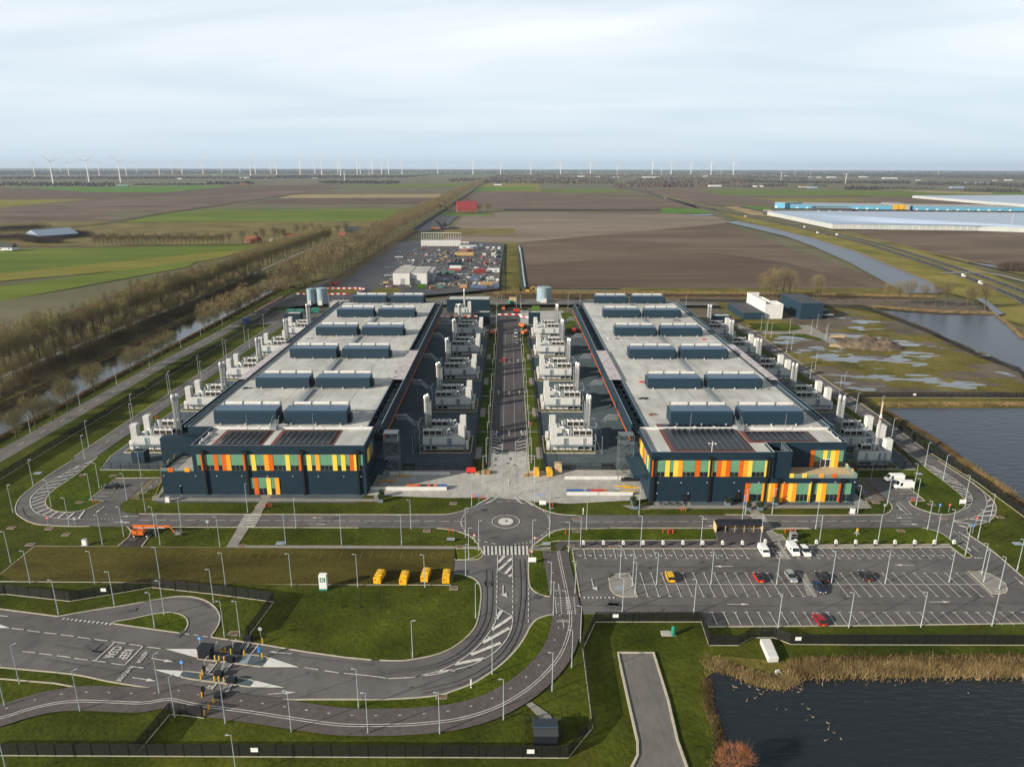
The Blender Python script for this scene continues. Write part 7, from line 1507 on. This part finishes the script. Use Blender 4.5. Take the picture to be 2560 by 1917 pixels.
IT = '''c roof_red 12 5 3.4 1390,345|wide site hut with dull red roof beside the long cabin row
c grey_clad 22 9 4.2 1450,425|grey roofed site hut below the cabin row
s red_paint 9 3 3 1380,480|dark red container below the grey roofed hut
s drain_brown 10 3 3 1490,470|rust brown container below the grey roofed hut
s skip_yellow 22 6 3.6 1390,545|wide yellow container block in the upper middle of the yard
s blue_paint 7 5 3.4 1585,440|blue container right of the grey roofed hut
s sky_blue 4 3 2.6 1680,385|small light blue container at the top of the yard
m red_paint 6 4 2.5 1870,460|red machinery at the top right of the yard
m car_white 12 6 2.5 1960,430|white boxes in the top right corner of the yard
m car_white 6 4 2.4 1790,425|white boxes left of the red machinery
c grey_clad 4 3 3 1735,550|small white cabin in the upper right of the yard
c pale_wood 4 3 4 1885,560|small beige cabin near the right edge of the yard
d red_paint 4 2 3 1695,590|red dumper on the dirt lane of the yard
m teal 6 5 2.6 1965,510|teal stack at the right edge of the yard
m blue_paint 6 5 2.4 1960,580|blue stack at the right edge of the yard
m orange_paint 12 5 2.6 1230,650|orange lifting gear in the middle of the yard
m red_paint 14 5 2.4 1420,640|red lifting gear in the middle of the yard
m blue_paint 7 4 2.4 1890,650|blue stack right of the lane
m red_paint 8 4 2.2 1700,690|red barriers right of the lane
e bollard_yellow 6 3 3 1770,690|yellow excavator among red barriers
m red_paint 6 4 2.2 1920,690|red barriers at the right yard fence
e bollard_yellow 6 3 3 930,665|left yellow excavator on the dark ground
e bollard_yellow 6 3 3 980,560|upper yellow excavator on the dark ground
d bollard_yellow 4 2 3 1065,600|yellow dumper on the dark ground
e orange_paint 5 3 3 665,440|orange excavator left of the cabin row
m galv 12 5 1.6 1160,560|grey stack in the middle of the yard
m galv 10 5 1.4 760,640|pale heap behind the white hall
m sky_blue 9 4 1.2 880,560|pale blue sheet on the dark ground
s navy 16 5 3.4 1250,715|dark blue container block in the middle of the yard
s white 12 4 3.2 1240,775|white topped container block below the blue one
s red_paint 12 3 2.4 1220,810|red container below the white topped block
s teal 13 4 3 1110,860|dark teal container beside the white hall
m navy 12 8 2.4 1000,870|dark stack in the shadow of the white hall
m orange_paint 6 4 2.4 1350,760|orange stack beside the lane
s roof_red 12 5 3.8 1655,845|container hut with brick red roof right of the lane
c galv 12 5 4 1890,835|white barrel roofed hut at the right yard edge
m galv 8 5 2.2 1790,820|grey stack between the two huts
m orange_paint 5 3 2 1610,770|small orange stack right of the lane
s blue_paint 6 5 3.6 1560,970|bright blue container at the lower right of the yard
m teal 5 4 2.6 1620,975|teal stack beside the bright blue container
m blue_paint 6 5 3 1720,950|blue drums in the lower right of the yard
m white 8 5 2.4 1810,950|white drums in the lower right of the yard
m bollard_yellow 5 4 2 1830,985|yellow drums in the lower right of the yard
m blue_paint 8 5 2.4 1900,980|blue boxes at the lower right yard fence
s bollard_yellow 16 4 2.8 1810,1060|long yellow container at the bottom of the yard
s blue_paint 14 3 2.6 1640,1110|long blue container at the bottom edge of the yard
s blue_paint 6 6 3 1930,1090|blue container in the bottom right yard corner
m white 10 4 2.4 1640,1050|white and purple boxes above the long blue container
s orange 6 3 3 1370,1105|orange container at the bottom edge of the yard
m car_white 22 3 1.2 1100,1045|row of small white items below the white hall
s teal 10 3 2.4 925,1110|green container at the bottom edge of the yard
m orange_paint 4 3 2.4 855,1115|orange red machine beside the green container
s crop_bright 7 3 3 650,1100|lime green container in the verge below the white hall
m red_paint 6 3 1.6 110,1090|red barriers left of the lime container
d skip_yellow 4 2 2.6 35,1050|small yellow machine at the left end of the barriers
p galv 8 4 1 200,960|pipe stack left of the white hall
p steel 9 4 1 90,760|pipe stack on the dark ground left of the white hall
p white 9 4 1 260,580|pale pipe stack on the dark upper ground
p galv 9 4 1 80,900|pipe stack near the white hall corner
m sky_blue 8 6 1 480,490|pale sheets on the upper dark ground
m car_white 8 4 1.6 480,640|white sheets behind the white hall
m red_paint 3 3 3 740,560|red kiosk on the dark ground
m orange_paint 3 2 2.6 1090,500|small orange kiosk on the dark ground
m galv 14 6 1.2 1350,880|scattered pale material on the lane
m white 10 5 1 1450,930|scattered white material on the lane
m purple 12 5 1.2 1200,940|dark bundles in front of the white hall shadow
m galv 14 6 1. 1100,960|pale bundles in front of the white hall shadow'''
KN = {'c':('site_cabin','cabin'),'s':('shipping_container','container'),'m':('material_stack','materials'),'e':('excavator','excavator'),'d':('dumper','dumper'),'p':('pipe_stack','pipes')}
for ln in IT.split('\n'):
    a, l_ = ln.split('|'); k, mt, L, Wd, Hh, s_ = a.split(); r = container(mute(mt), float(L)*.92, float(Wd), float(Hh)*.9, KN[k][0]); r.location = (*P1('r'+s_), .1); r.rotation_euler = (0,0,random.uniform(-.12,.12)); tag(r, l_, KN[k][1], 'things in the construction yard')
# scatter of small pale debris too many to count
b = MB()
for k in range(620):
    u = random.random(); s_ = (random.uniform(-200,1950), random.uniform(440,1090)) ; x, y = G(960+s_[0]*.14467, 560+s_[1]*.14467)
    if s_[0] < 1500-(s_[1]-400)*.0 and random.random() < .45 and s_[0] < 900: pass
    w = random.uniform(.3,1.8); d = random.uniform(.3,1.2)
    if s_[0] < -180+ (1090-s_[1])*.9 and s_[0] < 150: continue
    b.box(x, x+w, y, y+d, .06, random.uniform(.2,1.), random.choice(['galv','galv','concrete','white','wood','drain_brown','navy_dark','asphalt_light','concrete','roof_red','purple','slate']), rz=random.uniform(0,3))
tag(b.build('yard_debris'), 'scattered pallets, sheets and small material in the yard', 'debris', kind='stuff')
# red and white barrier rows
def barrier_row(s, label, n=None):
    pts = P(s); b = MB()
    for i, (x, y, h) in enumerate(along(pts, 2.2)): b.box(x-1.05, x+1.05, y-.25, y+.25, .05, .95, 'red_paint' if i % 2 else 'white_paint', rz=h)
    tag(b.build('road_barrier'), label, 'barrier', 'red and white barrier rows')
for s_, l_ in (('u920,260 1580,258 1680,275 1560,330','red and white barrier row behind the left hall, far side'),('u650,345 820,348','short red and white barrier row left of the tanks'),('u1080,348 1440,345','red and white barrier row right of the tanks'),('u0,610 180,510 420,385','red and white barrier line along the canal road'),('v460,325 860,322','red and white barrier row behind the left avenue generators'),('v970,475 1080,470','red barrier row at the left avenue edge'),('v1340,320 1420,330','red barrier row at the far right avenue edge'),('v1100,300 1330,300','red and white line across the far avenue'),('u740,720 900,715','barrier row behind the left outer generators')): barrier_row(s_, l_)
for k, (s_, mt, l_) in enumerate((('v1030,520','orange_paint','orange telehandler left of the avenue'),('v1380,518','orange_paint','orange telehandler right of the avenue'),('v1145,250','orange_paint','orange machine at the far end of the avenue'),('v1350,440','orange_paint','orange machine right of the far avenue'),('v1290,275','red_paint','red machine at the far avenue crossing'),('v1225,180','teal','green machine at the far end of the avenue'),('v1925,490','red_paint','red machine in the right avenue yard'),('u1215,205','red_paint','red truck beside the wood behind the left hall'),('u560,250','navy_dark','dark machine at the canal road junction'))):
    r = container(mt, 4, 2, 3, 'dumper'); r.location = (*P1(s_), .1); r.rotation_euler = (0,0,k*.8); tag(r, l_, 'machine', 'machines around the avenue end')
x, y = P1('v1415,50'); r = container('bollard_yellow', 5, 3, 3, 'excavator'); r.location = (x, y, 0); tag(r, 'yellow excavator beyond the right round tank', 'excavator')
for s_, c, l_ in (('v1245,150','pale_wood','small beige hut at the far end of the avenue'),('u545,640','teal','green skip behind the left outer generators, left one'),('u680,640','teal','green skip behind the left outer generators, middle one'),('u920,620','teal','green skip beside the concrete block store'),('v1500,250','crop_bright','bright green mound of sheeting beside the right tank')):
    r = container(c, 5, 3.2, 2.8, 'shipping_container'); r.location = (*P1(s_), .1); tag(r, l_, 'container' if 'hut' not in l_ else 'hut')

for s_, mt, l_, z_ in (('c560,440','drain_brown','small brown heap of timber on the left hall roof','h'),('c450,835','galv','loose duct pieces by the air handler on the left hall roof','h'),('c620,725','navy_dark','dark rubber mats near the right edge of the left hall roof','h'),('b1475,460','galv','pale boards between air handlers on the left hall roof','h'),('b980,855','navy_dark','dark mats beside the near air handler on the left hall roof','h'),('b1640,445','pale_wood','plank bundle on the left hall roof','h'),
 ('d975,412','orange_paint','orange and blue materials heap on the right hall roof','h'),('d555,705','red_paint','red kit beside the nearer left air handler on the right hall roof','h'),('d365,405','drain_brown','brown boxes near the left edge of the right hall roof','h'),('d565,820','navy_dark','dark hatch on the right hall roof','h'),('d615,935','drain_brown','reddish board near the front of the right hall roof','h'),('d1405,755','steel','steel frame right of an air handler on the right hall roof','h'),('d800,280','navy_dark','long dark mat in the far part of the right hall roof','h'),('d340,405','white','white boxes near the left edge of the right hall roof','h')):
    x, y = P1(s_, 14.75); b = MB(); g = random.Random(int(x*10))
    for k in range(5): u, v_ = g.uniform(-1.6,1.6), g.uniform(-.8,.8); b.box(u, u+g.uniform(.5,1.6), v_, v_+g.uniform(.3,.9), 0, g.uniform(.06,.45), mt, rz=g.uniform(0,1))
    o = b.build('roof_materials'); o.location = (x, y, 14.75); tag(o, l_, 'materials', 'loose things on the hall roofs')
# ---- farms and far buildings
def house(loc, w, d, h, rh, wall, roof, label, rz=0, name='farm_house', chim=True, cat='house', grp=None):
    r = empty(name, (*loc, -1.), rz, label, cat, grp); MB().box(-w/2,w/2,-d/2,d/2,0,h,wall).build('wall', r)
    b = MB(); b.add([(-w/2-.4,-d/2-.4,h-.1),(w/2+.4,-d/2-.4,h-.1),(w/2+.4,d/2+.4,h-.1),(-w/2-.4,d/2+.4,h-.1),(-w/2-.4,0,h+rh),(w/2+.4,0,h+rh)], [(0,1,5,4),(2,3,4,5),(3,0,4),(1,2,5),(3,2,1,0)], roof); rf = b.build('roof', r)
    if chim: MB().box(w*.2,w*.2+.8,-.4,.4,h+rh*.5,h+rh+1.2,'brick').build('chimney', rf)
    for k in (-.3,.3): MB().box(k*w-.7,k*w+.7,-d/2-.05,-d/2,h*.4,h*.8,'dark_glass').build('window', r)
    return r
x, y = P1('j1345,482'); house((x, y+20), 42, 34, 6, 17, 'brick', 'roof_red', 'large farm barn with steep dark red roof beyond the yard', R(8), 'farm_barn', cat='barn'); MB_ = None
x, y = P1('j1070,632'); house((x, y+8), 14, 16, 3.5, 9, 'brick', 'slate', 'grey thatched farmhouse behind the construction yard', R(80)); x, y = P1('j1140,622'); house((x, y+6), 10, 12, 3, 6, 'white', 'slate', 'small grey roofed house right of the thatched one', R(80))
x, y = P1('i260,540'); house((x-2, y+14), 50, 40, 4.5, 7, 'slate', 'glasshouse_roof', 'wide barn with pale blue grey roof at the left', R(60), 'farm_barn', False, 'barn')
for s_, w, wl, rf, l_ in (('i1390,565',17,'brick','roof_orange','orange roofed house in the trees, left one'),('i1605,548',17,'brick','roof_orange','orange roofed house in the trees, middle one'),('i1735,525',14,'slate','navy','blue roofed shed in the trees'),('i1890,540',10,'brick','roof_orange','orange gabled house near the tree belt'),('i1950,508',26,'slate','slate','dark barn near the tree belt'),('i20,608',16,'white','slate','grey building at the left edge before the green field')):
    x, y = P1(s_); house((x, y+8), w, w*.7, 3.5, 4.5, wl, rf, l_, random.uniform(-.3,.3))
x, y = P1('i1503,556'); r = empty('white_tank', (x, y, -1), 0, 'small round white tank among the farm trees', 'tank'); MB().tube((0,0,0),(0,0,3), 3, n=12, mt='white').tube((0,0,3),(0,0,4), 3, .3, 12, 'white').build('shell', r)
FR = [('i680,257',70,'teal','glasshouse_roof','row of green grey sheds on the left green field'),('i1350,246',60,'brick','roof_orange','orange roofed farm beyond the far left fields'),('i1350,212',120,'white','white','long white shed far left'),('i995,217',40,'white','white','small white building far left'),('i1185,196',50,'white','slate','grey white farm far left'),('i2108,238',36,'brick','roof_orange','orange gabled farm near the belt'),('i1640,210',40,'brick','roof_orange','orange roofed farm far off'),('i1740,212',60,'white','roof_orange','white and red farm far off'),('i1290,245',45,'slate','slate','dark farm in trees far left'),('i400,192',40,'brick','roof_orange','reddish farm near the left turbines'),('j1640,232',60,'white','glasshouse_roof','pale long shed right of the tree belt'),('j1310,200',30,'brick','roof_orange','small orange farm before the wood'),
 ('z1890,298',90,'white','white','white sheds right of the motorway end'),('z1500,298',30,'brick','roof_orange','orange farm right of the motorway end'),('z1430,295',30,'brick','roof_red','reddish farm beside the wood'),('z1335,222',230,'white','white','very long white shed in the wood'),('z1810,212',70,'white','white','white blocks in the far wood'),('z735,215',110,'white','white','white shed in the middle wood'),('z880,218',60,'glasshouse_roof','white','pale shed in the middle wood'),('z1035,222',90,'glasshouse_roof','white','grey white shed in the middle wood'),('z1820,190',40,'white','roof_orange','orange and white block far off'),('z740,185',60,'white','white','pale long building near the horizon'),('z400,165',130,'white','white','pale strip of buildings near the horizon'),
 ('x110,212',70,'white','white','white barrel shed before the far wood'),('x35,210',50,'slate','slate','dark shed beside the white barrel shed'),('x470,215',60,'white','roof_orange','white and orange farm in the middle of the right fields'),('x540,222',60,'glasshouse_roof','glasshouse_roof','pale low sheds beside the orange farm'),('x935,222',60,'slate','navy','dark blue barn in the copse'),('x1025,222',50,'brick','roof_orange','orange barn in the copse'),('x720,175',30,'brick','roof_orange','orange roofed farm below the right turbine'),('x770,180',60,'sky_blue','navy','blue shed below the right turbine'),('x1150,148',170,'white','white','broad white halls right of the turbine'),('x690,140',120,'white','white','white halls left of the turbine'),('x590,140',60,'white','white','small white halls far right'),('x520,138',50,'white','glasshouse_roof','pale halls far right'),('x940,138',110,'white','white','white town halls on the right'),('x1375,165',50,'glasshouse_roof','white','pale blue sheds at the far right'),('x1840,188',210,'glasshouse_roof','glasshouse_roof','long grey shed at the far right'),('x1680,222',90,'glasshouse_roof','glasshouse_roof','low pale sheds above the glasshouse'),('x2090,162',80,'white','white','white halls at the right edge'),('x1980,165',40,'white','roof_orange','small white halls near the right edge'),('x80,120',30,'white','roof_red','small white house near the horizon'),('x330,128',40,'white','white','small pale hall near the horizon')]
for s_, w, wl, rf, l_ in FR:
    x, y = P1(s_); house((x, y), w*.7, max(12, w*.3), 4 if w < 100 else 6, 3.5, wl, rf, l_, random.uniform(-.1,.1), 'far_building', False, 'building', 'buildings far away')
# glasshouses: many small ridges side by side
def glasshouse(cor, h, label, step=24, front=None):
    q = P(cor); cx_, cy_ = q[0]; r = empty('glasshouse', (cx_, cy_, -1), 0, label, 'glasshouse', 'glasshouses'); loc = [(a-cx_, b_-cy_) for a, b_ in q]
    MB().prism(loc, 0, h, 'glasshouse_roof', 'glasshouse_wall').build('wall', r); xa = min(p[0] for p in loc); xb = max(p[0] for p in loc); n = int((xb-xa)/step); b = MB()
    a0, a1, a2, a3 = loc[0], loc[1], loc[2], loc[3]
    n = max(8, int(math.hypot(a1[0]-a0[0], a1[1]-a0[1])/step))
    for k in range(n):
        t0, t1 = k/n, (k+1)/n; p0 = lerp(a0,a1,t0); p1 = lerp(a0,a1,t1); p3 = lerp(a3,a2,t0); p2 = lerp(a3,a2,t1); m0 = lerp(p0,p1,.5); m1 = lerp(p3,p2,.5)
        b.add([(*p0,h+.02),(*m0,h+1.6),(*m1,h+1.6),(*p3,h+.02),(*p1,h+.02),(*p2,h+.02)], [(0,1,2,3),(1,4,5,2),(0,4,1),(3,2,5)], 'glasshouse_roof')
    b.build('roof', r); b = MB()
    for u, v_ in ((loc[0],loc[1]),(loc[1],loc[2]),(loc[3],loc[0])):
        for x_, y_, h_ in along([u, v_], 10): b.box(x_-.35, x_+.35, y_-.35, y_+.35, 0, h, 'white')
    b.build('post', r); return r
glasshouse('x185,432 698,540 1850,555 2600,580 2600,445 x1300,432 x230,425', 7, 'huge glasshouse with pale blue roof right of the motorway')
# (its long edge runs away from the motorway; the roof polygon follows the outline)
glasshouse('x1330,298 2212,372 3200,450 3200,300 2100,292', 7, 'second glasshouse with long white wall at the right edge')
def shed(s0, s1, dep, h, mt, label, seg=None, roof='grey_clad'):
    (xa, ya), (xb, yb_) = P(s0+' '+s1); r = empty('warehouse', (xa, ya, -1), math.atan2(yb_-ya, xb-xa), label, 'warehouse', 'distribution sheds'); L = math.hypot(xb-xa, yb_-ya)
    MB().box(0, L, 0, dep, 0, h, mt, roof).build('wall', r); b = MB()
    for k in range(int(L/22)): b.box(k*22+3, k*22+8, -.3, -.01, 0, h*.35, 'white')
    b.build('dock_door', r); MB().box(-.3, L+.3, -.4, 0, h*.9, h+.4, 'silver').build('eaves', r); return r
shed('x325,378', 'x1170,390', 110, 9.5, 'sky_blue', 'long bright blue warehouse behind the glasshouse, left half'); shed('x1172,390', 'x1310,392', 110, 12, 'grey_clad', 'grey and yellow warehouse head in the blue row'); shed('x1345,393', 'x2212,402', 110, 9, 'sky_blue', 'long bright blue warehouse behind the glasshouse, right half'); shed('x240,375', 'x322,380', 60, 13, 'sky_blue', 'small taller blue block at the left end of the blue warehouses')
shed('x567,408', 'x850,412', 50, 10, 'slate', 'grey boiler house between glasshouse and blue warehouse', roof='slate'); shed('x148,430', 'x225,432', 20, 9, 'slate', 'small dark building at the corner of the glasshouse', roof='red_paint')
(xa, ya) = P1('x1172,389'); 
for k, s_ in enumerate(('x1190,391','x1235,391','x1280,391')): x, y = P1(s_); tag(MB().box(x-6, x+6, y-3, y-2, 0, 11, 'bollard_yellow').build('billboard'), 'yellow wall panel, %s on the grey warehouse head' % nth(k), 'panel', 'yellow panels')
for k, (s_, rr) in enumerate((('x2085,515',8),('x2110,480',4))): x, y = P1(s_, 10)
r = empty('steam_chimney', (*P1('x2110,535'), -1), 0, 'thin grey chimney with steam on the glasshouse', 'chimney'); MB().tube((0,0,0),(0,0,24), 1.2, .9, 10, 'silver').build('stack', r)
b = MB(); g3 = np.random.default_rng(9)

# ---- wind turbines
def turbine(hub, rot, seed=0):
    r = empty('wind_turbine'); MB().tube((0,0,-1),(0,0,hub), hub*.026, hub*.016, 10, 'turbine').build('tower', r); MB().box(-hub*.018,hub*.018,-hub*.02,hub*.06,hub-hub*.02,hub+hub*.022,'turbine').build('nacelle', r)
    MB().tube((0,-hub*.045,hub),(0,-hub*.018,hub), hub*.012, hub*.02, 8, 'turbine').build('hub', r)
    for k in range(3):
        a = R(seed+k*120); d = Vector((math.sin(a), 0, math.cos(a))); s_ = Vector((math.cos(a), 0, -math.sin(a))); o_ = Vector((0, -hub*.035, hub)); b = MB(); vs = []
        for t, w_ in ((.02,.014),(.12,.03),(.3,.024),(.65,.015),(1,.004)): c_ = o_+d*rot*t; w2 = w_*hub; vs += [tuple(c_-s_*w2*.35), tuple(c_+Vector((0,w2*.22,0))), tuple(c_+s_*w2*.65), tuple(c_-Vector((0,w2*.12,0)))]
        fs = [(i*4+j, i*4+(j+1)%4, (i+1)*4+(j+1)%4, (i+1)*4+j) for i in range(4) for j in range(4)]+[(3,2,1,0),(16,17,18,19)]; b.add(vs, fs, 'turbine'); b.build('blade', r)
    r['category'] = 'wind turbine'; return r
tp = [Proto(turbine(100, 48, s)) for s in (0, 25, 48, 75, 100)]
TL = 'i180,130,212 272,118,248 328,140,183 370,125,200 474,118,237 540,135,200 650,120,235 690,128,196 750,132,178 874,130,195 945,130,178 1000,125,192 1115,122,192 1222,125,187 1322,130,185 1378,118,198 1408,125,180 1494,125,182 1524,118,198 1655,112,195 1737,122,172 1774,112,193 1865,122,178 1878,115,200 1902,178,230 1972,118,190 1990,130,172 2040,160,195 2055,115,185 2108,125,165 2146,115,182 j752,22,105 1085,30,90 1408,22,95 1665,25,100 1945,25,95 z42,95,165 303,105,158 560,95,165 818,95,165 1048,135,170 1355,95,177 1432,150,178 1518,98,175 1688,105,178 1865,95,180 1948,150,178 2058,95,178 x297,105,160 405,80,110 530,85,110 810,115,185 1538,95,125'
cur = None; tl = []
for t in TL.split():
    if t[0].isalpha(): cur = t[0]; t = t[1:]
    a, hy_, by_ = map(float, t.split(',')); v = V[cur]; X = v[0]+a*v[2]; tl.append((X, v[1]+hy_*v[2], max(v[1]+by_*v[2], 429.5+ (X-1280)*.0027)))
tl.sort(); keep = []
for t in tl:
    if keep and abs(t[0]-keep[-1][0]) < 3: continue
    keep.append(t)
for i, (X, hy_, by_) in enumerate(keep):
    x, y = G(X, by_); cap = min(1, 9500/y); x *= cap; y *= cap; x, y = atY(X, hy_, y)[0], y; hub = min(170, max(45, atY(X, hy_, y)[1])); small = hub < 75
    tp[(i*3) % 5].put((x, y, 0), -math.atan2(x, y)*.5+.2, 'white wind turbine, %s from the left on the horizon' % nth(i), 'wind turbines', sc=hub/100)

# ---- far woods and hedges as masses
def blob_rows(segs, name, label, mt='far_wood'):
    """segs: (line in the photograph, height, how many pixels deep the wood reaches up, step, clumps per step)"""
    g = np.random.default_rng(21); Vs = []; Fs = []; k = 0
    for s_, h, th, stp, dens in segs:
        for x_, y_, _ in along(px(s_), stp):
            for q in range(dens):
                X, Y = G(x_+g.uniform(-stp,stp)*.8, max(y_+g.uniform(-th,.3), 425.6+(x_-1280)*.0028)); Y = min(Y, 28000)
                pxm = Y/1775.; w = stp*pxm*g.uniform(.7,1.4); hh = h*g.uniform(.55,1.15); n = 6; t = np.arange(n)*6.283/n+g.uniform(0,1)
                rings = []
                for f, rr in ((-.1,.85),(.4,1.),(.75,.8),(1.,.3)): j = g.uniform(.75,1.25,n); rings.append(np.c_[X+np.cos(t)*w*.55*rr*j, Y+np.sin(t)*w*.45*rr*j, np.full(n, hh*f)+g.normal(0,hh*.07,n)-1.5])
                v = np.concatenate(rings); Vs.append(v); i = np.arange(n)
                for a in range(3): Fs.append(np.stack([k+a*n+i, k+a*n+(i+1)%n, k+(a+1)*n+(i+1)%n, k+(a+1)*n+i], 1))
                k += 4*n
    o = npmesh(name, np.concatenate(Vs), np.concatenate(Fs), mt); tag(o, label, 'woodland', kind='stuff')
blob_rows([('s-40,437 600,433 1280,431 2000,434 2600,441', 13, 5, 5, 4), ('s-40,430 600,427.5 1280,426 2000,428.5 2600,433', 18, 2.5, 6, 3), ('i-50,190 500,187 1000,188 2212,183', 11, 6, 6, 3)], 'woodland', 'hazy blue-grey woods along the whole horizon')
blob_rows([('i-100,216 600,214 1500,214 2212,207', 12, 3.5, 5, 3), ('i-100,252 250,252 620,254', 12, 5, 5, 3), ('i740,248 1150,246', 9, .5, 4, 1), ('i1150,246 1400,244', 14, 3, 4, 2), ('i1780,239 2060,241 2212,239', 12, 2.5, 4, 2), ('j0,212 150,212 430,214 700,214', 12, 3.5, 4, 2), ('j-400,160 700,164 1000,150', 11, 4, 5, 3), ('j1200,202 1470,190', 13, 5, 4, 3), ('j1000,135 1500,125 2212,118', 10, 3, 5, 2)], 'woodland', 'brown and dark woods left of the middle')
blob_rows([('z-150,264 0,270 400,270 1020,274', 13, 7, 5, 4), ('z-60,238 400,240 1040,246', 12, 6, 5, 4), ('z0,212 500,206 1100,215', 12, 4, 5, 3), ('z1130,302 1700,300', 14, 5, 4, 3), ('z1130,280 1700,280 2212,270', 13, 6, 5, 4), ('z1200,250 1700,244 2212,254', 12, 6, 5, 3), ('z1100,215 1700,210 2212,212', 10, 5, 6, 3), ('z1020,304 1130,304', 15, 5, 3, 3), ('z1740,298 1800,296 2000,296 2212,300', 9, 1, 4, 1)], 'woodland', 'broad brown wood behind the motorway end', 'wood_far_brown')
blob_rows([('x0,217 60,214 340,207', 12, 3, 4, 2), ('x0,175 330,180 800,184 1300,182', 12, 3.5, 5, 4), ('x1000,187 1300,185', 14, 2.5, 4, 2), ('x810,234 1080,234', 14, 3, 4, 3), ('x1090,224 1270,224 1500,230', 9, .8, 5, 1), ('x1370,197 1950,200 2212,217', 12, 5, 5, 4), ('x1740,247 2170,254', 12, 2.5, 4, 2), ('x500,125 1200,135 2212,152', 11, 5, 5, 4), ('x0,145 500,155', 10, 5, 5, 3), ('x560,202 640,207', 9, .6, 4, 1), ('x860,407 2212,422', 6, .5, 7, 1), ('x0,120 2212,135', 10, 4, 7, 3)], 'woodland', 'hedges and copses of the right far fields')
fr = [tree_proto(400+i, 13, 3.6, 700, 'bark', 'twig_brown', tw=.16, base=.3, shape='tall') for i in range(2)]
i = 0
for x_ in range(525, 1240, 24): fr[i%2].put((*P1('i%d,578' % x_), -1), i, 'bare roadside tree, %s from the left in the long row before the houses' % nth(i), 'roadside trees', sc=.9+.1*(i%3)); i += 1
for k, s_ in enumerate('i1235,572 1270,570 1340,568 1420,560 1460,555 1520,548 1540,540 1570,545 1640,530 1680,520 1730,510 1770,530 1820,545 1870,525 1910,515 1445,540 1700,535'.split()):
    s_ = s_ if s_[0] == 'i' else 'i'+s_; fr[k%2].put((*P1(s_), -1), k, 'bare tree, %s from the left among the farm houses' % nth(k), 'trees among the farm houses', sc=1+.12*(k%3))
for k, s_ in enumerate('j1150,470 1110,470 1190,475 1210,465 1480,470 1545,468 1570,455 1460,478'.split()):
    s_ = s_ if s_[0] == 'j' else 'j'+s_; fr[k%2].put((*P1(s_), -1), k, 'bare tree, %s beside the dark red barn' % nth(k), 'trees beside the red barn', sc=1.2)

# ---- haze: one box of thin even air round camera and scene
hz = bpy.data.materials.new('haze_air'); hz.use_nodes = True; t = hz.node_tree; t.nodes.remove(t.nodes['Principled BSDF']); pvn = t.nodes.new('ShaderNodeVolumePrincipled')
pvn.inputs['Color'].default_value = (.66, .8, .98, 1); pvn.inputs['Density'].default_value = 3.4e-5; pvn.inputs['Anisotropy'].default_value = .1; t.links.new(pvn.outputs[0], t.nodes['Material Output'].inputs['Volume']); M['haze_air'] = hz
b = MB().box(-29800, 29800, -3200, 29800, -3.6, 260, 'haze_air'); tag(b.build('haze'), kind='stuff')
